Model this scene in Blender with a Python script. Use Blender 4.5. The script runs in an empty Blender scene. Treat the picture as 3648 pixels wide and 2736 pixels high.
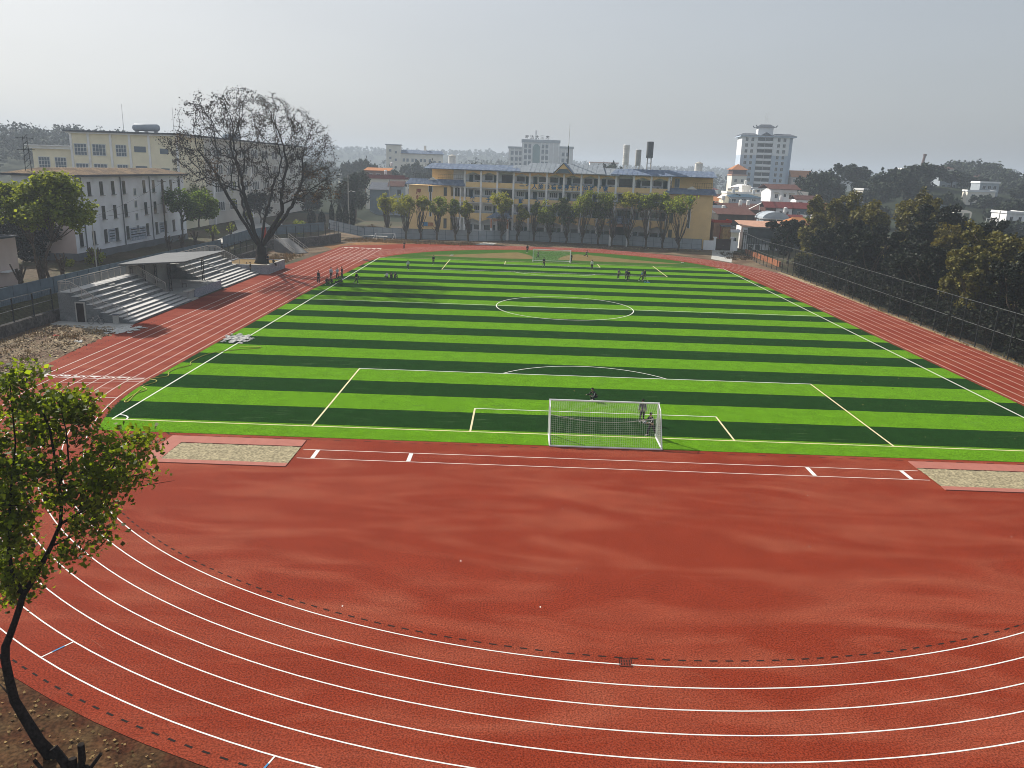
import bpy, bmesh, math, random
import numpy as np
from mathutils import Vector, Matrix, geometry
from math import radians, sin, cos, pi
sc = bpy.context.scene
COL = sc.collection

# ---------------------------------------------------------------- camera
def basis(yaw, pitch, roll):
    f = Vector((sin(yaw)*cos(pitch), cos(yaw)*cos(pitch), -sin(pitch)))
    r = Vector((cos(yaw), -sin(yaw), 0)); u = r.cross(f)
    return r*cos(roll)+u*sin(roll), u*cos(roll)-r*sin(roll), f
cam_data = bpy.data.cameras.new('camera')
cam = bpy.data.objects.new('camera', cam_data); COL.objects.link(cam)
_r, _u, _f = basis(-.0063, .2642, .0330)
_m = Matrix((_r, _u, -_f)).transposed().to_4x4(); _m.translation = Vector((-6.04, -52.11, 17.64))
cam.matrix_world = _m
cam_data.sensor_width = 36.0
cam_data.lens = 36.0*2821.4/3648.0
cam_data.clip_start = 0.5; cam_data.clip_end = 9000
sc.camera = cam

# ---------------------------------------------------------------- sky, sun, exposure
SUN_DIR = Vector((-2.5, 2.2, 2.5)).normalized()
world = bpy.data.worlds.new("World"); sc.world = world; world.use_nodes = True
wn = world.node_tree; wn.nodes.clear()
wo = wn.nodes.new('ShaderNodeOutputWorld'); bg = wn.nodes.new('ShaderNodeBackground')
sky = wn.nodes.new('ShaderNodeTexSky'); sky.sky_type = 'NISHITA'; sky.sun_disc = False
sky.sun_elevation = radians(36.9); sky.sun_rotation = radians(-48.6)
sky.altitude = 1000; sky.air_density = 1.2; sky.dust_density = 9.0; sky.ozone_density = 1.5
hsv = wn.nodes.new('ShaderNodeHueSaturation'); hsv.inputs['Saturation'].default_value = 0.62
gam = wn.nodes.new('ShaderNodeGamma'); gam.inputs['Gamma'].default_value = 0.45
wn.links.new(sky.outputs[0], gam.inputs[0]); wn.links.new(gam.outputs[0], hsv.inputs['Color'])
tint = wn.nodes.new('ShaderNodeVectorMath'); tint.operation = 'MULTIPLY'; tint.inputs[1].default_value = (1.30, 1.345, 1.40)
cn = wn.nodes.new('ShaderNodeTexNoise'); cn.inputs['Scale'].default_value = 2.2; cn.inputs['Detail'].default_value = 5
cmap = wn.nodes.new('ShaderNodeMapping'); cmap.inputs['Scale'].default_value = (1, 1, 3.5); ctc = wn.nodes.new('ShaderNodeTexCoord')
wn.links.new(ctc.outputs['Generated'], cmap.inputs[0]); wn.links.new(cmap.outputs[0], cn.inputs['Vector'])
cr = wn.nodes.new('ShaderNodeMapRange'); cr.inputs[1].default_value = .35; cr.inputs[2].default_value = .7; cr.inputs[3].default_value = .975; cr.inputs[4].default_value = 1.03
wn.links.new(cn.outputs['Fac'], cr.inputs[0]); cs_ = wn.nodes.new('ShaderNodeVectorMath'); cs_.operation = 'SCALE'
wn.links.new(hsv.outputs[0], cs_.inputs[0]); wn.links.new(cr.outputs[0], cs_.inputs['Scale'])
wn.links.new(cs_.outputs[0], tint.inputs[0]); wn.links.new(tint.outputs[0], bg.inputs[0]); wn.links.new(bg.outputs[0], wo.inputs[0])
bg.inputs[1].default_value = 0.15
sl = bpy.data.lights.new('sun', 'SUN'); sl.energy = 5.0; sl.angle = radians(0.6); sl.color = (1.0, 0.94, 0.85)
sun = bpy.data.objects.new('sun', sl); COL.objects.link(sun)
sun.rotation_euler = (-SUN_DIR).to_track_quat('-Z', 'Y').to_euler()
sc.view_settings.view_transform = 'Standard'; sc.view_settings.look = 'None'
sc.view_settings.exposure = 0.5; sc.view_settings.gamma = 1.0
sc.cycles.max_bounces = 6; sc.cycles.transparent_max_bounces = 8
sc.cycles.filter_width = 0.95; sc.cycles.volume_bounces = 1; sc.cycles.use_denoising = True

# ---------------------------------------------------------------- helpers
MATS = {}
def nd(t, k, **kw):
    n = t.nodes.new(k)
    for a, b in kw.items(): setattr(n, a, b)
    return n
def mat(name, col, rough=.8, var=.18, scale=1.5, fine=0, fscale=20, bump=0, spec=.05, metal=0, coord='Object', island=0, trans=0, stain=None, stscale=.3, stthr=.55, distort=0, stsoft=.12, stretch=None, stdet=6):
    """painted / earthy surface: base colour with noise variation, optional stains and bump"""
    if name in MATS: return MATS[name]
    m = bpy.data.materials.new(name); m.use_nodes = True; t = m.node_tree; t.nodes.clear()
    L = t.links.new
    out = nd(t, 'ShaderNodeOutputMaterial'); p = nd(t, 'ShaderNodeBsdfPrincipled')
    p.inputs['Roughness'].default_value = rough; p.inputs['Metallic'].default_value = metal
    p.inputs['Specular IOR Level'].default_value = spec
    if coord == 'World':
        src = nd(t, 'ShaderNodeNewGeometry').outputs['Position']
    else:
        src = nd(t, 'ShaderNodeTexCoord').outputs[coord]
    def noise(s, det=5, dist=0, st=None):
        n = nd(t, 'ShaderNodeTexNoise'); n.inputs['Scale'].default_value = s; n.inputs['Detail'].default_value = det
        n.inputs['Distortion'].default_value = dist; v = src
        if st: mp = nd(t, 'ShaderNodeMapping'); mp.inputs['Scale'].default_value = st; mp.inputs['Rotation'].default_value = (0, 0, .25); L(src, mp.inputs[0]); v = mp.outputs[0]
        L(v, n.inputs['Vector']); return n.outputs['Fac']
    def rng(fac, a, b, lo=.3, hi=.7):
        r = nd(t, 'ShaderNodeMapRange'); r.inputs[1].default_value = lo; r.inputs[2].default_value = hi
        r.inputs[3].default_value = a; r.inputs[4].default_value = b; L(fac, r.inputs[0]); return r.outputs[0]
    def mul(colsock, facsock):
        v = nd(t, 'ShaderNodeVectorMath', operation='SCALE'); L(colsock, v.inputs[0]); L(facsock, v.inputs['Scale']); return v.outputs[0]
    c = nd(t, 'ShaderNodeRGB'); c.outputs[0].default_value = (*col, 1); cs = c.outputs[0]
    if stain:
        mx = nd(t, 'ShaderNodeMix', data_type='RGBA'); L(rng(noise(stscale, stdet, distort, stretch), 0, 1, stthr-stsoft, stthr+stsoft), mx.inputs[0])
        L(cs, mx.inputs[6]); mx.inputs[7].default_value = (*stain, 1); cs = mx.outputs[2]
    if var: cs = mul(cs, rng(noise(scale), 1-var, 1+var))
    ff = None
    if fine:
        ff = noise(fscale, 4); cs = mul(cs, rng(ff, 1-fine, 1+fine, .36, .64))
    if island:
        g = nd(t, 'ShaderNodeNewGeometry'); cs = mul(cs, rng(g.outputs['Random Per Island'], 1-island, 1+island, 0, 1))
    L(cs, p.inputs['Base Color'])
    if bump:
        b = nd(t, 'ShaderNodeBump'); b.inputs['Strength'].default_value = bump; b.inputs['Distance'].default_value = .02
        L(ff if ff is not None else noise(fscale, 3), b.inputs['Height']); L(b.outputs[0], p.inputs['Normal'])
    if trans:
        tr = nd(t, 'ShaderNodeBsdfTranslucent'); v = nd(t, 'ShaderNodeVectorMath', operation='MULTIPLY')
        L(cs, v.inputs[0]); v.inputs[1].default_value = (2.2, 1.9, .7); L(v.outputs[0], tr.inputs[0])
        ms = nd(t, 'ShaderNodeMixShader'); ms.inputs[0].default_value = trans
        L(p.outputs[0], ms.inputs[1]); L(tr.outputs[0], ms.inputs[2]); L(ms.outputs[0], out.inputs[0])
    else:
        L(p.outputs[0], out.inputs[0])
    m['nodes_ready'] = 1
    MATS[name] = m
    return m

class MB:
    """collects shapes for one mesh"""
    def __init__(s): s.v = []; s.f = []; s.mi = []; s.cur = 0
    def add(s, vs, fs):
        o = len(s.v); s.v += [tuple(v) for v in vs]; s.f += [tuple(i+o for i in f) for f in fs]; s.mi += [s.cur]*len(fs); return s
    def box(s, x0, x1, y0, y1, z0, z1):
        vs = [(x, y, z) for z in (z0, z1) for y in (y0, y1) for x in (x0, x1)]
        return s.add(vs, [(0, 2, 3, 1), (4, 5, 7, 6), (0, 1, 5, 4), (2, 6, 7, 3), (0, 4, 6, 2), (1, 3, 7, 5)])
    def bar(s, a, b, w, h=None, up=(0, 0, 1)):
        a, b = Vector(a), Vector(b); d = (b-a).normalized(); h = h or w
        u = Vector(up)
        if abs(d.dot(u)) > .95: u = Vector((0, 1, 0))
        x = d.cross(u).normalized(); y = x.cross(d)
        vs = [p+x*sx*w/2+y*sy*h/2 for p in (a, b) for sx, sy in ((-1, -1), (1, -1), (1, 1), (-1, 1))]
        return s.add(vs, [(3, 2, 1, 0), (4, 5, 6, 7), (0, 1, 5, 4), (1, 2, 6, 5), (2, 3, 7, 6), (3, 0, 4, 7)])
    def tube(s, pts, rad, n=6, cap=True):
        pts = [Vector(p) for p in pts]
        if not hasattr(rad, '__len__'): rad = [rad]*len(pts)
        o = len(s.v); vs = []; fs = []
        ref = None
        for i, p in enumerate(pts):
            d = (pts[min(i+1, len(pts)-1)]-pts[max(i-1, 0)])
            d = d.normalized() if d.length > 1e-9 else Vector((0, 0, 1))
            if ref is None: ref = Vector((1, 0, 0)) if abs(d.x) < .8 else Vector((0, 1, 0))
            x = (ref-d*ref.dot(d)).normalized(); y = d.cross(x); ref = x
            for k in range(n):
                a = 2*pi*k/n; vs.append(p+(x*cos(a)+y*sin(a))*rad[i])
        for i in range(len(pts)-1):
            for k in range(n):
                fs.append((i*n+k, i*n+(k+1) % n, (i+1)*n+(k+1) % n, (i+1)*n+k))
        if cap: fs += [tuple(range(n))[::-1], tuple((len(pts)-1)*n+k for k in range(n))]
        return s.add(vs, fs)
    def lathe(s, prof, n=16, c=(0, 0, 0)):
        vs = [(c[0]+r*cos(2*pi*k/n), c[1]+r*sin(2*pi*k/n), c[2]+z) for r, z in prof for k in range(n)]
        fs = [(i*n+k, i*n+(k+1) % n, (i+1)*n+(k+1) % n, (i+1)*n+k) for i in range(len(prof)-1) for k in range(n)]
        fs += [tuple(range(n))[::-1], tuple((len(prof)-1)*n+k for k in range(n))]
        return s.add(vs, fs)
    def poly(s, pts):
        """a flat outline, triangulated"""
        t = geometry.tessellate_polygon([[Vector(p) for p in pts]])
        fs = []
        for a, b, c in t:
            n = (Vector(pts[b])-Vector(pts[a])).cross(Vector(pts[c])-Vector(pts[a]))
            fs.append((a, b, c) if n.z >= 0 else (a, c, b))
        return s.add(pts, fs)
    def prism(s, pts, off):
        """extrude a polygon (list of 3d points) by the vector off"""
        n = len(pts); off = Vector(off); vs = [Vector(p) for p in pts]; vs += [p+off for p in vs]
        t = geometry.tessellate_polygon([vs[:n]])
        fs = [tuple(x) for x in t]+[tuple(i+n for i in x)[::-1] for x in t]
        fs += [(i, (i+1) % n, (i+1) % n+n, i+n) for i in range(n)]
        return s.add(vs, fs)
    def build(s, name, mats, parent=None, smooth=False, fix=True):
        me = bpy.data.meshes.new(name); me.from_pydata(s.v, [], s.f)
        mats = mats if isinstance(mats, (list, tuple)) else [mats]
        for m in mats: me.materials.append(m)
        if len(mats) > 1: me.polygons.foreach_set('material_index', s.mi)
        if fix:
            b = bmesh.new(); b.from_mesh(me); bmesh.ops.recalc_face_normals(b, faces=b.faces); b.to_mesh(me); b.free()
        if smooth: me.polygons.foreach_set('use_smooth', [True]*len(me.polygons))
        me.update()
        return link(name, me, parent)
def link(name, me, parent=None):
    o = bpy.data.objects.new(name, me); COL.objects.link(o)
    if parent: o.parent = parent
    return o
def tag(o, label=None, cat=None, group=None, kind=None):
    if label: o['label'] = label
    if cat: o['category'] = cat
    if group: o['group'] = group
    if kind: o['kind'] = kind
    return o
def empty(name, loc=(0, 0, 0), rz=0, label=None, cat=None, group=None):
    o = bpy.data.objects.new(name, None); COL.objects.link(o); o.location = loc; o.rotation_euler = (0, 0, rz)
    o.empty_display_size = .3
    return tag(o, label, cat, group)
def copy_tree(o, parent=None):
    c = o.copy(); COL.objects.link(c)
    if parent: c.parent = parent
    for ch in o.children: copy_tree(ch, c)
    return c
ORD = 'first second third fourth fifth sixth seventh eighth ninth tenth eleventh twelfth thirteenth fourteenth fifteenth sixteenth seventeenth eighteenth nineteenth twentieth'.split()
def quads_mesh(name, V, m, parent=None, n=4):
    """V: (N, n, 3) array -> one mesh of N loose n-gons"""
    V = np.asarray(V, np.float32); N = len(V)
    me = bpy.data.meshes.new(name); me.vertices.add(N*n); me.vertices.foreach_set('co', V.reshape(-1))
    me.loops.add(N*n); me.loops.foreach_set('vertex_index', np.arange(N*n, dtype=np.int32))
    me.polygons.add(N); me.polygons.foreach_set('loop_start', np.arange(0, N*n, n, dtype=np.int32))
    me.polygons.foreach_set('loop_total', np.full(N, n, np.int32))
    me.materials.append(m); me.update(calc_edges=True)
    return link(name, me, parent)
def leaf_quads(P, size, rs, up=.35, droop=0, narrow=.5):
    """leaf-shaped quads (base, side, tip, side) at points P"""
    N = len(P)
    nrm = rs.normal(size=(N, 3)); nrm[:, 2] = np.abs(nrm[:, 2])+up; nrm /= np.linalg.norm(nrm, axis=1, keepdims=True)
    a = rs.normal(size=(N, 3)); a[:, 2] -= droop; a -= nrm*(a*nrm).sum(1, keepdims=True); a /= np.linalg.norm(a, axis=1, keepdims=True)
    b = np.cross(nrm, a); s = (size*rs.uniform(.6, 1.3, N))[:, None]
    fold = nrm*s*.12
    return np.stack([P-a*s*.5, P+b*s*narrow-fold, P+a*s*.5, P-b*s*narrow-fold], 1)
def blob_points(c, r, n, rs, k=14, spread=.33):
    """points in tufts over an ellipsoid (centre c, radii r), uneven and gappy"""
    r = np.array(r, float); d = rs.normal(size=(k, 3)); d /= np.linalg.norm(d, axis=1, keepdims=True)
    sub = np.array(c)+d*r*rs.uniform(.45, 1.0, (k, 1))
    w = rs.uniform(.4, 1.6, k); w /= w.sum()
    i = rs.choice(k, n, p=w)
    q = rs.normal(size=(n, 3)); q /= np.linalg.norm(q, axis=1, keepdims=True)
    return sub[i]+q*r.mean()*spread*(rs.uniform(0, 1, (n, 1))**.45)*1.25

# ---------------------------------------------------------------- materials
M_track = mat('red_rubber', (.18, .027, .0118), .8, .07, .6, .40, 15, .22, .03, coord='World', stain=(.235, .056, .030), stscale=.26, stthr=.58, distort=1.6, stsoft=.14, stretch=(.35, 1.2, 1), stdet=5)
M_white = mat('white_line_paint', (.66, .66, .63), .7, .06, 3, coord='World')
M_cream_line = mat('cream_turf_line', (.62, .54, .34), .8, .06, 3, coord='World')
M_dash = mat('drain_slot_black', (.02, .016, .015), .9, 0)
M_soil = mat('dry_soil', (.16, .12, .075), .95, .3, .5, .35, 5, .6, .1, coord='World', stain=(.085, .05, .03), stscale=.25, stthr=.52)
M_red_soil = mat('red_soil', (.055, .020, .010), .95, .3, 1.2, .4, 8, .6, .05, coord='World', stain=(.07, .042, .02), stscale=.7, stthr=.5)  # red-brown soil, darkened to stand in for deep shade on the bank
M_sand = mat('pit_sand', (.28, .24, .15), .95, .15, 2, .35, 7, 1.0, .1, coord='World', stain=(.20, .17, .11), stscale=2.5, stthr=.66)
M_conc = mat('grey_concrete', (.30, .30, .29), .9, .15, .6, .12, 14, .3, .2)
M_conc_l = mat('light_concrete', (.40, .39, .36), .9, .14, .7, .12, 14, .3, .2)
M_steel = mat('stainless_steel', (.42, .39, .35), .5, .05, 2)
M_white_steel = mat('white_painted_steel', (.78, .78, .78), .4, .04, 3)
M_black_steel = mat('dark_green_black_steel', (.022, .026, .026), .5, .1, 3)
M_net = mat('white_net_cord', (.75, .74, .70), .8, 0)
M_yellow = mat('ochre_wall_paint', (.84, .60, .30), .85, .07, .5, .05, 6)
M_pale_yellow = mat('pale_yellow_wall', (.86, .79, .60), .85, .06, .5)
M_white_wall = mat('white_wall_paint', (.84, .84, .84), .85, .08, .4, stain=(.58, .56, .52), stscale=.35, stthr=.66)
M_pink_wall = mat('pinkish_wall', (.58, .47, .43), .85, .08, .4)
M_grey_wall = mat('pale_grey_wall', (.78, .80, .83), .85, .07, .5)
M_cream = mat('cream_wall', (.82, .77, .68), .85, .07, .3)
M_blue_roof = mat('blue_grey_tile_roof', (.15, .19, .27), .8, .2, 1.2, .2, 9, .4, stain=(.21, .25, .31), stscale=1.1, stthr=.6)
M_pale_roof = mat('pale_slate_tile_roof', (.26, .29, .32), .8, .15, 1.2, .2, 9, .4)
M_red_roof = mat('red_tile_roof', (.15, .035, .033), .7, .2, 1.5, .2, 8, .4)
M_brown_roof = mat('rusty_brown_sheet_roof', (.10, .05, .042), .8, .25, 1.2, .2, 8)
M_orange_roof = mat('orange_tile_roof', (.38, .16, .065), .75, .15, 1.5, .2, 8, .3)
M_pinkor_roof = mat('pink_orange_sheet_roof', (.48, .28, .20), .7, .12, 1)
M_dark_roof = mat('dark_grey_roof', (.10, .11, .13), .8, .2, 1)
M_grass_roof = mat('dry_grass_roof', (.17, .12, .075), .95, .3, .6, .4, 4, .6, stain=(.09, .07, .055), stscale=.4)
M_glass = mat('dark_window_glass', (.05, .06, .065), .2, .3, .8, spec=.5)
M_glass_b = mat('blue_window_glass', (.13, .17, .21), .2, .2, .6, spec=.5)
M_frame = mat('white_window_frame', (.70, .70, .68), .6, .05)
M_door = mat('dark_teal_door', (.035, .075, .08), .6, .15)
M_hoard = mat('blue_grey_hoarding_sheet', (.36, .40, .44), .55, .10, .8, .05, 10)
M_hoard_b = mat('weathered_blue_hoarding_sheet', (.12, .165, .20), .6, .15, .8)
M_brick = mat('red_brick', (.36, .15, .08), .9, .2, 3, .2, 14)
M_stone = mat('dark_stone_wall', (.085, .08, .075), .95, .3, .9, .3, 4, .6)
M_plinth = mat('grey_plinth', (.17, .18, .19), .9, .15, .5)
M_bark = mat('brown_bark', (.085, .065, .05), .95, .25, 3, .3, 12, .6)
M_bark_d = mat('dark_bark', (.022, .018, .016), .95, .25, 3, .3, 12, .6)
M_leaf_fg = mat('glossy_green_leaf', (.095, .14, .012), .5, .35, .9, island=.6, trans=.55, spec=.2)
M_leaf_row = mat('olive_green_leaf', (.135, .175, .032), .6, .3, .3, island=.45, trans=.4)
M_leaf_row_d = mat('deep_olive_leaf', (.08, .108, .03), .6, .25, .25, island=.4, trans=.15)
M_leaf_yel = mat('yellow_green_leaf', (.19, .21, .032), .6, .25, .3, island=.45, trans=.38)
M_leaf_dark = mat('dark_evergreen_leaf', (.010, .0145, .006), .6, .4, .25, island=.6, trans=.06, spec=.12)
M_leaf_bamboo = mat('olive_bamboo_leaf', (.115, .105, .02), .6, .55, .3, island=.6, trans=.12, spec=.2)  # olive leaf, brightened and varied to paint sunlit tops and clumps
M_leaf_cyp = mat('cypress_leaf', (.018, .026, .018), .8, .2, .3, island=.4)
M_leaf_far = mat('grey_green_far_leaf', (.04, .052, .034), .8, .3, .06, island=.35)
M_leaf_dead = mat('dry_brown_leaf', (.075, .05, .032), .8, .2, .2, island=.5, trans=.1)
M_leaf_purple = mat('purple_brown_leaf', (.10, .045, .04), .8, .2, .2, island=.4, trans=.1)
M_litter = mat('pale_leaf_litter', (.17, .115, .05), .9, 0, island=.7)
M_skin = mat('skin', (.42, .25, .17), .6, 0)
M_wire = mat('thin_dark_wire', (.015, .017, .017), .6, 0)
M_rail = mat('grey_steel_rail', (.10, .105, .105), .5, .1, 3)
M_hair = mat('black_hair', (.012, .011, .011), .6, 0)
M_eye = mat('dark_eye', (.02, .015, .012), .4, 0)
M_cl = {k: mat('cloth_'+k, c, .85, .1, 4) for k, c in dict(black=(.018, .018, .022), navy=(.02, .024, .045), white=(.68, .68, .67), paleblue=(.38, .45, .52), grey=(.12, .12, .13), teal=(.05, .10, .13), shoe=(.45, .45, .45)).items()}
M_blue_sign = mat('blue_sign_paint', (.06, .22, .42), .6, .05)
M_red_sign = mat('red_sign_paint', (.42, .05, .03), .6, .05)
M_text_blue = mat('blue_lettering', (.015, .12, .27), .6, 0)
M_text_red = mat('maroon_lettering', (.27, .025, .02), .6, 0)
M_text_dark = mat('dark_lettering', (.05, .045, .045), .6, 0)
M_plastic = mat('white_plastic_sheet', (.50, .49, .46), .6, .15, 2)
M_hose = mat('yellow_hose', (.45, .42, .08), .5, 0)
M_tank = mat('grey_tank_metal', (.70, .69, .67), .5, .12, .8)
M_tank_d = mat('dark_grey_tank_metal', (.46, .46, .45), .6, .12, .8)
M_tower_w = mat('tower_white_wall', (.78, .79, .80), .8, .05, .2)
M_tower_b = mat('tower_pale_blue_wall', (.46, .54, .64), .8, .05, .2)
M_hotel = mat('hotel_pale_wall', (.70, .70, .70), .8, .05, .2)
M_green_glass = mat('green_curtain_glass', (.16, .27, .27), .25, .15, .2, spec=.5)
# ---------------------------------------------------------------- terrain
def sstep(a, b, x):
    t = np.clip((x-a)/(b-a), 0, 1); return t*t*(3-2*t)
HILLS = [(-262, 400, 75, 80, 18), (-420, 620, 130, 120, 20), (-620, 1500, 260, 200, 34), (-330, 1750, 180, 160, 26), (-60, 1600, 120, 170, 26), (-20, 900, 45, 60, 10),
         (240, 1700, 250, 180, 17), (520, 1900, 250, 200, 21), (254, 440, 19, 60, 23), (150, 300, 40, 40, 12), (205, 330, 40, 40, 11),
         (110, 760, 90, 90, 6), (900, 1500, 200, 150, 16), (470, 1000, 70, 80, 10), (640, 1050, 110, 90, 12), (-1300, 1800, 400, 300, 40), (1500, 2600, 500, 300, 32), (0, 3000, 1200, 200, 24)]
def height(x, y):
    x = np.asarray(x, float); y = np.asarray(y, float)
    z = np.full(np.broadcast(x, y).shape, -.05)
    inside = (1-sstep(150, 158, y))
    left = sstep(57.6, 60.5, -x)*1.9+sstep(62, 68, -x)*.7
    z = z+np.where(x < 0, left*1.0, 0)*(1-.35*sstep(158, 200, y))
    east = sstep(46.5, 58, x)*(-5.5)*(1-sstep(108, 128, y))
    z = z+east*(1-sstep(140, 190, x))
    for cx, cy, sx, sy, H in HILLS:
        z = z+H*np.exp(-((x-cx)/sx)**2/2-((y-cy)/sy)**2/2)*sstep(150, 230, y)
    z = z+sstep(170, 400, y)*2.0*(np.sin(x*.013)*np.cos(y*.011)+.6)
    return z
def hz(x, y): return float(height(np.array([x]), np.array([y]))[0])
gx = np.concatenate([-np.geomspace(3900, 80, 40)[:-1], np.arange(-80, 80.1, 1.5), np.geomspace(80, 3900, 40)[1:]])
gy = np.concatenate([[-3900, -1500, -600, -250, -120], np.arange(-80, 170.1, 2.5), np.geomspace(175, 3900, 70)])
GX, GY = np.meshgrid(gx, gy); GZ = height(GX, GY)
GZ += np.where((np.abs(GX) > 58) | (GY > 160), .12*np.sin(GX*1.3)*np.cos(GY*1.7), 0)
nx, ny = len(gx), len(gy)
me = bpy.data.meshes.new('ground')
idx = np.arange(nx*ny).reshape(ny, nx)
F = np.stack([idx[:-1, :-1], idx[:-1, 1:], idx[1:, 1:], idx[1:, :-1]], -1).reshape(-1, 4)
me.from_pydata(np.stack([GX, GY, GZ], -1).reshape(-1, 3).tolist(), [], F.tolist())
me.polygons.foreach_set('use_smooth', [True]*len(me.polygons))
M_ground = mat('grassy_ground', (.06, .06, .03), .95, .3, .08, .3, 3, .4, .1, coord='World', stain=(.075, .055, .035), stscale=.12, stthr=.52)
me.materials.append(M_ground); me.materials.append(mat('wooded_hill_ground', (.03, .038, .024), .95, .3, .02, coord='World', spec=.03))
cy_ = np.array([(GY[j, 0]+GY[j+1, 0])/2 for j in range(ny-1)]).repeat(nx-1); cx_ = np.tile((gx[:-1]+gx[1:])/2, ny-1)
me.polygons.foreach_set('material_index', ((cy_ > 205) | ((cx_ > 50) & (cy_ < 112)) | (np.abs(cx_) > 200)).astype(np.int32))
tag(link('ground', me), kind='structure')

# ---------------------------------------------------------------- running track
CY0, CY1, R0, LANE = 10.3, 96.0, 36.65, 1.22
def arc(cx, cy, r, a0, a1, n=48): return [(cx+r*cos(a0+(a1-a0)*i/n), cy+r*sin(a0+(a1-a0)*i/n)) for i in range(n+1)]
outl = arc(0, CY0, 45.1, 0, -pi, 64)[:-1]
outl += [(-45.3, CY0+2), (-46.9, 13.2), (-47.6, 20), (-48.15, 28), (-48.15, 60), (-48.2, 86), (-47.3, 94), (-46.6, 110), (-46.2, 125), (-44, 128.5), (-40, 130.5), (-34, 135.4), (-26, 138.0), (-13.4, 139.4), (0, 139.9), (13, 139.5)]
outl += arc(0, CY1, 44.0, radians(68), 0, 20)
outl += [(44.6, 80)]
mb = MB(); mb.poly([(x, y, 0) for x, y in outl])
track = mb.build('running_track', M_track); tag(track, kind='structure')
# a real kerb edge: the rubber stands 5 cm above the soil
mb = MB()
for i in range(len(outl)):
    (xa, ya), (xb, yb) = outl[i], outl[(i+1) % len(outl)]
    mb.add([(xa, ya, 0), (xb, yb, 0), (xb, yb, -.2), (xa, ya, -.2)], [(0, 1, 2, 3)])
mb.build('track_edge', mat('track_edge_dark', (.07, .03, .022), .95, .2), track)
def strip(mb, pts, w, z):
    n = len(pts); vs = []
    for i, (x, y) in enumerate(pts):
        x0, y0 = pts[max(i-1, 0)]; x1, y1 = pts[min(i+1, n-1)]; d = math.hypot(x1-x0, y1-y0); nx_, ny_ = -(y1-y0)/d*w/2, (x1-x0)/d*w/2
        vs += [(x+nx_, y+ny_, z), (x-nx_, y-ny_, z)]
    mb.add(vs, [(2*i, 2*i+1, 2*i+3, 2*i+2) for i in range(n-1)])
def dashes(mb, pts, on, off, w, z):
    seg = [0]
    for (a, b), (c, d) in zip(pts, pts[1:]): seg.append(seg[-1]+math.hypot(c-a, d-b))
    def at(s):
        for i in range(len(seg)-1):
            if s <= seg[i+1]:
                t = (s-seg[i])/(seg[i+1]-seg[i]); return (pts[i][0]+(pts[i+1][0]-pts[i][0])*t, pts[i][1]+(pts[i+1][1]-pts[i][1])*t)
        return pts[-1]
    s = 0
    while s+on < seg[-1]: strip(mb, [at(s), at(s+on)], w, z); s += on+off
mb = MB(); ZL = .005
for k in range(7):
    r = R0+LANE*k
    strip(mb, [(r, CY1)]+arc(0, CY0, r, 0, -pi, 120)+([(-r, CY1)]), .055, ZL)
    strip(mb, arc(0, CY1, min(r, R0+LANE*5.8), 0, pi, 90), .055, ZL)
    if k: strip(mb, [(-r, CY1), (-r, 123.2)], .07, ZL)
strip(mb, [(-R0, CY1), (-R0, 123.2)], .07, ZL)
r7 = R0+LANE*7; strip(mb, [(-r7, 10.3), (-r7, 123.2)], .07, ZL)
strip(mb, [(-R0-.02, 10.3), (-r7, 10.3)], .08, ZL+.004)
strip(mb, [(-R0-.3, 11.15), (-r7, 11.15)], .03, ZL+.004)
strip(mb, [(-R0+.2, 9.9), (-42.5, 8.6)], .05, ZL+.006)
for k in range(7): strip(mb, [(-R0-LANE*k-.2, 122.9), (-R0-LANE*k-1.0, 122.9)], .9, ZL+.004)
for a, k in ((-121.5, 5), (-107.3, 6), (-172, 0), (-176, 1), (-165, 2)):
    a = radians(a); r = R0+LANE*k
    strip(mb, [(r*cos(a), CY0+r*sin(a)), ((r+LANE)*cos(a), CY0+(r+LANE)*sin(a))], .06, ZL+.004)
for y in (60, 78.5, 86, 104): strip(mb, [(R0+.02, y), (R0+LANE*6, y-1.5)], .05, ZL+.004)
mb.build('lane_line', M_white, track, fix=False)
mb = MB()
for a, k in ((-121.5, 5), (-107.3, 6)):
    a = radians(a); r = R0+LANE*k
    strip(mb, [((r+.35)*cos(a), CY0+(r+.35)*sin(a)), ((r+.8)*cos(a), CY0+(r+.8)*sin(a))], .065, ZL+.009)
mb.build('blue_stagger_mark', M_blue_sign, track, fix=False)
mb = MB()
dashes(mb, [(-R0+.42, 88)]+arc(0, CY0, R0-.42, -pi, 0, 160)+[(R0-.42, 88)], .3, .3, .07, .007)
dashes(mb, arc(0, CY0, 44.62, -pi, 0, 160), .3, .38, .075, .007)
dashes(mb, [(-46.6, 14), (-47.0, 60)], .3, .38, .07, .007)
dashes(mb, [(-33, -2.75), (33, -2.75)], .5, .5, .05, .007)
mb.build('drain_slot', M_dash, track, fix=False)
def text_mesh(name, body, size, m, parent=None, loc=(0, 0, 0), rot=(0, 0, 0), extrude=0, bold=0):
    c = bpy.data.curves.new(name, 'FONT'); c.body = body; c.size = size; c.align_x = 'CENTER'; c.align_y = 'CENTER'; c.extrude = extrude; c.offset = bold; c.resolution_u = 3
    o = bpy.data.objects.new(name, c); COL.objects.link(o)
    me = bpy.data.meshes.new_from_object(o.evaluated_get(bpy.context.evaluated_depsgraph_get()))
    bpy.data.objects.remove(o); bpy.data.curves.remove(c)
    me.materials.clear(); me.materials.append(m)
    o = link(name, me, parent); o.location = loc; o.rotation_euler = rot
    return o
for k in range(7):
    t = text_mesh('lane_number', str(k+1), 1.25, M_white, track, (-R0-LANE*(k+.5), 10.78, .012), (0, 0, pi/2), bold=.03)
    t.scale = (.75, 1, 1)
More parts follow.
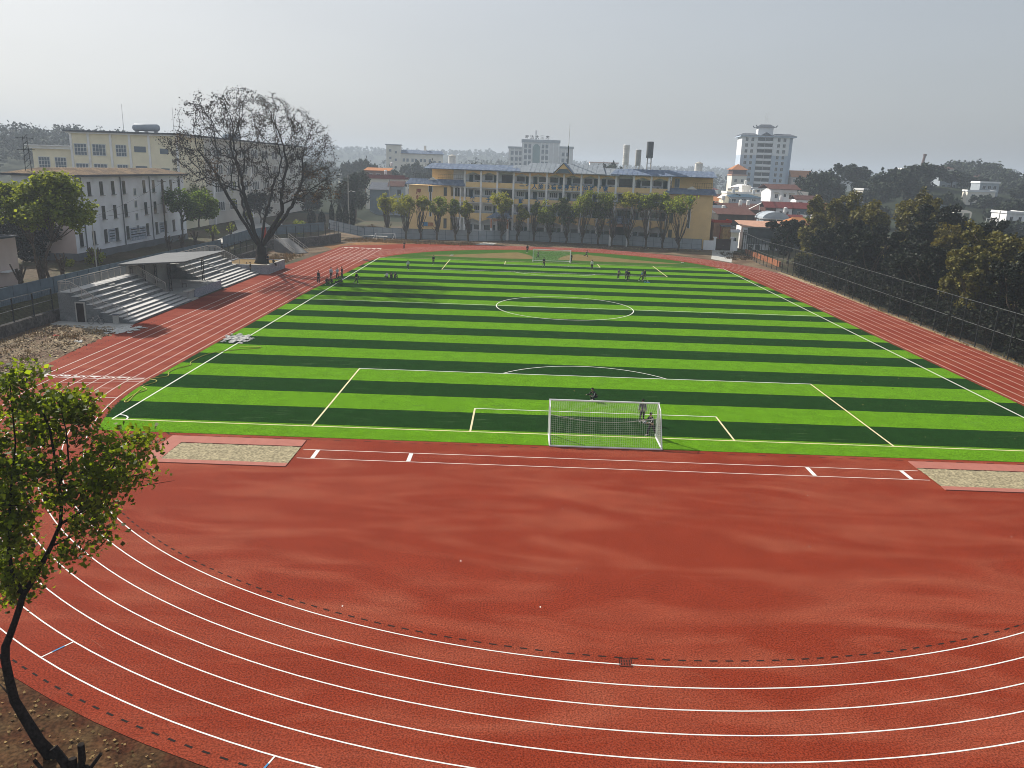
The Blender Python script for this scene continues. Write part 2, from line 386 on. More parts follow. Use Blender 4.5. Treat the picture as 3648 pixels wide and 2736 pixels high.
# runway beside the goal line, two sand pits
mb = MB()
for y in (-4.62, -6.18): strip(mb, [(-19.5, y), (19.6, y)], .06, ZL)
for x in (-18.55, -12.6, 12.55, 18.5): strip(mb, [(x, -4.7), (x, -6.1)], .25, ZL+.004)
mb.build('runway_line', M_white, track, fix=False)
for nm, x0, x1, lab in (('l', -28.6, -19.75, 'sand filled long jump pit with pink rubber rim, beside the near left corner'), ('r', 19.75, 28.6, 'sand filled long jump pit at the right end of the runway')):
    root = empty('sand_pit', ((x0+x1)/2, -5.35, 0), 0, lab, 'sand pit', 'long jump pits')
    w = (x1-x0)/2; mb = MB(); h = .05
    far = -1 if x0 < 0 else 1
    mb.box(-w, w, 1.15, 2.4, .002, h); mb.box(-w, w, -2.4, -1.85, .002, h)
    if far < 0: mb.box(-w, -w+1.1, -1.85, 1.15, .002, h)
    else: mb.box(w-1.1, w, -1.85, 1.15, .002, h)
    mb.build('rim', mat('pink_rubber', (.34, .13, .10), .7, .08, 2, .1, 20), root)
    a, b = (-w+1.1, w) if far < 0 else (-w, w-1.1)
    n1, n2 = 60, 24; rs = np.random.RandomState(3+far); mb = MB()
    zz = .025+.05*rs.rand(n2, n1)*rs.rand(n2, n1); zz[-3:, :] -= .02
    mb.add([(a+(b-a)*i/(n1-1), -1.85+3.0*j/(n2-1), zz[j, i]) for j in range(n2) for i in range(n1)], [(j*n1+i, j*n1+i+1, (j+1)*n1+i+1, (j+1)*n1+i) for j in range(n2-1) for i in range(n1-1)])
    mb.build('sand', M_sand, root, smooth=True, fix=False)
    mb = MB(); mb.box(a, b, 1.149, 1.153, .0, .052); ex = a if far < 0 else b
    mb.build('rim_shadow', mat('rim_shadow_maroon', (.16, .05, .045), .8, .1), root)  # dark strip painted as the shadow along the rim's inner face
# faint scuffs, tyre marks and dropped bits on the rubber
mb = MB(); rs = np.random.RandomState(44)
for _ in range(34):
    a = rs.uniform(radians(-125), radians(-50)); r = rs.uniform(20, 43); x, y = r*cos(a), CY0+r*sin(a); d = radians(rs.choice([-38, -32, -150])+rs.normal()*6); L_ = rs.uniform(.3, 2.6)
    strip(mb, [(x, y), (x+cos(d)*L_*.5+rs.normal()*.03, y+sin(d)*L_*.5), (x+cos(d)*L_, y+sin(d)*L_)], rs.uniform(.008, .022), .0025)
mb.build('scuff_mark', mat('pale_rubber_scuff', (.24, .075, .045), .9, .2), track, fix=False)
# drain grate
mb = MB(); mb.box(-.33, .33, -.36, .36, 0, .006)
g = mb.build('drain_grate', mat('rubber_covered_grate', (.15, .027, .015), .8, .1)); g.location = (-1.62, -26.2, .004); g.scale = (.62, .62, 1); g.rotation_euler = (0, 0, -.05)
tag(g, 'square slotted drain grate set in the red track at the bottom of the bend', 'drain grate')
mb = MB()
for i in range(4):
    for j in (-.16, .16): mb.box(-.24+.16*i-.03, -.24+.16*i+.03, j-.12, j+.12, .006, .009)
for a, b in (((-.37, -.4), (.37, -.4)), ((-.37, .4), (.37, .4))): mb.bar((*a, .005), (*b, .005), .03, .006)
for a, b in (((-.37, -.4), (-.37, .4)), ((.37, -.4), (.37, .4))): mb.bar((*a, .005), (*b, .005), .03, .006)
mb.build('slot', M_dash, g)

# ---------------------------------------------------------------- pitch
def turf_material():
    m = bpy.data.materials.new('striped_artificial_turf'); m.use_nodes = True; t = m.node_tree; L = t.links.new
    p = t.nodes['Principled BSDF']; p.inputs['Roughness'].default_value = .7; p.inputs['Specular IOR Level'].default_value = 0
    pos = nd(t, 'ShaderNodeNewGeometry').outputs['Position']; sp = nd(t, 'ShaderNodeSeparateXYZ'); L(pos, sp.inputs[0])
    def math_(op, a, b=None):
        n = nd(t, 'ShaderNodeMath', operation=op)
        for i, v in enumerate((a, b)):
            if v is None: continue
            if isinstance(v, (int, float)): n.inputs[i].default_value = v
            else: L(v, n.inputs[i])
        return n.outputs[0]
    def noise(scale, det=4, vec=None, dist=0):
        n = nd(t, 'ShaderNodeTexNoise'); n.inputs['Scale'].default_value = scale; n.inputs['Detail'].default_value = det; n.inputs['Distortion'].default_value = dist
        L(vec or pos, n.inputs['Vector']); return n.outputs['Fac']
    def rng(f, a, b, lo=.3, hi=.7):
        r = nd(t, 'ShaderNodeMapRange'); r.inputs[1].default_value = lo; r.inputs[2].default_value = hi; r.inputs[3].default_value = a; r.inputs[4].default_value = b; L(f, r.inputs[0]); return r.outputs[0]
    y = sp.outputs['Y']
    wob = math_('MULTIPLY', math_('SUBTRACT', noise(.5), .5), .12)
    ph = math_('MODULO', math_('ADD', math_('ADD', y, wob), 80.6-.4), 8.06)   # dark band first, from Y = 0.4
    dark = math_('LESS_THAN', ph, 4.03)
    inside = math_('MULTIPLY', math_('GREATER_THAN', y, .4), math_('LESS_THAN', y, 105.3))
    dark = math_('MULTIPLY', dark, inside)
    outer = math_('GREATER_THAN', y, 105.3)
    mx = nd(t, 'ShaderNodeMix', data_type='RGBA'); mx.inputs[6].default_value = (.088, .21, .008, 1); mx.inputs[7].default_value = (.010, .036, .007, 1); L(dark, mx.inputs[0])
    m2 = nd(t, 'ShaderNodeMix', data_type='RGBA'); L(mx.outputs[2], m2.inputs[6]); m2.inputs[7].default_value = (.038, .092, .012, 1); L(outer, m2.inputs[0])
    # scuffed, greyer fibres along the left sideline and in long streaks
    mp = nd(t, 'ShaderNodeMapping'); L(pos, mp.inputs[0]); mp.inputs['Scale'].default_value = (.5, 3.0, 1)
    st = math_('MULTIPLY', rng(noise(1.0, 6, mp.outputs[0]), 0, 1, .56, .75), rng(noise(.11, 2), 0, .35, .46, .64))
    m3 = nd(t, 'ShaderNodeMix', data_type='RGBA'); L(st, m3.inputs[0]); L(m2.outputs[2], m3.inputs[6]); m3.inputs[7].default_value = (.10, .15, .07, 1)
    f = math_('MULTIPLY', rng(noise(12, 4), .62, 1.38, .36, .64), rng(noise(.9, 5), .88, 1.12))
    v = nd(t, 'ShaderNodeVectorMath', operation='SCALE'); L(m3.outputs[2], v.inputs[0]); L(f, v.inputs['Scale']); L(v.outputs[0], p.inputs['Base Color'])
    b = nd(t, 'ShaderNodeBump'); b.inputs['Strength'].default_value = .6; b.inputs['Distance'].default_value = .03; L(noise(16, 3), b.inputs['Height']); L(b.outputs[0], p.inputs['Normal'])
    return m
M_turf = turf_material()
a0 = math.asin((-2.3-CY0)/36.15)
tout = [(36.15*cos(a), CY0+36.15*sin(a)) for a in np.linspace(0, a0, 12)]
tout += [(-x, y) for x, y in tout[::-1]]
tout += [(-36.1, 60)]+arc(0, CY1, 34.9, pi, 0, 50)+[(36.05, 60)]
# outline runs clockwise from the right side: right -> near edge -> left -> far bend
mb = MB(); mb.poly([(x, y, .022) for x, y in tout])
for i in range(len(tout)):
    (xa, ya), (xb, yb) = tout[i], tout[(i+1) % len(tout)]
    mb.add([(xa, ya, .022), (xb, yb, .022), (xb, yb, .001), (xa, ya, .001)], [(0, 1, 2, 3)])
pitch = mb.build('football_pitch', M_turf, fix=False); tag(pitch, kind='structure')
mb = MB(); ZT = .027; PL, HW = 106.3, 34.1
def ln(a, b, w=.12): strip(mb, [a, b], w, ZT)
M_two = [M_cream_line, M_white]
ln((-HW, 0), (HW, 0)); ln((-HW, PL), (HW, PL)); 
for yb, s in ((0, 1), (PL, -1)):
    for hw, d in ((20.16, 16.5), (9.16, 5.5)):
        strip(mb, [(-hw, yb), (-hw, yb+s*d)], .13, ZT+.003); strip(mb, [(hw, yb), (hw, yb+s*d)], .13, ZT+.003)
mb.cur = 1
ln((-HW, 0.06), (-HW, PL), .12); ln((HW, 0.06), (HW, PL), .12); strip(mb, [(-HW, PL/2), (HW, PL/2)], .12, ZT+.003)
for yb, s in ((0, 1), (PL, -1)):
    strip(mb, [(-20.2, yb+s*16.5), (20.2, yb+s*16.5)], .12, ZT+.006); strip(mb, [(-9.2, yb+s*5.5), (9.2, yb+s*5.5)], .1, ZT+.006)
    al = math.acos(5.5/9.15); strip(mb, [(9.15*sin(a), yb+s*(11+9.15*cos(a))) for a in np.linspace(-al, al, 30)], .11, ZT+.009)
    for sx in (-1, 1): strip(mb, [(sx*(HW-1.0*cos(a)), yb+s*1.0*sin(a)) for a in np.linspace(0, pi/2, 10)], .11, ZT+.012)
strip(mb, [(9.15*cos(a), PL/2+9.15*sin(a)) for a in np.linspace(0, 2*pi, 90)], .12, ZT+.012)
mb.build('pitch_line', M_two, pitch, fix=False)
mb = MB()
for pts in ([(-27.5, 112.5), (-20.4, 115.4), (-14.07, 119.6), (-9, 123.4), (-6.82, 124.6), (-5.2, 121.8), (-3.9, 118.0), (-3.4, 114), (-3.9, 112.3), (-6.35, 111.6), (-11.8, 111.2), (-17.3, 111.2), (-21.9, 111.7)],
            [(1.5, 112.6), (1.9, 115.5), (3.0, 119.2), (4.6, 123), (6.3, 124.8), (9, 123.6), (12.1, 121.5), (17, 117.4), (22.9, 114.2), (27.5, 112.2), (21.4, 111.2), (15.2, 111.6), (9, 111.5), (4.8, 112.0)]):
    mb.poly([(x, y, .026) for x, y in pts])
mb.build('bare_soil_patch', mat('tan_bare_infill', (.15, .11, .04), .95, .15, .5, .2, 6, .4, coord='World'), pitch)
# soil aprons round the track
def sheet(name, pts, z, m, kind='structure', rough=0, lab=None):
    mb = MB(); mb.poly([(x, y, z) for x, y in pts]); o = mb.build(name, m); tag(o, kind=kind); return o
sheet('soil_bank', [(-80, -48), (-10, -60), (10, -46), (-8, -34.6), (-14.4, -31.9), (-20.1, -29.6), (-26, -26), (-31.9, -21.5), (-36.5, -16), (-40.5, -9), (-43.4, -1.5), (-44.9, 6), (-45.2, 11), (-50, 14), (-57, 14), (-80, 10)], -.018, M_red_soil)
sheet('soil_yard', [(-45.4, 12), (-46.95, 14), (-47.7, 20), (-48.2, 28), (-48.2, 31.5), (-57, 33.4), (-57, 12)], -.014, M_soil)
sheet('concrete_path', [(-48.4, 28.6), (-48.1, 32.9), (-56.6, 33.1), (-56.6, 31.2), (-52, 29.8)], -.008, M_conc_l)
sheet('soil_verge', [(-46.4, 118), (-48.5, 108), (-49, 88), (-58, 88), (-58, 160), (46, 160), (46, 150), (47.5, 122), (46, 108), (44.9, 104), (43.6, 104), (40, 116), (30, 131), (13.2, 139.6), (0, 140.0), (-13.4, 139.6), (-26, 138.2), (-34, 135.6), (-40, 130.8), (-44, 128.8), (-46.1, 125.3)], -.014, M_soil)
sheet('sandy_strip', [(44.5, 80), (43.9, 104), (44.6, 104), (45.6, 92), (45.75, 10), (45.2, 10), (44.9, 30)], -.01, mat('pale_sandy_soil', (.34, .28, .18), .95, .25, 1.5, .3, 6, .5, coord='World', stain=(.25, .17, .09), stscale=1.2))
sheet('straw_bank', [(-46, 118), (-46.4, 126.5), (-44, 129.5), (-40, 131.6), (-34, 136.4), (-26, 139.2), (-16, 140.5), (-18, 143.5), (-34, 141), (-45, 135), (-50, 124)], -.008, mat('orange_straw', (.22, .11, .045), .95, .3, .8, .4, 4, .8, coord='World'))
sheet('concrete_apron', [(41.2, 146.5), (46.5, 146.3), (38.75, 118.2), (35.9, 124.6)], .012, M_conc_l)
sheet('concrete_slab', [(-17.2, 139.9), (-15.6, 146.2), (-12.2, 146.2), (-13.0, 139.7)], .012, M_conc_l)
# ---------------------------------------------------------------- goals
def make_goal(loc, rz, lab, rr=.005):
    """origin mid goal line, goal opens towards local +Y, net runs back to -2.5"""
    root = empty('football_goal', loc, rz, lab, 'goal', 'football goals'); w, h = 3.72, 2.5
    mb = MB()
    for s in (-1, 1): mb.tube([(s*w, 0, 0), (s*w, 0, h)], .06, 10)
    mb.tube([(-w-.06, 0, h), (w+.06, 0, h)], .06, 10)
    mb.build('front_frame', M_white_steel, root, smooth=False)
    for s in (-1, 1):
        mb = MB(); mb.tube([(s*w, 0, h), (s*w, -.9, h-.25), (s*w, -2.45, .05)], .035, 8); mb.bar((s*w, 0, .04), (s*w, -2.45, .04), .1, .06)
        mb.build('side_frame', M_white_steel, root)
    mb = MB(); mb.bar((-w, -2.45, .04), (w, -2.45, .04), .09, .07); mb.build('ground_bar', M_white_steel, root)
    mb = MB(); n = 60
    def back(u, t):  # sagging net surface: t 0..1 from the crossbar back and down
        p = [(0, h-.03), (-.9, h-.28-.22*sin(pi*u)), (-2.4, .1)]
        if t < .33: q = t/.33; y, z = p[0][0]+(p[1][0]-p[0][0])*q, p[0][1]+(p[1][1]-p[0][1])*q
        else:
            q = (t-.33)/.67; y, z = p[1][0]+(p[2][0]-p[1][0])*q, p[1][1]+(p[2][1]-p[1][1])*q
            z -= .12*sin(pi*q)*sin(pi*u)
        return (-w+2*w*u, y, z)
    for i in range(n+1): mb.tube([back(i/n, t/12) for t in range(13)], rr, 3, False)
    for j in range(27): mb.tube([back(i/24, j/26) for i in range(25)], rr, 3, False)
    for s in (-1, 1):
        for k in range(20):
            y = -2.4*k/19
            top = h-.27*min(1, -y/.9) if y > -.9 else (h-.28)*(1-(-y-.9)/1.55)+.05
            if top > .1: mb.tube([(s*w, y, .06), (s*w, y, top)], rr, 3, False)
        for k in range(1, 20):
            z = k*.12; y1 = -2.45+(z-.05)/(h-.3)*1.5 if z < h-.28 else -.9*(h-z)/.28
            mb.tube([(s*w, 0, z), (s*w, max(-2.45, y1), z)], rr, 3, False)
    mb.build('net', M_net, root, fix=False)
    mb = MB(); mb.tube([(-w+2*w*u, -1.0, 1.75-.42*sin(pi*u)) for u in np.linspace(0, 1, 20)], .022, 5); mb.build('sagging_rope', mat('grey_rope', (.45, .42, .38), .8, 0), root)
    return root
make_goal((0, 0, .025), 0, 'white football goal with sagging net nearest the camera, its back to the red track')
make_goal((0.05, 106.6, .025), pi, 'white football goal at the far end of the pitch', .003)

# ---------------------------------------------------------------- grandstand
gs = empty('grandstand', (-52, 54, 0), 0, 'grey concrete grandstand with two stepped blocks and a canopied stage between them', 'grandstand')
def G(o): o.location = (52, -54, 0); return o
STEPS = [(-48.2, .21), (-48.9, .42), (-49.55, .63), (-50.2, .84), (-51.1, 1.06), (-51.95, 1.48), (-52.7, 1.9), (-53.45, 2.32), (-54.2, 2.75), (-54.95, 3.17)]
def railing(pts, parent, posts=8, h=1.15, m=None, pitch_=.13):
    mb = MB(); m = m or M_steel
    for a, b in zip(pts, pts[1:]):
        a, b = Vector(a), Vector(b); Ln = (b-a).length
        mb.tube([a+Vector((0, 0, h)), b+Vector((0, 0, h))], .05, 6); mb.tube([a+Vector((0, 0, h-.2)), b+Vector((0, 0, h-.2))], .022, 5); mb.tube([a+Vector((0, 0, .12)), b+Vector((0, 0, .12))], .022, 5)
        k = max(1, round(Ln/1.5))
        for i in range(k+1): p = a.lerp(b, i/k); mb.tube([p, p+Vector((0, 0, h))], .032, 5)
        k = max(1, round(Ln/pitch_))
        for i in range(k+1): p = a.lerp(b, i/k); mb.tube([p+Vector((0, 0, .12)), p+Vector((0, 0, h-.2))], .013, 3, False)
    return mb.build('railing', m, parent, fix=False)
def block(y0, y1):
    prof = [(-48.2, 0)]
    for i, (x, z) in enumerate(STEPS):
        prof += [(x, z)]
        nxt = STEPS[i+1][0] if i+1 < len(STEPS) else -56.4
        prof += [(nxt, z)]
    prof += [(-56.4, 0)]
    mb = MB(); mb.prism([(x, y0, z) for x, z in prof], (0, y1-y0, 0))
    b = G(mb.build('seating_block', mat('stained_shaded_concrete', (.19, .20, .20), .9, .15, .5, .15, 8, .4, stain=(.12, .135, .14), stscale=.9, stthr=.56), gs))  # concrete with stains, darkened so the risers read as shaded
    mb = MB()
    for i, (x, z) in enumerate(STEPS):   # treads in a paler tone that paints them sunlit, each a slab 3 cm proud of its step
        nxt = STEPS[i+1][0] if i+1 < len(STEPS) else -56.4
        mb.box(nxt+.03, x+.03, y0+.02, y1-.02, z+.002, z+.03)
    mb.build('tread', mat('pale_lit_concrete', (.52, .51, .49), .75, .12, .9, .1, 12), b)
    mb = MB(); ym = (y0+y1)/2+.6   # half-height steps of the middle aisle
    for x, z in STEPS[4:9]:
        mb.box(x-.38, x-.02+.0, ym-.55, ym+.55, z+.03, z+.22) if False else mb.box(x-.72, x-.36, ym-.55, ym+.55, z+.031, z+.24)
    mb.build('aisle_step', M_conc_l, b)
    return b
b1 = block(33.0, 48.6); b2 = block(60.0, 75.8)
mb = MB(); mb.box(-54.6, -53.5, 32.93, 33.02, .02, 2.2); d = mb.build('door_surround', M_conc_l, b1)
mb = MB(); mb.box(-54.45, -53.65, 32.9, 32.95, .0, 2.05); mb.build('doorway', M_dash, d)
railing([(-56.3, 33.15, 3.2), (-56.3, 48.4, 3.2), (-55.0, 48.4, 3.2), (-51.4, 48.4, 1.1)], b1)
railing([(-56.3, 33.15, 3.2), (-55.0, 33.15, 3.2), (-51.5, 33.15, 1.1), (-49.0, 33.15, .5)], b1)
railing([(-56.3, 60.2, 3.2), (-56.3, 75.6, 3.2), (-55.0, 75.6, 3.2), (-51.4, 75.6, 1.3)], b2)
railing([(-55.0, 60.2, 3.2), (-51.4, 60.2, 1.1)], b2)
mb = MB(); mb.box(-56.4, -48.75, 48.62, 59.98, 0, 1.12); st = G(mb.build('stage', M_conc, gs))
mb = MB(); mb.box(-48.75, -48.6, 50.6, 59.9, 0, 1.16); mb.build('front_wall', mat('mosaic_blue_grey_concrete', (.25, .27, .32), .85, .3, 5, .25, 12, .2), st)
mb = MB(); mb.box(-56.4, -56.1, 48.62, 59.98, 1.121, 4.2); mb.build('back_wall', M_conc, st)
mb = MB(); mb.box(-48.6, -48.2, 48.62, 50.6, 0, .2); mb.box(-49.3, -48.6, 48.62, 50.58, 1.121, 1.3) ; mb.build('side_step', M_conc_l, st)
# canopy: a thin sheet falling backwards, on latticed steel posts
mb = MB(); P0 = [(-48.2, 47.2, 5.15), (-48.2, 61.3, 5.15), (-56.8, 61.3, 4.5), (-56.8, 47.2, 4.5)]
mb.prism(P0, (0, 0, .08)); 
for y in np.arange(47.5, 61.2, 1.5): mb.bar((-48.25, y, 5.07), (-56.7, y, 4.43), .08, .12)
G(mb.build('canopy_roof', mat('grey_sheet_metal', (.15, .155, .16), .6, .1, .5, .1, 8), gs))
for y in (48.9, 52.2, 55.6, 59.6):
    for x in ((-55.9, -51.0) if y in (48.9, 59.6) else (-55.9,)):
        mb = MB(); zt = 4.4+(x+56.8)*.0756
        for dy in (-.3, .3): mb.bar((x, y+dy, 1.12), (x, y+dy, zt), .09)
        for z in np.arange(1.5, zt, .6): mb.bar((x, y-.3, z), (x, y+.3, z), .07)
        G(mb.build('pillar', M_black_steel, gs))
# oddments on the stage
def plain_thing(name, mb, m, loc, lab, cat, rz=0, group=None, smooth=False):
    o = mb.build(name, m, smooth=smooth); o.location = loc; o.rotation_euler = (0, 0, rz); return tag(o, lab, cat, group)
mb = MB(); mb.box(-.3, .3, -.25, .25, .42, .47)
for a in (-.25, .25):
    for b in (-.2, .2): mb.bar((a, b, 0), (a, b, .42), .05)
mb.box(-.3, -.25, -.25, .25, .47, .9)
plain_thing('wooden_chair', mb, M_stone, (-50.8, 52.6, 1.12), 'small dark chair left alone on the grandstand stage', 'chair', .5)
# tree planter
pl = empty('tree_planter', (-49.5, 80, 0), 0, 'raised grey concrete planter round the foot of the big bare tree', 'planter')
mb = MB(); T = [(-47.0, 75.9), (-46.9, 84.6), (-54.8, 84.6), (-54.8, 75.9)]
for (xa, ya), (xb, yb) in zip(T, T[1:]+T[:1]): mb.bar((xa+49.5, ya-80, .72), (xb+49.5, yb-80, .72), .3, 1.44)
mb.build('wall', mat('planter_concrete', (.29, .30, .33), .9, .2, 1.5, .15, 8), pl)
mb = MB(); mb.bar((2.5, -4.1, 1.48), (2.6, 4.6, 1.48), .42, .08); mb.bar((2.3, -4.1, 1.481), (-5.3, -4.1, 1.481), .42, .08); mb.build('coping', M_conc_l, pl)
mb = MB(); mb.box(-5.15, 2.4, -3.95, 4.45, .9, 1.3); mb.build('soil', M_litter, pl)
# open-air staircase up to the campus
sr = empty('staircase', (-50.3, 107.8, 0), math.atan2(107.8-111.6, -50.3+56.2), 'concrete staircase of thin pale steps climbing left behind the bare tree', 'staircase')
mb = MB(); n = 16
for i in range(n): mb.box(-.36*(i+1), -.36*i, -1.8, 1.8, 0, .16*(i+1))
mb.build('step', M_plinth, sr)
mb = MB()
for i in range(n): mb.box(-.36*i-.30, -.36*i+.02, -1.78, 1.78, .16*(i+1)+.002, .16*(i+1)+.03)
mb.build('tread', MATS['pale_lit_concrete'], sr)  # same sunlit tread tone as the grandstand, set against darker steps
for s in (-1, 1):
    mb = MB(); mb.tube([(.2, s*1.85, .95), (-5.7, s*1.85, 3.6)], .04, 6); mb.tube([(.2, s*1.85, .5), (-5.7, s*1.85, 3.1)], .03, 6)
    for i in range(5): x = .2-1.45*i; mb.tube([(x, s*1.85, max(0, -x*.44)), (x, s*1.85, .86-x*.45)], .03, 6)
    mb.build('handrail', M_steel, sr)

# ---------------------------------------------------------------- walls and fences on the left
def wall_thing(name, pts, z0, z1, th, m, lab, cat, group=None):
    mb = MB()
    for a, b in zip(pts, pts[1:]):
        a, b = Vector((*a, (z0+z1)/2)), Vector((*b, (z0+z1)/2)); mb.bar(a, b, th, z1-z0)
    o = mb.build(name, m); return tag(o, lab, cat, group)
wall_thing('retaining_wall', [(-57.1, 8), (-57.1, 95), (-57.3, 108)], -.1, 1.15, .4, M_stone, 'low dark stone retaining wall running behind the grandstand', 'wall')
wall_thing('retaining_wall', [(-58.6, 112.2), (-54.5, 119), (-50.2, 128), (-48.8, 136)], -.1, 2.0, .5, M_stone, 'dark stone retaining wall under the campus fence right of the staircase', 'wall')
def fence(pts, h, step, lab, z0=0, wire=True, m=M_black_steel, rails=(.03, .5, 1.0), gap=.3, post=.1, name='mesh_fence'):
    ox, oy = pts[0]; root = empty(name, (ox, oy, z0), 0, lab, 'fence', 'wire mesh fences')
    P = [Vector((x-ox, y-oy, 0)) for x, y in pts]; mb = MB(); mr = MB(); first = True
    for a, b in zip(P, P[1:]):
        Ln = (b-a).length; k = max(1, round(Ln/step))
        for i in range(0 if first else 1, k+1):
            p = a.lerp(b, i/k); q = MB(); q.bar(p, p+Vector((0, 0, h+.03)), post); q.build('post', m, root)
        first = False
        for f in rails: mr.bar(a+Vector((0, 0, h*f)), b+Vector((0, 0, h*f)), .05)
        if wire:
            k = int(Ln/gap)
            for i in range(1, k): p = a.lerp(b, i/k); mb.bar(p, p+Vector((0, 0, h)), .006)
            k = int(h/gap)
            for i in range(1, k): mb.bar(a+Vector((0, 0, i*h/k)), b+Vector((0, 0, i*h/k)), .006)
    mr.build('rail', M_rail, root)
    if wire: mb.build('wire_mesh', M_wire, root, fix=False)
    return root
fence([(-57.1, 9), (-57.1, 33)], 2.4, 3.6, 'black post fence on the dark stone wall at the left edge before the grandstand', 1.15)
fence([(-57.1, 77), (-57.15, 96), (-57.3, 107.5)], 2.4, 3.4, 'black mesh fence between the grandstand and the staircase', 1.15)
fence([(-58.4, 112.4), (-54.4, 119), (-50.2, 128), (-48.9, 135)], 2.6, 2.6, 'black mesh fence on the stone wall right of the staircase', 2.0)
fence([(45.35, 14), (45.25, 67), (45.35, 92), (45.0, 104), (44.4, 112), (44.6, 120), (45.9, 132), (47.0, 141)], 5.0, 3.2, 'tall black mesh fence along the right side of the red track', 0, gap=.22)
def hoarding(pts, z0, h, m, lab, step=2.6, slope=None):
    ox, oy = pts[0]; root = empty('hoarding', (ox, oy, 0), 0, lab, 'hoarding', 'sheet metal hoardings')
    P = [Vector((x-ox, y-oy, z)) for (x, y), z in zip(pts, slope or [z0]*len(pts))]
    for a, b in zip(P, P[1:]):
        mb = MB(); mb.bar(a+Vector((0, 0, h/2)), b+Vector((0, 0, h/2)), .05, h); mb.build('panel', m, root)
        k = max(1, round((b-a).length/step)); d = (b-a).normalized(); nrm = Vector((d.y, -d.x, 0))
        for s in (.1, .5, .97): q = MB(); q.bar(a+nrm*.04+Vector((0, 0, h*s)), b+nrm*.04+Vector((0, 0, h*s)), .03, .05); q.build('rail', M_hoard_b, root)
        for i in range(k+1):
            p = a.lerp(b, i/k)+nrm*.06; q = MB(); q.bar(p, p+Vector((0, 0, h+.02)), .07); q.build('post', M_hoard_b, root)
    return root
hoarding([(-45.9, 150.6), (-33.9, 149.5), (-22.4, 149.9), (-17, 149.9), (-9.3, 155.2), (1, 154.6), (14.5, 153.3), (27, 149.4), (38.4, 146.6)], 0, 2.55, M_hoard, 'long blue grey sheet metal hoarding in front of the yellow school block')
hoarding([(-52.5, 141), (-45.9, 150.6)], 2.2, 2.3, M_hoard, 'sloping blue grey hoarding down the ramp left of the school block', slope=[2.4, 0])
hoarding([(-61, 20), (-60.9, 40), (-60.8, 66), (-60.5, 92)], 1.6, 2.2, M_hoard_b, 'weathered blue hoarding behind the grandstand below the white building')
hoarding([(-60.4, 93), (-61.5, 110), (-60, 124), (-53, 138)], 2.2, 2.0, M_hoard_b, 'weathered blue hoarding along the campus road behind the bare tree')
# ---------------------------------------------------------------- gate and right boundary
gt = empty('metal_gate', (43.8, 147.0, 0), -.06, 'dark brown double metal gate between white pillars at the far right corner', 'gate')
for x in (-2.1, 2.1):
    mb = MB(); mb.box(x-.28, x+.28, -.28, .28, 0, 3.0); mb.box(x-.45, x+.45, -.45, .45, 3.0, 3.2); mb.build('gate_pillar', M_white_wall, gt)
for s in (-1, 1):
    mb = MB(); mb.box(min(0.01*s, 1.8*s), max(.01*s, 1.8*s), -.04, .04, .1, 2.75); lf = mb.build('gate_leaf', mat('dark_brown_gate', (.05, .028, .024), .6, .1, 2), gt)
    mb = MB(); mb.box(s*.2-.05, s*.2+.05, -.09, -.04, 1.2, 1.3); mb.build('handle', M_steel, lf)
wall_thing('garden_wall', [(38.9, 146.9), (41.4, 146.9)], 0, 2.3, .3, M_white_wall, 'short white wall left of the brown gate', 'wall')
wall_thing('garden_wall', [(46.2, 146.7), (47.3, 146.4)], 0, 2.3, .3, M_white_wall, 'short white wall right of the brown gate', 'wall')
wall_thing('brick_wall', [(47.9, 141), (47.7, 114)], -.6, 1.0, .35, M_brick, 'low red brick wall behind the far end of the tall mesh fence', 'wall')

# ---------------------------------------------------------------- windows, generic building pieces
WCACHE = {}
def window_mesh(style, gm):
    key = (style, gm.name)
    if key in WCACHE: return WCACHE[key]
    mb = MB(); w = .5
    nx_, nz_ = dict(plain=(1, 1), two=(2, 1), grid=(4, 3), four=(4, 1), cross=(2, 2))[style]
    t = .05 if style != 'grid' else .03
    mb.box(-w, w, -.06, -.02, 0, 1)                     # pane, 6 cm before the wall face
    mb.cur = 1
    if style != 'plain':
        mb.box(-w-.02, -w+t, -.10, 0, -.02, 1.02); mb.box(w-t, w+.02, -.10, 0, -.02, 1.02)
        mb.box(-w+t, w-t, -.10, 0, -.02, t); mb.box(-w+t, w-t, -.10, 0, 1-t, 1.02)
        for i in range(1, nx_): x = -w+i/nx_; mb.box(x-t/2, x+t/2, -.095, -.055, t, 1-t)
        for i in range(1, nz_): z = i/nz_; mb.box(-w+t, w-t, -.09, -.057, z-t/2, z+t/2)
    o = mb.build('window', [gm, M_frame]); me = o.data; bpy.data.objects.remove(o); WCACHE[key] = me
    return me
def win(parent, x, y, z, w, h, style='two', gm=None, rz=0, name='window'):
    o = link(name, window_mesh(style, gm or M_glass), parent); o.location = (x, y, z); o.rotation_euler = (0, 0, rz); o.scale = (w, 1, h); return o

# ---------------------------------------------------------------- yellow school block
SB = empty('school_building', (-36.44, 164.0, 0), radians(-11.53), 'four storey ochre school block with slate blue roofs and open corridors', 'building')
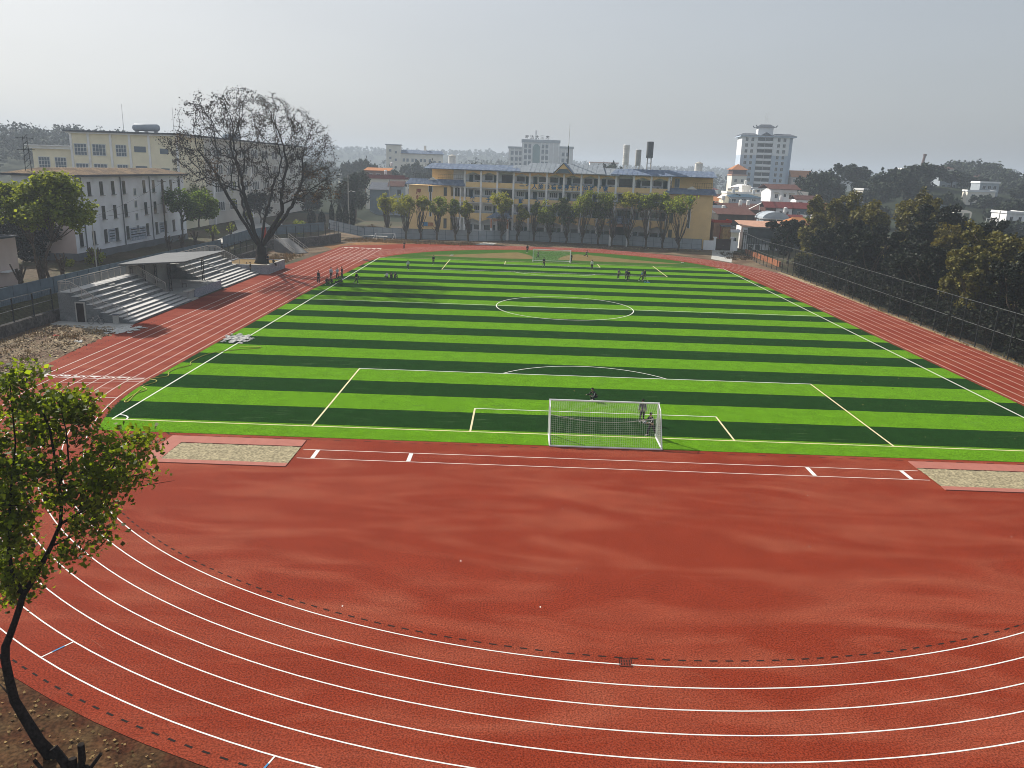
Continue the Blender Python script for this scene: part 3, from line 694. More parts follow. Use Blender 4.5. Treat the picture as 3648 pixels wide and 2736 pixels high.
# local frame: x along the facade, -y towards the pitch, z up
mb = MB(); mb.box(0, 11.5, 0, 12, 0, 12.95); mb.build('left_wing', M_yellow, SB)
mb = MB(); mb.box(67.75, 78.65, 0, 12, 0, 12.95); mb.build('right_wing', M_yellow, SB)
mb = MB(); mb.box(5.6, 15.2, 2.5, 12, 12.95, 17.15); mb.build('left_attic', M_yellow, SB)
mb = MB(); mb.box(68.3, 78.3, 2.5, 12, 12.95, 17.15); mb.build('right_attic', M_yellow, SB)
mb = MB(); mb.box(11.51, 67.74, 2.4, 12, 0, 17.1); mb.build('corridor_wall', M_grey_wall, SB)
LV = [0, 5.15, 9.15, 12.95]   # underside of each parapet band
COLS = [15.4, 19.75, 24.1, 28.4, 32.6, 37.05, 41.45, 45.9, 50.3, 54.65, 59.05, 63.35, 67.7]
for z0, z1 in ((5.15, 6.4), (9.15, 10.4), (12.95, 14.25)):
    mb = MB(); mb.box(11.52, 15.2, -.02, .12, z0, z1) if z0 < 12 else None
    mb.box(15.2, 67.74, -.12, .05, z0, z1); mb.build('parapet', M_yellow, SB)
    mb = MB(); mb.box(11.52, 67.7, .06, 2.39, z0-.25, z0+.02); mb.build('corridor_floor', M_grey_wall, SB)
    mb = MB(); mb.tube([(15.3, -.03, z1+.28), (67.6, -.03, z1+.28)], .04, 5); mb.tube([(15.3, -.03, z1+.1), (67.6, -.03, z1+.1)], .025, 5)
    for x in np.arange(15.5, 67.6, .9): mb.tube([(x, -.03, z1), (x, -.03, z1+.28)], .02, 4, False)
    mb.build('railing', mat('blue_rail_paint', (.05, .10, .15), .6, .1), SB)
for x in COLS:
    mb = MB(); mb.box(x-.24, x+.24, -.35, .2, 0, 17.05); mb.build('column', M_white_wall, SB)
for x in (12.5, 14.2):
    mb = MB(); mb.box(x-.17, x+.17, -.2, .2, 0, 12.9); mb.build('column', M_white_wall, SB)
for i, (a, b) in enumerate(zip(COLS, COLS[1:])):
    a += .25; b -= .25; m_ = (a+b)/2; w = b-a
    stair = i in (2, 9)
    if not stair:
        for zt, zs in ((17.05, 16.1), (5.14, 4.3)):   # pointed-arch beams at top and ground floor
            mb = MB(); mb.prism([(a, -.06, zt), (a, -.06, zs), (m_, -.06, zs+.62), (b, -.06, zs), (b, -.06, zt)], (0, .14, 0)); mb.build('arched_beam', M_yellow, SB)
    for fl, (z, fh) in enumerate(((0.2, 4), (5.2, 3.9), (9.2, 3.7), (13.0, 4))):
        if stair and fl != 0:
            mb = MB(); mb.box(a+.3, b-.3, 2.3, 2.39, z, z+3.3); mb.build('stairwell_opening', M_glass, SB); continue
        left = i % 2 == 0
        dx = a+.75 if left else b-.75
        mb = MB(); mb.box(dx-.5, dx+.5, 2.3, 2.39, z, z+2.6)
        mb.box(dx-.5, dx+.5, 2.33, 2.39, z+2.6, z+3.05); mb.build('door', M_door, SB)
        win(SB, m_+(.75 if left else -.75), 2.39, z+1.75, 2.0, 1.25, 'four' if fl in (1, 2) else 'plain', M_glass)
for i in (0, 1, 3, 4, 5, 6, 7, 8, 10, 11):
    mb = MB(); x = (COLS[i]+COLS[i+1])/2+(.6 if i % 2 == 0 else -.6)
    mb.prism([(x+.32*cos(a), 2.36, 14.25+.2*sin(a)) for a in np.linspace(0, 2*pi, 8, endpoint=False)], (0, .03, 0)); mb.build('wall_plaque', M_hoard_b, SB)
# slate roofs
def slope_roof(name, x0, x1, ye, ze, yr, zr, m, over=(1.1, 1.1), th=.14, root=None, back=False):
    mb = MB(); mb.prism([(x0, ye, ze), (x1, ye, ze), (x1-over[1], yr, zr), (x0+over[0], yr, zr)], (0, 0, th))
    if back: mb.prism([(x0+over[0], yr+.01, zr), (x1-over[1], yr+.01, zr), (x1, 2*yr-ye, ze), (x0, 2*yr-ye, ze)], (0, 0, th))
    for x in np.arange(x0+over[0]+.6, x1-over[1], 1.2): mb.bar((x, ye, ze+th+.012), (x, yr, zr+th+.012), .10, .05)
    return mb.build(name, m, root or SB)
slope_roof('roof', 4.5, 30.2, -1.1, 17.2, 2.0, 18.55, M_blue_roof)
slope_roof('roof', 53.2, 79.2, -1.1, 17.2, 2.0, 18.6, M_blue_roof)
slope_roof('roof', 27.0, 34, -1.25, 16.95, 2.0, 18.7, M_pale_roof)
slope_roof('roof', 50, 55.6, -1.25, 16.95, 2.0, 18.6, M_pale_roof)
slope_roof('roof', 30.5, 52.0, -1.5, 17.1, 2.6, 19.35, M_pale_roof, (1.6, 1.3), back=True)
slope_roof('roof', -.8, 15.7, -1.0, 13.1, .6, 14.5, M_blue_roof, (1.0, .9))
slope_roof('roof', 66.7, 79.4, -1.0, 13.1, .6, 14.4, M_blue_roof, (.9, .7))
mb = MB(); mb.box(4.8, 29.5, 2.05, 11.9, 17.16, 18.5); mb.box(54, 78.2, 2.05, 11.9, 17.16, 18.5); mb.box(33, 51, 3, 11.9, 17.12, 18.9); mb.build('flat_roof', M_conc, SB)
# gabled dormer over the middle
mb = MB(); mb.prism([(39.1, -1.7, 17.15), (41.4, -1.7, 19.5), (43.6, -1.7, 17.15)], (0, .12, 0)); g0 = mb.build('gable', M_yellow, SB)
mb = MB(); mb.prism([(39.3, -1.74, 17.2), (40.4, -1.74, 18.2), (42.4, -1.74, 18.2), (43.4, -1.74, 17.2)], (0, .04, 0)); mb.build('gable_panel', M_hoard_b, g0)
mb = MB()
for xa, xb in ((38.7, 41.4), (44.0, 41.4)): mb.prism([(xa, -1.9, 16.95), (xb, -1.9, 19.6), (xb, 2.5, 19.6), (xa, -.4, 16.95)], (0, 0, .13))
mb.build('dormer_roof', M_blue_roof, g0)
for x, lab in ((6.4, 0), (73.3, 1)):
    mb = MB(); mb.prism([(x-1.3, .3, 14.35), (x, .3, 15.1), (x+1.3, .3, 14.35)], (0, .3, 0)); mb.build('small_gable', M_cream, SB)
for x0, x1 in ((1.0, 5.6), (7.8, 14.6), (73.5, 78.4)):
    mb = MB()
    for z in (15.0, 15.9): mb.tube([(x0, .75, z), (x1, .75, z)], .03, 5)
    for x in np.arange(x0, x1+.1, .55): mb.tube([(x, .75, 14.4), (x, .75, 15.9)], .02, 4)
    mb.build('terrace_railing', M_black_steel, SB)
# slit windows in the wings
for xc, top in ((6.0, M_glass), (73.2, mat('bright_green_pane', (.06, .42, .17), .5, .1))):
    mb = MB(); mb.box(xc-.6, xc-.5, -.1, .0, 11.3, 12.9); mb.box(xc+.5, xc+.6, -.1, 0, 11.3, 12.9); mb.box(xc-.4, xc-.25, -.1, 0, 4.9, 11.3); mb.box(xc+.25, xc+.4, -.1, 0, 4.9, 11.3)
    sw = mb.build('slit_window', M_white_wall, SB)
    mb = MB(); mb.box(xc-.5, xc+.5, -.05, -.01, 11.3, 12.9); mb.build('upper_pane', top, sw)
    mb = MB(); mb.box(xc-.25, xc+.25, -.05, -.01, 4.95, 11.29); mb.build('lower_pane', M_glass, sw)
for x, z, w, h in ((10.05, 10.4, .85, 2.2), (10.05, 2.0, .85, 2.6), (68.9, 6.0, .9, 2.5), (68.9, 2.2, .9, 2.2)): win(SB, x, -.0, z, w, h, 'plain')
for x in (12.05, 13.3, 14.8):
    for z in (1.2, 5.9, 10.3): win(SB, x, 2.38, z, .9, 2.2, 'plain')
win(SB, 14.2, 2.49, 14.6, 1.6, 2.2, 'plain'); win(SB, 69.6, 2.49, 14.5, 1.2, 2.3, 'two', M_glass_b)
# two porches with couplets
for xc in (25.8, 56.5):
    pr = MB(); pr.prism([(xc-3.4, -4.2, 5.5), (xc+3.4, -4.2, 5.5), (xc+1.6, -1.6, 6.7), (xc-1.6, -1.6, 6.7)], (0, 0, .12))
    pr.prism([(xc-1.6, -1.6, 6.7), (xc+1.6, -1.6, 6.7), (xc+2.6, .0, 6.2), (xc-2.6, 0, 6.2)], (0, 0, .12))
    pr.prism([(xc-.9, -4.3, 5.55), (xc, -4.3, 6.15), (xc+.9, -4.3, 5.55)], (0, 1.2, .2)); pr.box(xc-1.15, xc+1.15, -1.4, -1.2, 6.6, 7.25)
    po = pr.build('porch_roof', M_blue_roof, SB)
    for s in (-1, 1):
        mb = MB(); mb.box(xc+s*2.15-.28, xc+s*2.15+.28, -3.9, -3.4, 0, 5.45); c = mb.build('porch_pillar', M_white_wall, SB)
        mb = MB(); mb.box(xc+s*2.15-.22, xc+s*2.15+.22, -3.94, -3.91, 2.9, 5.2); cp = mb.build('couplet_board', mat('orange_couplet', (.55, .30, .17), .8, .05), c)
        for k, ch in enumerate('春风化雨润' if s < 0 else '桃李满园香'): text_mesh('couplet_character', ch, .42, M_red_sign, cp, (xc+s*2.15, -3.945, 4.95-.43*k), (pi/2, 0, 0))
    mb = MB(); mb.box(xc-1.8, xc+1.8, -3.6, -3.5, 4.7, 5.3); mb.build('porch_beam', M_pinkor_roof, SB)
    mb = MB(); mb.box(xc-1.85, xc+1.85, 2.2, 2.38, .1, 4.4); mb.build('entrance', M_dash, SB)
for k, ch in enumerate('厚德楼'): text_mesh('wall_character', ch, 1.5, M_text_red, SB, (2.7, -.03, 11.2-1.67*k), (pi/2, 0, 0), .02, .03)
for k, ch in enumerate('一个人的幸福来源于他的好习惯'): text_mesh('slogan_character', ch, 1.3, M_text_blue, SB, (30.6+1.648*k, -.16, 13.58), (pi/2, 0, 0), .02, .05)
for x, ch in ((17.55, '教'), (21.9, '于'), (30.5, '耐'), (34.8, '心'), (61.2, '精')): text_mesh('slogan_character', ch, 1.3, M_text_blue, SB, (x, -.16, 9.77), (pi/2, 0, 0), .02, .05)
mb = MB(); mb.box(3.9, 5.3, -.3, -.2, 2.4, 3.4); mb.build('notice_board', M_blue_sign, SB)
mb = MB(); mb.box(5.4, 6.8, -.3, -.2, 2.5, 3.35); mb.build('notice_board', M_orange_roof, SB)
def on_school(x, y, z):
    a = radians(-11.53); return (-36.44+x*cos(a)-y*sin(a), 164+x*sin(a)+y*cos(a), z)
# water tanks and mast standing on the roof
def tank_tower(x, y, r, zb, zt, legs, m, lab, ribs=0):
    lx = on_school(x, y, 18.5); root = empty('water_tank', lx, 0, lab, 'water tank', 'roof top water tanks')
    h0 = zb-18.5; h1 = zt-18.5; mb = MB(); mb.lathe([(r*.97, h0), (r, h0+.05), (r, h1-.08), (r*.9, h1)], 20); b = mb.build('drum', m, root)
    for k in range(ribs): z = h0+(h1-h0)*(k+.5)/ribs; q = MB(); q.lathe([(r, z-.06), (r+.05, z-.03), (r+.05, z+.03), (r, z+.06)], 20); q.build('hoop', m, root)
    for k in range(4):
        a = pi/4+k*pi/2; q = MB(); q.bar((r*.8*cos(a), r*.8*sin(a), 0), (r*.75*cos(a), r*.75*sin(a), h0), .14); q.build('leg', M_tank_d, root)
    if legs:
        q = MB()
        for z in np.arange(.6, h0, 1.2):
            for k in range(4): a, b2 = pi/4+k*pi/2, pi/4+(k+1)*pi/2; q.bar((r*.78*cos(a), r*.78*sin(a), z), (r*.78*cos(b2), r*.78*sin(b2), min(h0, z+(.9 if k % 2 else 0))), .08)
        q.build('brace', M_tank_d, root)
    return root
tank_tower(56.35, 4, .78, 19.6, 24.6, 0, M_tank, 'tall ribbed silver water tank on the school roof', 9)
tank_tower(59.4, 4, .72, 19.6, 23.5, 0, M_tank_d, 'medium height smooth grey water tank on the school roof between two taller ones', 2)
tank_tower(62.2, 4, .87, 21.6, 25.5, 1, mat('slate_tank_metal', (.16, .17, .18), .6, .1), 'dark grey water tank raised on a lattice stand on the school roof', 0)
for x, lab in ((10.0, 'squat round water tank with conical lid above the left end of the school roof'), (74.5, 'squat round water tank with conical lid above the right end of the school roof')):
    root = empty('water_tank', on_school(x, 6, 18.5), 0, lab, 'water tank', 'roof top water tanks')
    mb = MB(); mb.lathe([(.98, 0), (.98, 2.1), (1.05, 2.12)], 20); mb.build('drum', M_tank, root)
    mb = MB(); mb.lathe([(1.05, 2.13), (.5, 2.4), (.03, 2.62)], 20); mb.build('lid', M_conc_l, root)
root = empty('roof_mast', on_school(41.7, 3.2, 19.4), 0, 'thin white lightning mast on a dark pole above the middle of the school roof', 'mast')
mb = MB(); mb.tube([(0, 0, 0), (0, 0, 4.6)], .13, 6); mb.build('pole', M_black_steel, root)
mb = MB(); mb.tube([(0, 0, 4.6), (.1, 0, 9.5), (.1, 0, 10.2)], [.09, .05, .02], 6); mb.build('rod', M_frame, root)

# ---------------------------------------------------------------- white three storey building on the left
WB = empty('dormitory_building', (-71.6, 65, 0), 0, 'white three storey block, narrow dark windows, dry grass on its roof, behind the grandstand', 'building')
mb = MB(); mb.box(-8.5, 0, 0, 39.4, 3.6, 14.6); mb.build('wall', mat('bluish_white_wall', (.80, .81, .85), .85, .08, .35, stain=(.62, .62, .63), stscale=.3, stthr=.64), WB)
mb = MB(); mb.box(-8.4, -.05, -.04, 0, 3.6, 9.0); mb.build('end_wall', M_pink_wall, WB)
mb = MB(); mb.box(-8.6, .12, -.1, 39.5, 0, 3.59); mb.build('plinth', M_plinth, WB)
mb = MB(); e = .7
A = [(-9-e, -e, 14.6), (e, -e, 14.6), (e, 39.4+e, 14.6), (-9-e, 39.4+e, 14.6)]
mb.prism(A, (0, 0, .3)); mb.build('eave', M_dark_roof, WB)
mb = MB(); B_ = [(-9-e+.1, -e+.1, 14.902), (e-.1, -e+.1, 14.902), (e-.1, 39.3+e, 14.902), (-9-e+.1, 39.3+e, 14.902)]; T_ = [(-6, 3, 15.75), (-3, 3, 15.75), (-3, 36.5, 15.75), (-6, 36.5, 15.75)]
mb.add(B_+T_, [(0, 1, 5, 4), (1, 2, 6, 5), (2, 3, 7, 6), (3, 0, 4, 7), (4, 5, 6, 7)]); mb.build('grass_roof', M_grass_roof, WB)
for zz, h in ((4.5, 2.05), (8.1, 2.05), (11.8, 2.05)):
    for k in range(11):
        y = 66.4+3.58*k-65
        if k == 5: continue
        o = win(WB, 0.0, y, zz, .95, h, 'plain', rz=pi/2)
        q = MB(); q.box(-.62, .62, -.28, -.03, -.09, .0); s_ = q.build('sill', M_conc, o); s_.scale = (1/.95, 1, 1/h)
for z in (5.3, 7.3, 9.4, 11.4): win(WB, 0, 19.3, z, .8, 1.2, 'two', M_glass_b, rz=pi/2, name='stair_window')
for y in (2.7, 14.6, 24.9, 37.1): q = MB(); q.tube([(.1, y, 3.6), (.1, y, 14.5)], .09, 6); q.build('drain_pipe', M_plinth, WB)
for (y0, y1, z0, z1, t) in ((9.4, 11.6, 4.5, 6.5, '励志'), (16.4, 22.2, 4.0, 6.2, '学海无涯'), (27.6, 29.5, 4.6, 6.4, '勤奋')):
    q = MB(); q.box(.02, .05, y0, y1, z0, z1); b = q.build('mural', mat('pale_mural_panel', (.50, .52, .58), .8, .25, 1.2, stain=(.28, .33, .42), stscale=1.6, stthr=.56), WB)
    for k in range(4): q = MB(); q.bar((.056, y0+.3, z1-.3-.42*k), (.056, y1-.3, z1-.35-.40*k), .01, .16); q.build('mural_stroke', M_hoard_b if k % 2 else M_text_dark, b)
# ---------------------------------------------------------------- yellow four storey building
YB = empty('classroom_building', (-104.2, 125, 0), 0, 'pale yellow four storey classroom block with white pilasters rising behind the white building', 'building')
mb = MB(); mb.box(0, 23.5, 0, 14, 2, 22.2); mb.build('wall', M_pale_yellow, YB)
mb = MB(); mb.box(8, 23.5, 14.01, 100, 2, 22.2); mb.build('long_wing', mat('weathered_cream_wall', (.58, .56, .52), .85, .08, .3), YB)
mb = MB(); mb.box(-.4, 24.1, -.7, 14.4, 22.2, 22.5); mb.box(8, 24.1, 14.41, 100.4, 22.2, 22.5); c = mb.build('cornice', M_white_wall, YB)
mb = MB(); mb.box(-.8, 24.5, -1.1, 14.6, 22.51, 22.85); mb.box(8, 24.5, 14.61, 100.8, 22.51, 22.85); mb.build('roof', M_dark_roof, YB)
mb = MB(); mb.box(-9, -.01, 1, 14, 2, 18.8); mb.build('low_wing', M_pale_yellow, YB)
mb = MB(); mb.box(-9.6, -.02, .3, 14.3, 18.8, 19.4); mb.box(-10, -.02, -.1, 14.4, 19.41, 19.6); mb.build('low_roof', M_white_wall, YB)
for x in (.3, 4.1, 8.9, 13.0, 17.2, 23.2): mb = MB(); mb.box(x-.22, x+.22, -.28, -.01, 2, 22.2); mb.build('pilaster', M_white_wall, YB)
for z in (13.3, 17.4, 9.2, 5.1):
    for x, w in ((2.2, 2.7), (6.2, 2.9), (11.0, 2.3)): win(YB, x, -.01, z+.3, w, 2.4, 'grid', M_glass_b)
    win(YB, 15.1, -.01, z+1.3, 2.5, 1.2, 'plain', M_glass_b)
    if z > 10: win(YB, 20.3, -.01, z+1.1, 1.8, 1.1, 'plain', M_glass_b)
for x in (-6.6, -3.0): win(YB, x, .99, 14.6, 2.5, 2.5, 'grid', M_glass_b)
for k in range(9):
    for z in (5.5, 10, 14.2, 18.3):
        if k % 3 == 0: mb = MB(); mb.box(23.52, 23.9, 17.5+k*9.1, 18.1+k*9.1, 2, 22.1); mb.build('pilaster', M_white_wall, YB) if z == 5.5 else None
        win(YB, 23.52, 22+k*9.1, z, 5.8, 2.3, 'four', M_glass, rz=pi/2)
for k, ch in enumerate('博学笃行'): text_mesh('wall_character', ch, 1.3, M_text_dark, YB, (22.5, -.3, 18.6-1.8*k), (pi/2, 0, 0), .02)
for x, y, z, L_ in ((17.5, 5, 22.9, 5.8), (21, 48, 22.9, 4.6)):
    root = empty('solar_heater', (-104.2+x-3, 125+y, z), 0, 'long grey water cylinder on the yellow classroom roof' if L_ > 5 else 'shorter grey water cylinder farther back on the yellow classroom roof', 'water tank')
    mb = MB(); mb.tube([(-L_/2, 0, 1.1), (-L_/2+.4, 0, 1.1), (L_/2-.4, 0, 1.1), (L_/2, 0, 1.1)], [.5, .8, .8, .5], 14); mb.build('cylinder', M_hoard, root, smooth=True)
    mb = MB(); [mb.bar((x_, 0, 0), (x_, 0, .3), .5, .8) for x_ in (-L_/2+.8, 0, L_/2-.8)]; mb.build('stand', M_tank_d, root)
for x, y, h, lab in ((9.5, 5, 6.0, 'thin lightning rod left of the long cylinder on the yellow classroom roof'), (20.2, 6, 5.6, 'thin lightning rod right of the long cylinder on the yellow classroom roof')):
    mb = MB(); mb.tube([(0, 0, 0), (0, 0, h)], [.07, .03], 5); plain_thing('lightning_rod', mb, M_frame, (-104.2+x, 125+y, 22.85), lab, 'lightning rod')
# pale corner building at the left edge
LB = empty('guard_house', (-66.6, 37, 1.6), 0, 'small pinkish plastered building cut off by the left edge of the photo', 'building')
mb = MB(); mb.box(-6, 0, 0, 6, .8, 6.4); mb.build('wall', M_pink_wall, LB)
mb = MB(); mb.box(-6.05, .05, -.05, 6.05, -1, .8); mb.build('plinth', M_plinth, LB)
mb = MB(); mb.box(-6.3, .3, -.3, 6.3, 6.4, 6.6); mb.build('roof', M_dark_roof, LB)
mb = MB(); mb.box(.3, .38, 1.0, 1.9, 3.2, 5.4); mb.build('hanging_sign', M_blue_sign, LB)
mb = MB(); mb.box(.05, 1.0, 2.2, 4.6, 2.6, 2.7); mb.build('awning', M_white_wall, LB)
# ---------------------------------------------------------------- distant large buildings
HT = empty('hotel_building', (-17.3, 520, 0), 0, 'pale hotel with an arched green glass front and characters on its roof, in the haze', 'building')
mb = MB(); mb.box(9.2, 35.1, 0, 16, 0, 36.3); mb.build('tower_wall', M_hotel, HT)
mb = MB(); mb.box(0, 9.19, 1, 15, 0, 32); mb.build('side_wing', M_hotel, HT)
mb = MB(); mb.box(35.11, 44.7, 1, 22, 0, 33); mb.build('side_wing', M_hotel, HT)
mb = MB(); mb.box(8.7, 35.6, -.6, 16.5, 36.3, 38.2); mb.box(-.5, 9.19, .5, 15.5, 32, 33.2); mb.box(35.11, 45.2, .5, 22.5, 33, 34.3); mb.build('cornice', M_hoard, HT)
mb = MB(); gx0, gx1 = 16.8, 21.6; gm = (gx0+gx1)/2
mb.prism([(gx0, -.25, 14), (gx1, -.25, 14)]+[(gm+2.4*cos(a), -.25, 32.6+2.6*sin(a)) for a in np.linspace(0, pi, 12)], (0, .24, 0)); mb.build('glass_front', M_green_glass, HT)
for x in (10.2, 13.2, 16.0, 22.4, 25.0, 27.8, 31.0, 34.6): mb = MB(); mb.box(x-.35, x+.35, -.5, -.01, 8, 36.2); mb.build('pilaster', M_white_wall, HT)
for x in (1, 4, 7, 36.4, 39.4, 42.4): mb = MB(); mb.box(x-.3, x+.3, .6, .99, 8, 31.9); mb.build('pilaster', M_white_wall, HT)
for z in (13, 17, 21, 25, 29):
    for x in (11.7, 14.6, 23.7, 26.4): win(HT, x, -.01, z, 1.9, 2.6, 'plain', M_glass_b)
    for x in (2.5, 5.5, 8.1, 37.9, 40.9): win(HT, x, .99, z-1.3, 1.8, 2.5, 'plain', M_glass_b)
for x in (11.7, 14.6, 23.7, 26.4): win(HT, x, -.01, 32.6, 1.9, 2.4, 'plain', M_glass_b)
for k, ch in enumerate('泰达大酒店'): text_mesh('roof_character', ch, 2.7, M_text_dark, HT, (12.4+3.55*k, 1, 39.6), (pi/2, 0, 0), .1, .05)
mb = MB(); mb.box(18.1, 19.4, 8, 9.2, 38.2, 44.6); mb.build('chimney', M_tank, HT)
for x, h in ((20.6, 44.5), (28.3, 44.3)): mb = MB(); mb.tube([(x, 6, 38.2), (x, 6, h)], .1, 4); mb.build('antenna', M_tank, HT)
AP = empty('apartment_block', (-82.1, 400, 0), radians(6), 'cream apartment block with a stair tower at its left end, hazy behind the trees', 'building')
mb = MB(); mb.box(0, 31, 0, 12, 0, 24.6); mb.build('wall', M_cream, AP)
mb = MB(); mb.box(0, 7.8, -.5, 9, 0, 28.6); mb.build('stair_tower', M_cream, AP)
mb = MB(); mb.box(-.5, 8.4, -1, 9.5, 28.6, 29); mb.build('tower_roof', M_hoard, AP)
slope_roof('roof', 7.9, 31.8, -1, 24.4, 3, 26.2, M_blue_roof, (.2, 1.5), root=AP)
mb = MB(); mb.box(20.5, 21.8, 4, 5, 24.6, 28.9); mb.build('chimney', M_cream, AP)
for z in (4, 8, 12, 16, 20):
    for x in (9.5, 11.6, 14.3, 16.2, 18.9, 21, 23.8, 26.4, 29.2): win(AP, x, -.01, z+(0 if x < 25 else -.8), 1.3, 1.8, 'two', M_glass_b)
for z in (9, 13, 17, 21, 25): win(AP, 2.2, -.51, z, 1.2, 1.4, 'two', M_glass_b); win(AP, 5.2, -.51, z-.8, 1.2, 1.3, 'two', M_glass_b)
TWR = empty('residential_tower', (111.8, 400, -2), radians(-5), 'tall white and pale blue residential tower with a pavilion roof, right of the school', 'building')
mb = MB(); zs = 31.5
mb.box(0, 8.4, 0, 15, 0, zs); mb.box(16.6, 25.2, 0, 15, 0, zs); mb.build('lower_wall', M_tower_b, TWR)
mb = MB(); mb.box(0, 8.4, 0, 15, zs, 41); mb.box(16.6, 25.2, 0, 15, zs, 41); mb.build('upper_wall', M_tower_w, TWR)
mb = MB(); mb.box(8.41, 16.59, 1.2, 15, 0, 41); mb.build('centre_wall', M_tower_w, TWR)
mb = MB(); mb.box(25.21, 27.5, 3, 13, 0, 40.8); mb.build('side_bay', M_tower_b, TWR)
for k in range(12):
    z = 4.3+3.05*k
    mb = MB(); mb.box(8.5, 16.5, -.3, 1.19, z, z+1.15); mb.build('balcony', M_tower_w, TWR)
    mb = MB(); mb.box(8.5, 12.35, .95, 1.19, z+1.2, z+2.9); mb.box(12.65, 16.5, .95, 1.19, z+1.2, z+2.9); mb.build('balcony_glazing', M_glass, TWR)
    for x in (2.6, 5.6, 19.6, 22.6): win(TWR, x, -.01, z+.9, 1.5, 1.9, 'two', M_glass)
    for y in (5.5, 9.5): win(TWR, 27.5, y, z+.9, 1.3, 1.9, 'two', M_glass, rz=pi/2)
mb = MB(); mb.box(-1.2, 9.4, -1.2, 16, 41, 41.7); mb.box(15.7, 28.5, -1.2, 16, 41, 41.7); mb.box(9.41, 15.69, -.6, 16, 41, 41.4); mb.build('eave', M_tower_b, TWR)
mb = MB()
for x0, x1 in ((-1.4, 9.2), (16.0, 28.6)):
    mb.add([(x0, -1.5, 41.71), (x1, -1.5, 41.71), (x1, 16.2, 41.71), (x0, 16.2, 41.71), (x0+2.5, 4, 43), (x1-2.5, 4, 43), (x1-2.5, 11, 43), (x0+2.5, 11, 43)], [(0, 1, 5, 4), (1, 2, 6, 5), (2, 3, 7, 6), (3, 0, 4, 7), (4, 5, 6, 7)])
mb.prism([(9.4, -.8, 41.8), (12.5, -.8, 43.6), (15.6, -.8, 41.8)], (0, 3, 0)); mb.build('roof', M_dark_roof, TWR)
mb = MB(); mb.box(9.0, 17.0, 5, 11, 41.72, 46.3); mb.build('pavilion', M_tower_w, TWR)
mb = MB(); mb.add([(8, 4, 46.31), (18, 4, 46.31), (18, 12, 46.31), (8, 12, 46.31), (10.5, 6.5, 47.9), (15.5, 6.5, 47.9), (15.5, 9.5, 47.9), (10.5, 9.5, 47.9)], [(0, 1, 5, 4), (1, 2, 6, 5), (2, 3, 7, 6), (3, 0, 4, 7), (4, 5, 6, 7), (3, 2, 1, 0)])
for sx, sy in ((8, 4), (18, 4), (18, 12), (8, 12)): mb.bar((sx, sy, 46.3), (sx+(sx-13)*.12, sy+(sy-8)*.12, 47.3), .4, .4)
mb.build('pavilion_roof', M_dark_roof, TWR)
for x in (12.6, 13.7): mb = MB(); mb.tube([(x, 8, 47.8), (x+.2, 8, 54)], .07, 4); mb.build('antenna', M_tank, TWR)
# ---------------------------------------------------------------- houses
def house(name, x, y, w, d, z0, h, wallm, roof, roofm, lab, rz=0, wins=(), rh=1.4, over=.5, group=None, door=None, cat='house', rot=0):
    r = empty(name, (x, y, z0), radians(rot), lab, cat, group)
    mb = MB(); mb.box(0, w, 0, d, 0, h); mb.build('wall', wallm, r)
    mb = MB(); o = over; b = [(-o, -o, h), (w+o, -o, h), (w+o, d+o, h), (-o, d+o, h)]; t = .12
    if roof == 'flat':
        mb.box(-o*.5, w+o*.5, -o*.5, d+o*.5, h, h+.2); mb.box(-o*.5, w+o*.5, -o*.5, -o*.5+.18, h+.2, h+.7); mb.box(-o*.5, -o*.5+.18, -o*.5+.18, d, h+.2, h+.7); mb.box(w+o*.5-.18, w+o*.5, -o*.5+.18, d, h+.2, h+.7)
    elif roof == 'hip':
        k = min(w, d)*.42; mb.add(b+[(k, d/2-.1 if d < w else k, h+rh), (w-k, d/2-.1 if d < w else k, h+rh), (w-k, d/2+.1 if d < w else d-k, h+rh), (k, d/2+.1 if d < w else d-k, h+rh)], [(0, 1, 5, 4), (1, 2, 6, 5), (2, 3, 7, 6), (3, 0, 4, 7), (4, 5, 6, 7), (3, 2, 1, 0)])
    elif roof == 'gable':
        mb.prism([(-o, -o, h-.15), (-o, d/2, h+rh), (-o, d+o, h-.15), (-o, d+o, h), (-o, d/2, h+rh+.18), (-o, -o, h)], (w+2*o, 0, 0))
    elif roof == 'gable_y':
        mb.prism([(-o, -o, h-.15), (w/2, -o, h+rh), (w+o, -o, h-.15), (w+o, -o, h), (w/2, -o, h+rh+.18), (-o, -o, h)], (0, d+2*o, 0))
        q = MB(); q.prism([(0, .02, h+.01), (w/2, .02, h+rh-.02), (w, .02, h+.01)], (0, .2, 0)); q.build('gable', wallm, r)
    elif roof == 'shed':
        mb.prism([(-o, -o, h), (w+o, -o, h), (w+o, d+o, h+rh), (-o, d+o, h+rh)], (0, 0, t))
    elif roof == 'arch':
        mb.prism([(w/2-(w/2+o)*cos(a), -o, h+rh*sin(a)) for a in np.linspace(0, pi, 12)], (0, d+2*o, 0))
    ro = mb.build('roof', roofm, r)
    for q in wins: win(r, q[0], -.0, q[1], q[2], q[3], *(q[4:] or ('two',)))
    if door: mb = MB(); mb.box(door[0], door[0]+door[1], -.06, .0, 0.02, door[2]); mb.build('door', M_door if len(door) < 4 else door[3], r)
    return r
def at_part(r, name, mb, m): return mb.build(name, m, r)
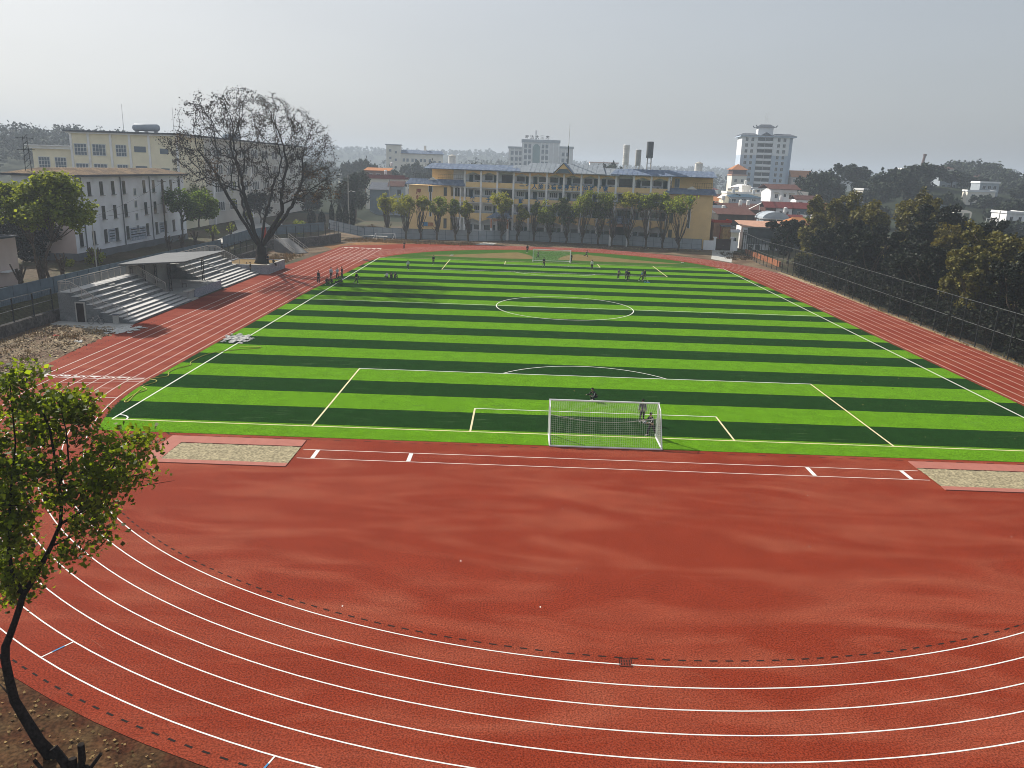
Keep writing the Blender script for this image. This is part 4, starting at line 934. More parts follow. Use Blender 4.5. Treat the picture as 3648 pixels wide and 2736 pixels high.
# right of the gate, near to far
h1 = house('glazed_house', 49.8, 152, 10.9, 7, -.5, 6.1, M_white_wall, 'shed', M_pinkor_roof, 'house with pink orange sheet roof and dark glazed upper floor behind the mesh fence', rh=1.1, wins=[(.55, 4.0, .8, 1.4, 'grid')])
mb = MB(); mb.box(1.1, 10.6, -.08, -.01, 3.3, 5.9); at_part(h1, 'glazed_front', mb, M_glass)
mb = MB(); mb.box(1.1, 10.8, -.12, -.01, 1.9, 3.29); at_part(h1, 'spandrel', mb, M_plinth)
for x in (1.6, 3.4, 7.2): mb = MB(); mb.box(x, x+1.2, -.06, -.01, .3, 1.7); at_part(h1, 'lower_window', mb, M_glass)
h2 = house('pavilion_house', 62.4, 159, 8.4, 7, -1, 6.8, M_dark_roof, 'hip', M_orange_roof, 'open sided house under a bright orange hipped tile roof', rh=2.1, over=.7)
for x in (0, 8.4): mb = MB(); mb.box(x-.2, x+.2, -.6, -.2, 0, 6.8); at_part(h2, 'post', mb, M_hoard_b)
mb = MB(); mb.box(4.4, 7.6, -.8, -.3, 1.6, 2.0); at_part(h2, 'balcony_rail', mb, M_white_wall)
house('shop_shed', 42.4, 152.5, 4.2, 5, -.2, 6.6, mat('dull_orange_wall', (.42, .25, .17), .9, .2, .8), 'flat', M_red_sign, 'narrow shop with a red fascia beside the right end of the school', door=(1.6, .7, 5.5, M_red_sign))
house('brick_shed', 44.2, 150.2, 1.9, 3, -.2, 5.8, mat('tan_brick', (.44, .27, .11), .9, .2, 2, .3, 9, stain=(.30, .17, .07), stscale=1.5), 'shed', M_dark_roof, 'tan brick wall shed with a sloping dark top behind the gate', rh=.3)
house('yellow_shed', 46.2, 149.4, 1.9, 3, -.2, 4.5, M_pale_yellow, 'flat', M_white_wall, 'tiny pale yellow hut just right of the gate', wins=[(1.0, 2.2, .7, 1.0)])
house('timber_shed', 49.0, 176, 10, 8, 0, 7.4, mat('dark_timber', (.06, .055, .05), .9, .2, 1), 'shed', M_brown_roof, 'wide dark timber shed with a rusty brown roof right of the school', rh=1.3, wins=[(2.5, 4.2, 1.6, 1.6, 'plain')])
h3 = house('arched_shed', 63.5, 182, 6.8, 7, 0, 6.3, M_hoard, 'arch', M_hoard, 'blue grey sheet shed with a curved roof above the orange house', rh=2.0)
mb = MB(); mb.box(-1.5, 7.2, -1.6, -.1, 6.25, 6.4); at_part(h3, 'awning', mb, M_tank_d)
mb = MB(); mb.box(1.5, 5.5, -.1, -.01, 5.0, 6.1); at_part(h3, 'opening', mb, M_dash)
for x in (-1, 3.2, 6.6): mb = MB(); mb.box(x, x+.15, -1.5, -1.35, 0, 6.24); at_part(h3, 'post', mb, M_white_wall)
house('brown_shed', 57.6, 198, 9.6, 6, 0, 8.0, mat('brown_board_wall', (.13, .085, .07), .9, .2, 1), 'shed', M_brown_roof, 'low brown boarded house with a rusty sheet roof behind the dark timber shed', rh=1.6)
for k, (x, w, lab) in enumerate(((70.6, 3.2, 'leftmost and smallest of the maroon tiled roof houses'), (74, 5, 'second maroon tiled house from the left, white gutter under its eave'), (79.4, 5.6, 'third maroon tiled house from the left, blue wall below the roof'), (85.4, 5.2, 'rightmost maroon tiled house, next to the tall dark trees'))):
    house('tiled_house', x, 205, w, 6, 0, 8.7, M_hoard_b if k == 2 else M_brown_roof if k == 0 else M_white_wall, 'gable', M_red_roof, lab, rh=1.6, group='maroon roofed houses in a row', wins=[(w*.3, 6.5, .9, 1.2), (w*.7, 6.5, .9, 1.2)])
hf = house('white_house', 82.3, 240, 9.2, 12, 0, 14.0, M_white_wall, 'gable', M_brown_roof, 'white house with a brown hipped sheet roof and small awnings over its windows', rh=1.5, over=1.2, wins=[(2.0, 10.8, 1.1, 1.4), (5.0, 11.3, .8, 1.1), (7.3, 10.8, 1.6, 1.4)])
for x, w in ((2.0, 1.7), (5.0, 1.1), (7.3, 2.2)): mb = MB(); mb.prism([(x-w/2, -.05, 12.75), (x+w/2, -.05, 12.75), (x+w/2, -.9, 12.3), (x-w/2, -.9, 12.3)], (0, 0, .1)); at_part(hf, 'awning', mb, mat('cream_awning', (.62, .58, .48), .8, .05))
mb = MB(); mb.box(9.21, 14, 2, 10, 0, 13.2); at_part(hf, 'side_wing', mb, M_cream)
mb = MB(); mb.bar((9.3, 1.7, 14), (12.5, 1.7, 10.5), .15, .25); mb.bar((10.2, 1.7, 14), (13.5, 1.7, 10.5), .15, .25); at_part(hf, 'outside_stair', mb, M_tank_d)
house('blue_roof_house', 66, 235, 11.5, 8, 0, 10.9, M_hoard, 'hip', mat('navy_tile_roof', (.05, .09, .13), .7, .2, 1), 'house with a long navy blue roof below the tower', rh=1.0, wins=[(2, 9.2, 1.6, 1.1), (5.5, 9.2, 1.6, 1.1), (9, 9.2, 1.6, 1.1)])
house('cream_annex', 64, 234, 2, 6, 0, 10.4, M_pale_yellow, 'gable_y', M_cream, 'cream gabled annex at the left end of the navy roofed house', rh=.8)
ht = house('terrace_house', 73, 265, 17, 9, 0, 11.5, M_cream, 'flat', M_white_wall, 'wide flat roofed house with white terrace railings in front of the tower', wins=[(2+3*k, 9.3, 1.8, 1.5) for k in range(5)])
mb = MB(); [mb.box(k*2.1, k*2.1+.18, -.2, 0, 12.2, 13.2) for k in range(9)]; mb.box(0, 17, -.2, 0, 13.2, 13.4); at_part(ht, 'terrace_railing', mb, M_white_wall)
mb = MB(); mb.box(6, 9.5, 2, 6, 12.2, 14.6); at_part(ht, 'stair_head', mb, M_cream)
house('low_brown_house', 87.6, 228, 8.6, 6, 0, 10.9, M_white_wall, 'gable', M_brown_roof, 'small white house with a low dark brown roof right of the larger white house', rh=1.2, wins=[(1.6, 9, 1.2, 1.2), (4.3, 9, 1.2, 1.2), (7, 9, 1.2, 1.2)])
hp = house('pagoda_house', 107, 395, 8, 10, 0, 18.4, M_cream, 'flat', M_pinkor_roof, 'pagoda like house with an orange pyramid roof left of the tower', wins=[(2.2, 15, 1.4, 1.6), (5.8, 15, 1.4, 1.6), (2.2, 11, 1.4, 1.6), (5.8, 11, 1.4, 1.6)])
mb = MB(); mb.box(.3, 7.7, .3, 9.7, 19.11, 21.5); at_part(hp, 'upper_storey', mb, M_brown_roof)
mb = MB(); mb.add([(-.6, -.6, 21.5), (8.6, -.6, 21.5), (8.6, 10.6, 21.5), (-.6, 10.6, 21.5), (4, 5, 24.6)], [(0, 1, 4), (1, 2, 4), (2, 3, 4), (3, 0, 4), (3, 2, 1, 0)]); at_part(hp, 'pyramid_roof', mb, M_orange_roof)
house('orange_gable_house', 140.5, 398, 10.5, 8, 0, 18.8, M_pink_wall, 'gable', M_orange_roof, 'house with a steep orange gabled roof right of the tower', rh=3.2, over=.7, wins=[(2, 16, 2.4, 1.8, 'four'), (6.5, 16, 2.4, 1.8, 'four')])
# left of the school
hl = house('red_band_house', -64, 247, 14.4, 8, 0, 12.9, M_cream, 'flat', M_red_roof, 'stepped cream house with a red tile band under its flat roof, left of the school', wins=[(2+2.6*k, 9.2, 1.5, 1.5) for k in range(5)]+[(2+2.6*k, 5.2, 1.5, 1.5) for k in range(5)])
mb = MB(); mb.prism([(-.4, -.6, 12.9), (14.8, -.6, 12.9), (14.2, .1, 14.2), (.2, .1, 14.2)], (0, 0, .1)); at_part(hl, 'tile_band', mb, M_red_roof)
house('brown_top_house', -66, 256, 9, 7, 0, 15.6, mat('dull_brown_wall', (.26, .19, .16), .9, .15, .6), 'shed', M_orange_roof, 'brown house with a lean to orange roof behind the red banded house', rh=1.0, wins=[(2, 13.3, 1.5, 1.3), (5, 13.3, 1.5, 1.3)])
house('grey_gable_house', -60.5, 236, 6.6, 6, 0, 9.2, M_hoard_b, 'shed', M_dark_roof, 'grey house with a steep one sided roof in front of the red banded house', rh=2.4)
house('brown_roof_cottage', -54, 238, 5, 6, 0, 10.6, M_hoard, 'gable', M_brown_roof, 'grey cottage with a brown tiled roof close to the left end of the school', rh=1.6, wins=[(3.6, 7.5, 1.3, 2.0, 'plain')])
# far right
hw = house('white_villa', 137.5, 190, 5.6, 8, 2, 7.8, M_white_wall, 'flat', M_white_wall, 'bright white house at the right edge of the photo', wins=[(1.5, 5.4, .9, 1.5), (4.1, 5.4, .9, 1.5)])
ha = house('arcaded_house', 117.5, 200, 9, 8, 2, 8.0, M_hoard, 'gable', mat('navy_ridge_roof', (.05, .07, .09), .7, .2, 1), 'pale blue house with a navy roof and an arcaded porch above the grove', rh=.9, wins=[(4, 5.4, 1.0, 1.1)])
mb = MB(); mb.prism([(8.8+2.6-2.8*cos(a), -2, 7.2+.9*sin(a)) for a in np.linspace(0, pi, 10)], (0, 6, 0)); at_part(ha, 'arched_porch_roof', mb, M_cream)
for x in (9.3, 11.6, 13.9): mb = MB(); mb.box(x-.2, x+.2, -1.9, -1.5, 0, 7.2); at_part(ha, 'porch_pillar', mb, M_cream)
house('salmon_house', 175, 290, 6.5, 7, 4, 7.0, M_hoard, 'hip', mat('salmon_roof', (.55, .22, .16), .7, .1, 1), 'house with a salmon pink hipped roof in the middle distance at the far right', rh=1.6, wins=[(2, 4.5, 1, 1.2), (4.5, 4.5, 1, 1.2)])
house('tank_villa', 212.8, 380, 8, 8, 4, 9.0, M_white_wall, 'flat', M_white_wall, 'hazy white villa with white tanks on its roof below the wooded hill', wins=[(2, 6.5, 1.2, 1.4), (4.8, 6.5, 1.2, 1.4)])
house('long_villa', 225, 380, 13.5, 8, 4, 8.6, M_cream, 'flat', M_white_wall, 'hazy long cream house at the foot of the wooded hill', wins=[(2+2.6*k, 6.4, 1.2, 1.3) for k in range(5)])
house('warehouse', 283, 450, 34, 20, 2, 11.0, M_hoard, 'gable', mat('faded_pink_roof', (.40, .28, .25), .8, .1, .3), 'long hazy warehouse with a faded pinkish roof at the right edge of the photo', rh=1.6, cat='warehouse')
house('far_school', 45.9, 600, 22.5, 10, 0, 25, M_white_wall, 'flat', M_pinkor_roof, 'hazy white building with a reddish roof line behind the school water tanks', wins=[(2+3.4*k, 21.5, 1.8, 2.0, 'plain') for k in range(6)])
# a scatter of further town houses
rs = np.random.RandomState(11); wallc = [M_cream, M_white_wall, M_hoard, M_pink_wall, M_pale_yellow]; roofc = [M_brown_roof, M_red_roof, M_dark_roof, M_orange_roof, M_white_wall]
spots = []
for lo, hi, y0, y1, n in ((72, 108, 268, 340, 9), (116, 200, 235, 330, 4), (48, 70, 205, 300, 7), (165, 300, 330, 520, 9), (-75, -35, 275, 420, 9), (50, 110, 420, 640, 10), (-150, -90, 480, 700, 7)):
    for _ in range(n*6):
        if n <= 0: break
        x, y = rs.uniform(lo, hi), rs.uniform(y0, y1)
        if all(math.hypot(x-a, y-b) > 13 for a, b in spots): spots.append((x, y)); n -= 1
RK = ['flat', 'gable', 'hip', 'flat']
wl = {M_cream: 'cream', M_white_wall: 'white', M_hoard: 'blue grey', M_pink_wall: 'pinkish', M_pale_yellow: 'pale yellow'}; rl = {M_brown_roof: 'brown', M_red_roof: 'maroon', M_dark_roof: 'dark grey', M_orange_roof: 'orange', M_white_wall: 'white'}
def region(x, y):
    if x > 110: return 'near row beyond the grove' if y < 330 else 'far row beyond the grove'
    if x > 40: return 'near row by the tower' if y < 345 else 'far row by the tower'
    return 'row left of the school' if x > -80 else 'far row at left'
SX = sorted(spots, key=lambda p: math.atan2(p[0]+6, p[1]+52))
for i, (x, y) in enumerate(spots):
    w, d, h = rs.uniform(7, 12), rs.uniform(6, 9), rs.choice([6.5, 7.5, 9.5, 10.5]); h = min(h, 5.2) if x > 110 else h; z0 = hz(x, y)-.3
    wm, rm, rk = wallc[rs.randint(5)], roofc[rs.randint(5)], RK[rs.randint(4)]
    if rk == 'flat': rm = M_white_wall
    if x > 110 and wm == M_white_wall: wm = M_hoard
    house('town_house', x, y, w, d, z0, h, wm, rk, rm, '%s town house, %s %s roof, %s in the %s' % (wl[wm], rl[rm], dict(flat='flat', gable='gabled', hip='hipped')[rk], ORD[[q for q in SX if region(*q) == region(x, y)].index((x, y))], region(x, y)), group='hazy town houses', rot=rs.uniform(-20, 20),
          wins=[(w*f, h-2.4-3.1*k, 1.3, 1.4) for f in (.22, .5, .78) for k in range(2)])
# cramped low sheds between the school and the tiled houses
dk = [mat('dark_timber', None), M_brown_roof, M_plinth, mat('dull_brown_wall', None), M_white_wall]
SH = [(47.5, 158, 5, 3.6), (52.8, 163.5, 6, 4.6), (47, 166, 4.5, 4.2), (59, 170, 5.5, 5.0), (45.6, 187, 6, 6.2), (53, 188, 6, 6.6), (66, 171, 6, 5.0), (71, 190, 7, 6.6), (64, 212, 6, 8.2), (52, 208, 7, 8.0), (58.5, 216, 6.5, 8.6), (77, 216, 8, 9.4), (86, 214, 7, 9.2), (68, 222, 6, 9.4), (80, 194, 6, 6.8), (47, 220, 7, 8.4)]
dn = ['dark timber', 'rusty board', 'grey block', 'dull brown', 'whitewashed']; rn = {M_brown_roof: 'rusty', M_dark_roof: 'dark', M_plinth: 'grey', M_red_roof: 'maroon'}
for i, (x, y, w, h) in enumerate(SH):
    k = (i*3+i//4) % 5; rm = [M_brown_roof, M_dark_roof, M_plinth, M_dark_roof, M_red_roof][i*2 % 5]
    house('town_shed', x, y, w, 4.5, -.3, h, dk[k], ['shed', 'gable', 'flat'][i % 3], M_plinth if i % 3 == 2 else rm, '%s shed under a %s roof, %s nearest in the jumble right of the school' % (dn[k], 'grey' if i % 3 == 2 else rn[rm], ORD[i]), rh=.8, over=.4, group='sheds right of the school', wins=[(w*.3, h-1.7, .9, 1.0), (w*.7, h-1.7, .9, 1.0)], rot=(i*37) % 13-6)
# rooftop water drums and solar heaters among the houses
def drum(x, y, z, r=.55, h=1.3, lab='', m=None):
    root = empty('roof_drum', (x, y, z), 0, lab, 'water tank', 'white water drums on house roofs')
    mb = MB(); mb.lathe([(r, .5), (r, .5+h), (r*.5, .5+h+.2)], 14); mb.build('drum', m or M_frame, root)
    mb = MB(); [mb.bar((r*.7*a, r*.7*b, 0), (r*.7*a, r*.7*b, .5), .08) for a in (-1, 1) for b in (-1, 1)]; mb.build('stand', M_tank_d, root)
for x, y, z, lab in ((53.5, 189.5, 7.5, 'white drum on a low shed roof right of the school, alone'), (72.5, 191.5, 7.4, 'white drum left of the maroon tiled row'), (79, 217.5, 10.2, 'white drum behind the second maroon tiled house'), (60, 217.5, 9.6, 'white drum on the grey sheds below the navy roof'), (60.5, 197.5, 9.0, 'white drum on a frame at the left of the brown shed roof'), (62.8, 197.3, 9.0, 'white drum beside its twin on the brown shed roof'), (68.6, 239, 11.6, 'white drum on the ridge of the navy roofed house, left'), (75.8, 239, 11.6, 'white drum on the ridge of the navy roofed house, right'), (80.5, 268, 14.6, 'white drum on the stair head of the terrace house'), (90.2, 226, 8.0, 'white drum before the low brown roofed house'), (86, 239, 8.8, 'white drum against the wall of the white house'), (-57.5, 252, 14.0, 'white drum on the red banded house roof'), (-56, 257, 16.9, 'white drum on top of the brown house left of the school'), (70.2, 161.5, 7.0, 'white drum with a reddish side behind the orange roof'), (123.2, 180, 4.5, 'white drum on a post above the grove'), (214.5, 383, 13.2, 'white drum on the left of the hazy villa roof'), (218.6, 383, 13.2, 'white drum on the right of the hazy villa roof')):
    drum(x, y, z, lab=lab)
mb = MB(); mb.prism([(0, 0, 0), (4.2, 0, 2.3), (4.2, .9, 2.3), (0, .9, 0)], (.1, 0, .15)); mb.bar((3.9, .45, 0), (3.9, .45, 2.2), .1)
plain_thing('roof_collector', mb, M_frame, (60.2, 189, 8.1), 'long white slanted panel on the roofs right of the school', 'roof panel')
for x, y, h, z0, lab in ((54.6, 168, 7.5, 0, 'dark utility pole before the timber shed'), (47.7, 144, 4.8, 0, 'short dark pole behind the gate'), (-52.9, 165, 13.6, 1.2, 'concrete lamp pole with a white lamp left of the school'), (-48.4, 205, 12.4, 1, 'thin concrete pole in front of the red banded house'), (-40, 206, 10.5, 1, 'dark pole beside the left end of the school'), (-68.2, 87.3, 12.0, 2.2, 'wooden utility pole with a crossarm before the white building'), (-65.3, 36.5, 10.5, 1.8, 'stout concrete pole carrying a blue sign at the left edge'), (123.7, 170, 8.5, 2.5, 'pale leaning pole above the grove at right')):
    root = empty('utility_pole', (x, y, z0), 0, lab, 'pole', 'utility poles')
    mb = MB(); mb.tube([(0, 0, 0), (.05, 0, h)], [.17, .11], 8); mb.build('shaft', M_conc if 'concrete' in lab or 'pale' in lab else M_bark, root)
    if 'crossarm' in lab: mb = MB(); mb.bar((-.9, .5, h-.4), (.9, -.5, h-.4), .12); mb.build('crossarm', M_bark, root)
    if 'lamp' in lab: mb = MB(); mb.tube([(0, 0, 9.2), (.7, 0, 9.6), (1.5, 0, 9.5)], .05, 5); mb.bar((1.2, 0, 9.45), (1.9, 0, 9.4), .3, .12); mb.build('lamp', M_frame, root)
    if 'blue' in lab: mb = MB(); mb.box(-.6, .6, -.25, -.19, 4.6, 7.0); mb.build('sign', M_blue_sign, root)
root = empty('street_lamp', (-63.6, 55, 2.2), 0, 'pale street lamp post with a white head between the trees by the white building', 'street lamp')
mb = MB(); mb.tube([(0, 0, 0), (0, 0, 6.6), (-.3, -.3, 7.0), (-1.4, -1.0, 7.2)], [.1, .08, .06, .05], 6); mb.build('post', M_conc_l, root)
mb = MB(); mb.bar((-1.2, -.9, 7.2), (-2.1, -1.4, 7.25), .35, .14); mb.build('lamp_head', M_frame, root)
# pylon on the grass roof and overhead wires of the left
root = empty('roof_pylon', (-78, 66, 15.2), 0, 'small dark lattice pylon standing up behind the grass roof', 'pylon')
mb = MB()
for s in (-1, 1): mb.tube([(s*.45, 0, 0), (s*.3, 0, 4.8)], .05, 4)
for z in np.arange(.4, 4.6, .8): mb.bar((-.42, 0, z), (.4, 0, z+.7), .05)
for z in (4.6, 3.0): mb.bar((-1.3, 0, z), (1.3, 0, z), .08)
mb.build('lattice', M_black_steel, root)
mb = MB()
for (a, b, sag) in (((-68.2, 87.3, 13.6), (-58, 30, 9.5), 1.2), ((-68.2, 87.3, 10.2), (-65.3, 36.5, 11), 1.4), ((-68.2, 87.3, 12.4), (-62, 128, 9), 1.4)):
    a, b = Vector(a), Vector(b); mb.tube([a.lerp(b, t)-Vector((0, 0, sag*4*t*(1-t))) for t in np.linspace(0, 1, 16)], .022, 3, False)
plain_thing('overhead_wire', mb, M_black_steel, (0, 0, 0), 'thin dark overhead wires sagging across the white building', 'wire')
# white lattice frame and red chimney in the haze at right
root = empty('billboard_frame', (91.8, 120, 3), 0, 'white steel lattice frame poking out of the grove at right', 'frame')
mb = MB()
for x in (0, .8, 1.6, 2.4): mb.bar((x, 0, 4.5 if x else 2), (x+.15, 0, 8), .09)
for z in (4.8, 5.8, 6.8, 7.9): mb.bar((0, 0, z), (2.6, 0, z), .09)
mb.build('lattice', M_frame, root)
root = empty('factory_chimney', (225, 430, 24), 0, 'thin leaning brick red chimney on the skyline at right', 'chimney')
mb = MB(); mb.tube([(0, 0, 0), (1.2, 0, 9)], [.9, .7], 8); mb.tube([(1.2, 0, 9), (1.3, 0, 10)], [1, 1], 8); mb.build('shaft', mat('sooty_brick', (.14, .09, .08), .9, .1), root)
house('hill_house', 226, 425, 16, 8, 19, 7, M_cream, 'hip', M_brown_roof, 'hazy cream house with a brown roof near the top of the wooded hill', rh=1.6, wins=[(2+3*k, 4.5, 1.3, 1.4) for k in range(5)])
house('hill_house', 210, 418, 12, 8, 18, 7, M_white_wall, 'flat', M_white_wall, 'hazy white flat roofed house near the top of the wooded hill', wins=[(2+3*k, 4.5, 1.3, 1.4) for k in range(3)])
# ---------------------------------------------------------------- trees
def limb(mb, a, b, r0, r1, rnd, n=6, seg=5, bend=.12):
    a, b = Vector(a), Vector(b); L_ = (b-a).length; pts = []
    off = Vector((rnd.uniform(-1, 1), rnd.uniform(-1, 1), rnd.uniform(.0, .8)))*L_*bend
    for i in range(seg+1):
        t = i/seg; pts.append(a.lerp(b, t)+off*sin(pi*t)+Vector((rnd.uniform(-1, 1), rnd.uniform(-1, 1), 0))*L_*.02*(0 < t < 1))
    mb.tube(pts, [r0+(r1-r0)*i/seg for i in range(seg+1)], n); return pts
def tree(name, x, y, z, fork, stems, blobs, lm, n, size, lab, seed, r=.16, group=None, bark=None, cat='tree', k=14, spread=.33, droop=.2, up=.35, narrow=.5, per=None):
    """trunk from the ground to the fork, limbs from there into every crown blob (all relative to x, y, z)"""
    rnd = random.Random(seed); rs = np.random.RandomState(seed); bark = bark or M_bark
    root = empty(name, (x, y, z), 0, lab, cat, group); mb = MB(); fk = Vector(fork)
    limb(mb, (0, 0, -.15), fk, r*1.3, r, rnd, 8)
    for c, rad in blobs:
        c = Vector(c)
        for s in range(stems):
            tgt = c+Vector((rnd.uniform(-.55, .55)*rad[0], rnd.uniform(-.55, .55)*rad[1], rnd.uniform(-.4, .5)*rad[2]))
            p = limb(mb, fk+Vector((rnd.uniform(-r, r), rnd.uniform(-r, r), -.05)), tgt, r*rnd.uniform(.45, .75), r*.13, rnd, 5, 5)
            for q in range(2):
                base = p[rnd.choice((2, 3, 4))]; limb(mb, base, base+Vector((rnd.uniform(-.6, .6)*rad[0], rnd.uniform(-.6, .6)*rad[1], rnd.uniform(.1, .6)*rad[2])), r*.2, r*.06, rnd, 4, 3)
    mb.build('trunk', bark, root, smooth=True, fix=False)
    vol = sum(b[1][0]*b[1][1]*b[1][2] for b in blobs)**1.0; P = []
    tot = sum((b[1][0]*b[1][1]*b[1][2])**.7 for b in blobs)
    for c, rad in blobs: P.append(blob_points(c, rad, int(n*(rad[0]*rad[1]*rad[2])**.7/tot), rs, k, spread))
    P = np.concatenate(P)
    quads_mesh('crown', leaf_quads(P, size, rs, up, droop, narrow), lm, root)
    return root
# -- the big bare tree beside the grandstand, grown by space colonisation
def big_tree():
    rs = np.random.RandomState(5); B0 = np.array([-49.2, 79.9, 1.25])
    outline = [(-58.8, 26.3), (-57.4, 27.1), (-55, 27.9), (-51.5, 29.0), (-47.7, 28.3), (-45, 27.5), (-42.9, 26.4), (-39.6, 24), (-38.1, 22), (-37, 17), (-35.6, 14.6), (-36.6, 11.9), (-41, 11.5), (-46, 12.6), (-49, 14), (-53, 13), (-59.2, 13.5), (-59.6, 16.2), (-63.4, 18.9), (-63.3, 21.8), (-61, 22.2), (-58.2, 20.6), (-59.0, 23.9)]
    ox = np.array(outline)
    def inside(x, z):
        c = np.zeros(len(x), bool); j = len(ox)-1
        for i in range(len(ox)):
            (xi, zi), (xj, zj) = ox[i], ox[j]
            c ^= ((zi > z) != (zj > z)) & (x < (xj-xi)*(z-zi)/(zj-zi+1e-9)+xi); j = i
        return c
    A = []
    while len(A) < 1900:
        x = rs.uniform(-64, -35, 3000); z = rs.uniform(10, 29.5, 3000); ok = inside(x, z); x, z = x[ok], z[ok]
        u = np.clip(np.abs((x+49.3)/14.5), 0, 1); half = 11.5*np.sqrt(1-u*u*.9)*np.clip((30.5-z)/6, .25, 1)
        y = 80+rs.uniform(-1, 1, len(x))*half
        # keep mostly the shell: limbs are bare inside
        rr = np.sqrt(((x+49.3)/14)**2+((y-80)/11)**2+((z-13)/16)**2)
        keep = rs.rand(len(x)) < np.clip((rr-.35)*2.2, .10, 1)
        A += list(np.stack([x, y, z], 1)[keep])
    A = np.array(A[:1900])
    nodes = [B0+np.array([0, 0, h]) for h in np.arange(0, 3.0, .6)]; par = [-1]+list(range(len(nodes)-1))
    tr = len(nodes)-1
    for a in np.linspace(0, 2*pi, 7)[:-1]+.3:     # main limbs leave low and fan out
        p = nodes[tr].copy(); pi_ = tr; v = np.array([cos(a)*.55, sin(a)*.45, .8]); v /= np.linalg.norm(v)
        for s in range(9):
            p = p+v*.75+rs.normal(size=3)*.06; v = v+rs.normal(size=3)*.07+np.array([0, 0, .03]); v /= np.linalg.norm(v)
            nodes.append(p.copy()); par.append(pi_); pi_ = len(nodes)-1
    D = .75; near = np.full(len(A), 1e9); who = np.zeros(len(A), int); alive = np.ones(len(A), bool); start = 0
    for it in range(150):
        N = np.array(nodes[start:]); d = np.linalg.norm(A[:, None]-N[None], axis=2); m = d.min(1); im = d.argmin(1)
        b = m < near; near[b] = m[b]; who[b] = im[b]+start; start = len(nodes)
        alive &= near > 1.25
        if not alive.any(): break
        new = 0
        for w in np.unique(who[alive]):
            s = alive & (who == w) & (near < 14)
            if not s.any(): continue
            v = A[s]-nodes[w]; v /= np.linalg.norm(v, axis=1, keepdims=True); v = v.sum(0); nv = np.linalg.norm(v)
            if nv < 1e-6: continue
            q = nodes[w]+(v/nv+rs.normal(size=3)*.22)*D
            nodes.append(q); par.append(int(w)); new += 1
        if not new: break
    n = len(nodes); kids = [[] for _ in range(n)]
    for i, p in enumerate(par):
        if p >= 0: kids[p].append(i)
    rad = np.zeros(n)
    for i in range(n-1, -1, -1): rad[i] = .03 if not kids[i] else sum(rad[k]**2.25 for k in kids[i])**(1/2.25)
    rad = np.where(rad > .1, .1*(rad/.1)**(math.log(.85/.1)/math.log(rad[0]/.1)), rad)
    root = empty('bare_tree', tuple(B0), 0, 'huge spreading tree with nearly bare dark branches beside the grandstand', 'tree')
    mb = MB()
    def walk(i):   # chains from a node to its thickest descendants, side shoots started afresh
        stack = [(par[i] if par[i] >= 0 else i, i)]
        while stack:
            p0, j = stack.pop(); ch = [p0] if p0 != j else []; ch.append(j); cur = j
            while kids[cur]:
                k = max(kids[cur], key=lambda t: rad[t])
                for o in kids[cur]:
                    if o != k: stack.append((cur, o))
                ch.append(k); cur = k
            if len(ch) > 1:
                rr = [min(rad[c], rad[ch[1]]*1.05) for c in ch]
                mb.tube([nodes[c]-B0 for c in ch], rr, 8 if rr[0] > .3 else 5 if rr[0] > .08 else 4, False)
    walk(0)
    mb.tube([(0, 0, -.1), (0, 0, .5), (0, 0, 1.5)], [1.35, 1.05, .9], 10)
    tips = np.array([nodes[i] for i in range(n) if not kids[i] or rad[i] < .055])-B0
    P = np.repeat(tips, 14, axis=0)+rs.normal(size=(len(tips)*14, 3))*np.array([.36, .36, .24])
    quads_mesh('crown', leaf_quads(P, .26, rs, .2, .6, .32), mat('withered_dark_leaf', (.045, .034, .024), .9, .2, .3, island=.5), root)
    rnd = random.Random(8)
    for t in tips[::2]:
        for q in range(2): e = Vector(t)+Vector((rnd.gauss(0, .5), rnd.gauss(0, .5), rnd.uniform(-.1, .7))); mb.bar(Vector(t), e, .03)
    mb.build('trunk', M_bark_d, root, smooth=True, fix=False)
    low = [(-40.2, 80, 12.6), (-37.2, 80, 13), (-43, 79, 13), (-57, 80, 17), (-61, 80, 20.5), (-56, 78, 15.5), (-39.5, 79, 16)]
    P = np.concatenate([blob_points(np.array(c)-B0, (2.0, 2, 1.1), 150, rs, 9, .4) for c in low])
    quads_mesh('withered_foliage', leaf_quads(P, .26, rs, .3, .5, .4), mat('rusty_leaf', (.10, .06, .03), .85, .2, .3, island=.5, trans=.15), root)
big_tree()
# -- pollarded row in front of the school
ROW = [(-39.9, 150.7, -42.4, -38.0, 11.2, 5.7, 1), (-35.1, 148.4, -38.9, -32.3, 11.7, 5.6, 1), (-31.4, 148.2, -32.2, -29.3, 11.0, 7.2, 1), (-27.2, 147.9, -29.2, -24.0, 11.0, 6.2, 0), (-22.6, 147.3, -24.2, -21.2, 10.4, 6.4, 0),
       (-19.3, 147.5, -21.4, -18.3, 10.2, 6.0, 1), (-11.1, 151.2, -14.0, -8.7, 12.2, 6.8, 1), (-7.1, 151.8, -7.3, -4.3, 9.6, 5.2, 1), (-3.0, 152.0, -4.4, -1.5, 9.8, 7.0, 0), (1.0, 150.5, -2.0, 2.9, 10.7, 4.3, 0), (5.0, 150.5, 2.5, 7.7, 11.5, 4.5, 2),
       (9.0, 147.8, 6.1, 11.4, 13.3, 6.5, 0), (13.2, 149.3, 10.6, 15.4, 10.6, 6.0, 2), (16.4, 147.7, 12.3, 17.0, 13.0, 8.6, 0), (20.4, 147.8, 16.7, 22.5, 13.6, 9.4, 1), (24.5, 145.3, 21.9, 26.3, 13.2, 8.7, 0), (28.7, 145.5, 25.8, 30.5, 13.3, 8.3, 0), (31.6, 141.3, 28.3, 34.9, 13.3, 8.5, 0)]
RM = [M_leaf_row, M_leaf_yel, M_leaf_row_d]; RW = ['olive', 'bright yellow green', 'dark green']
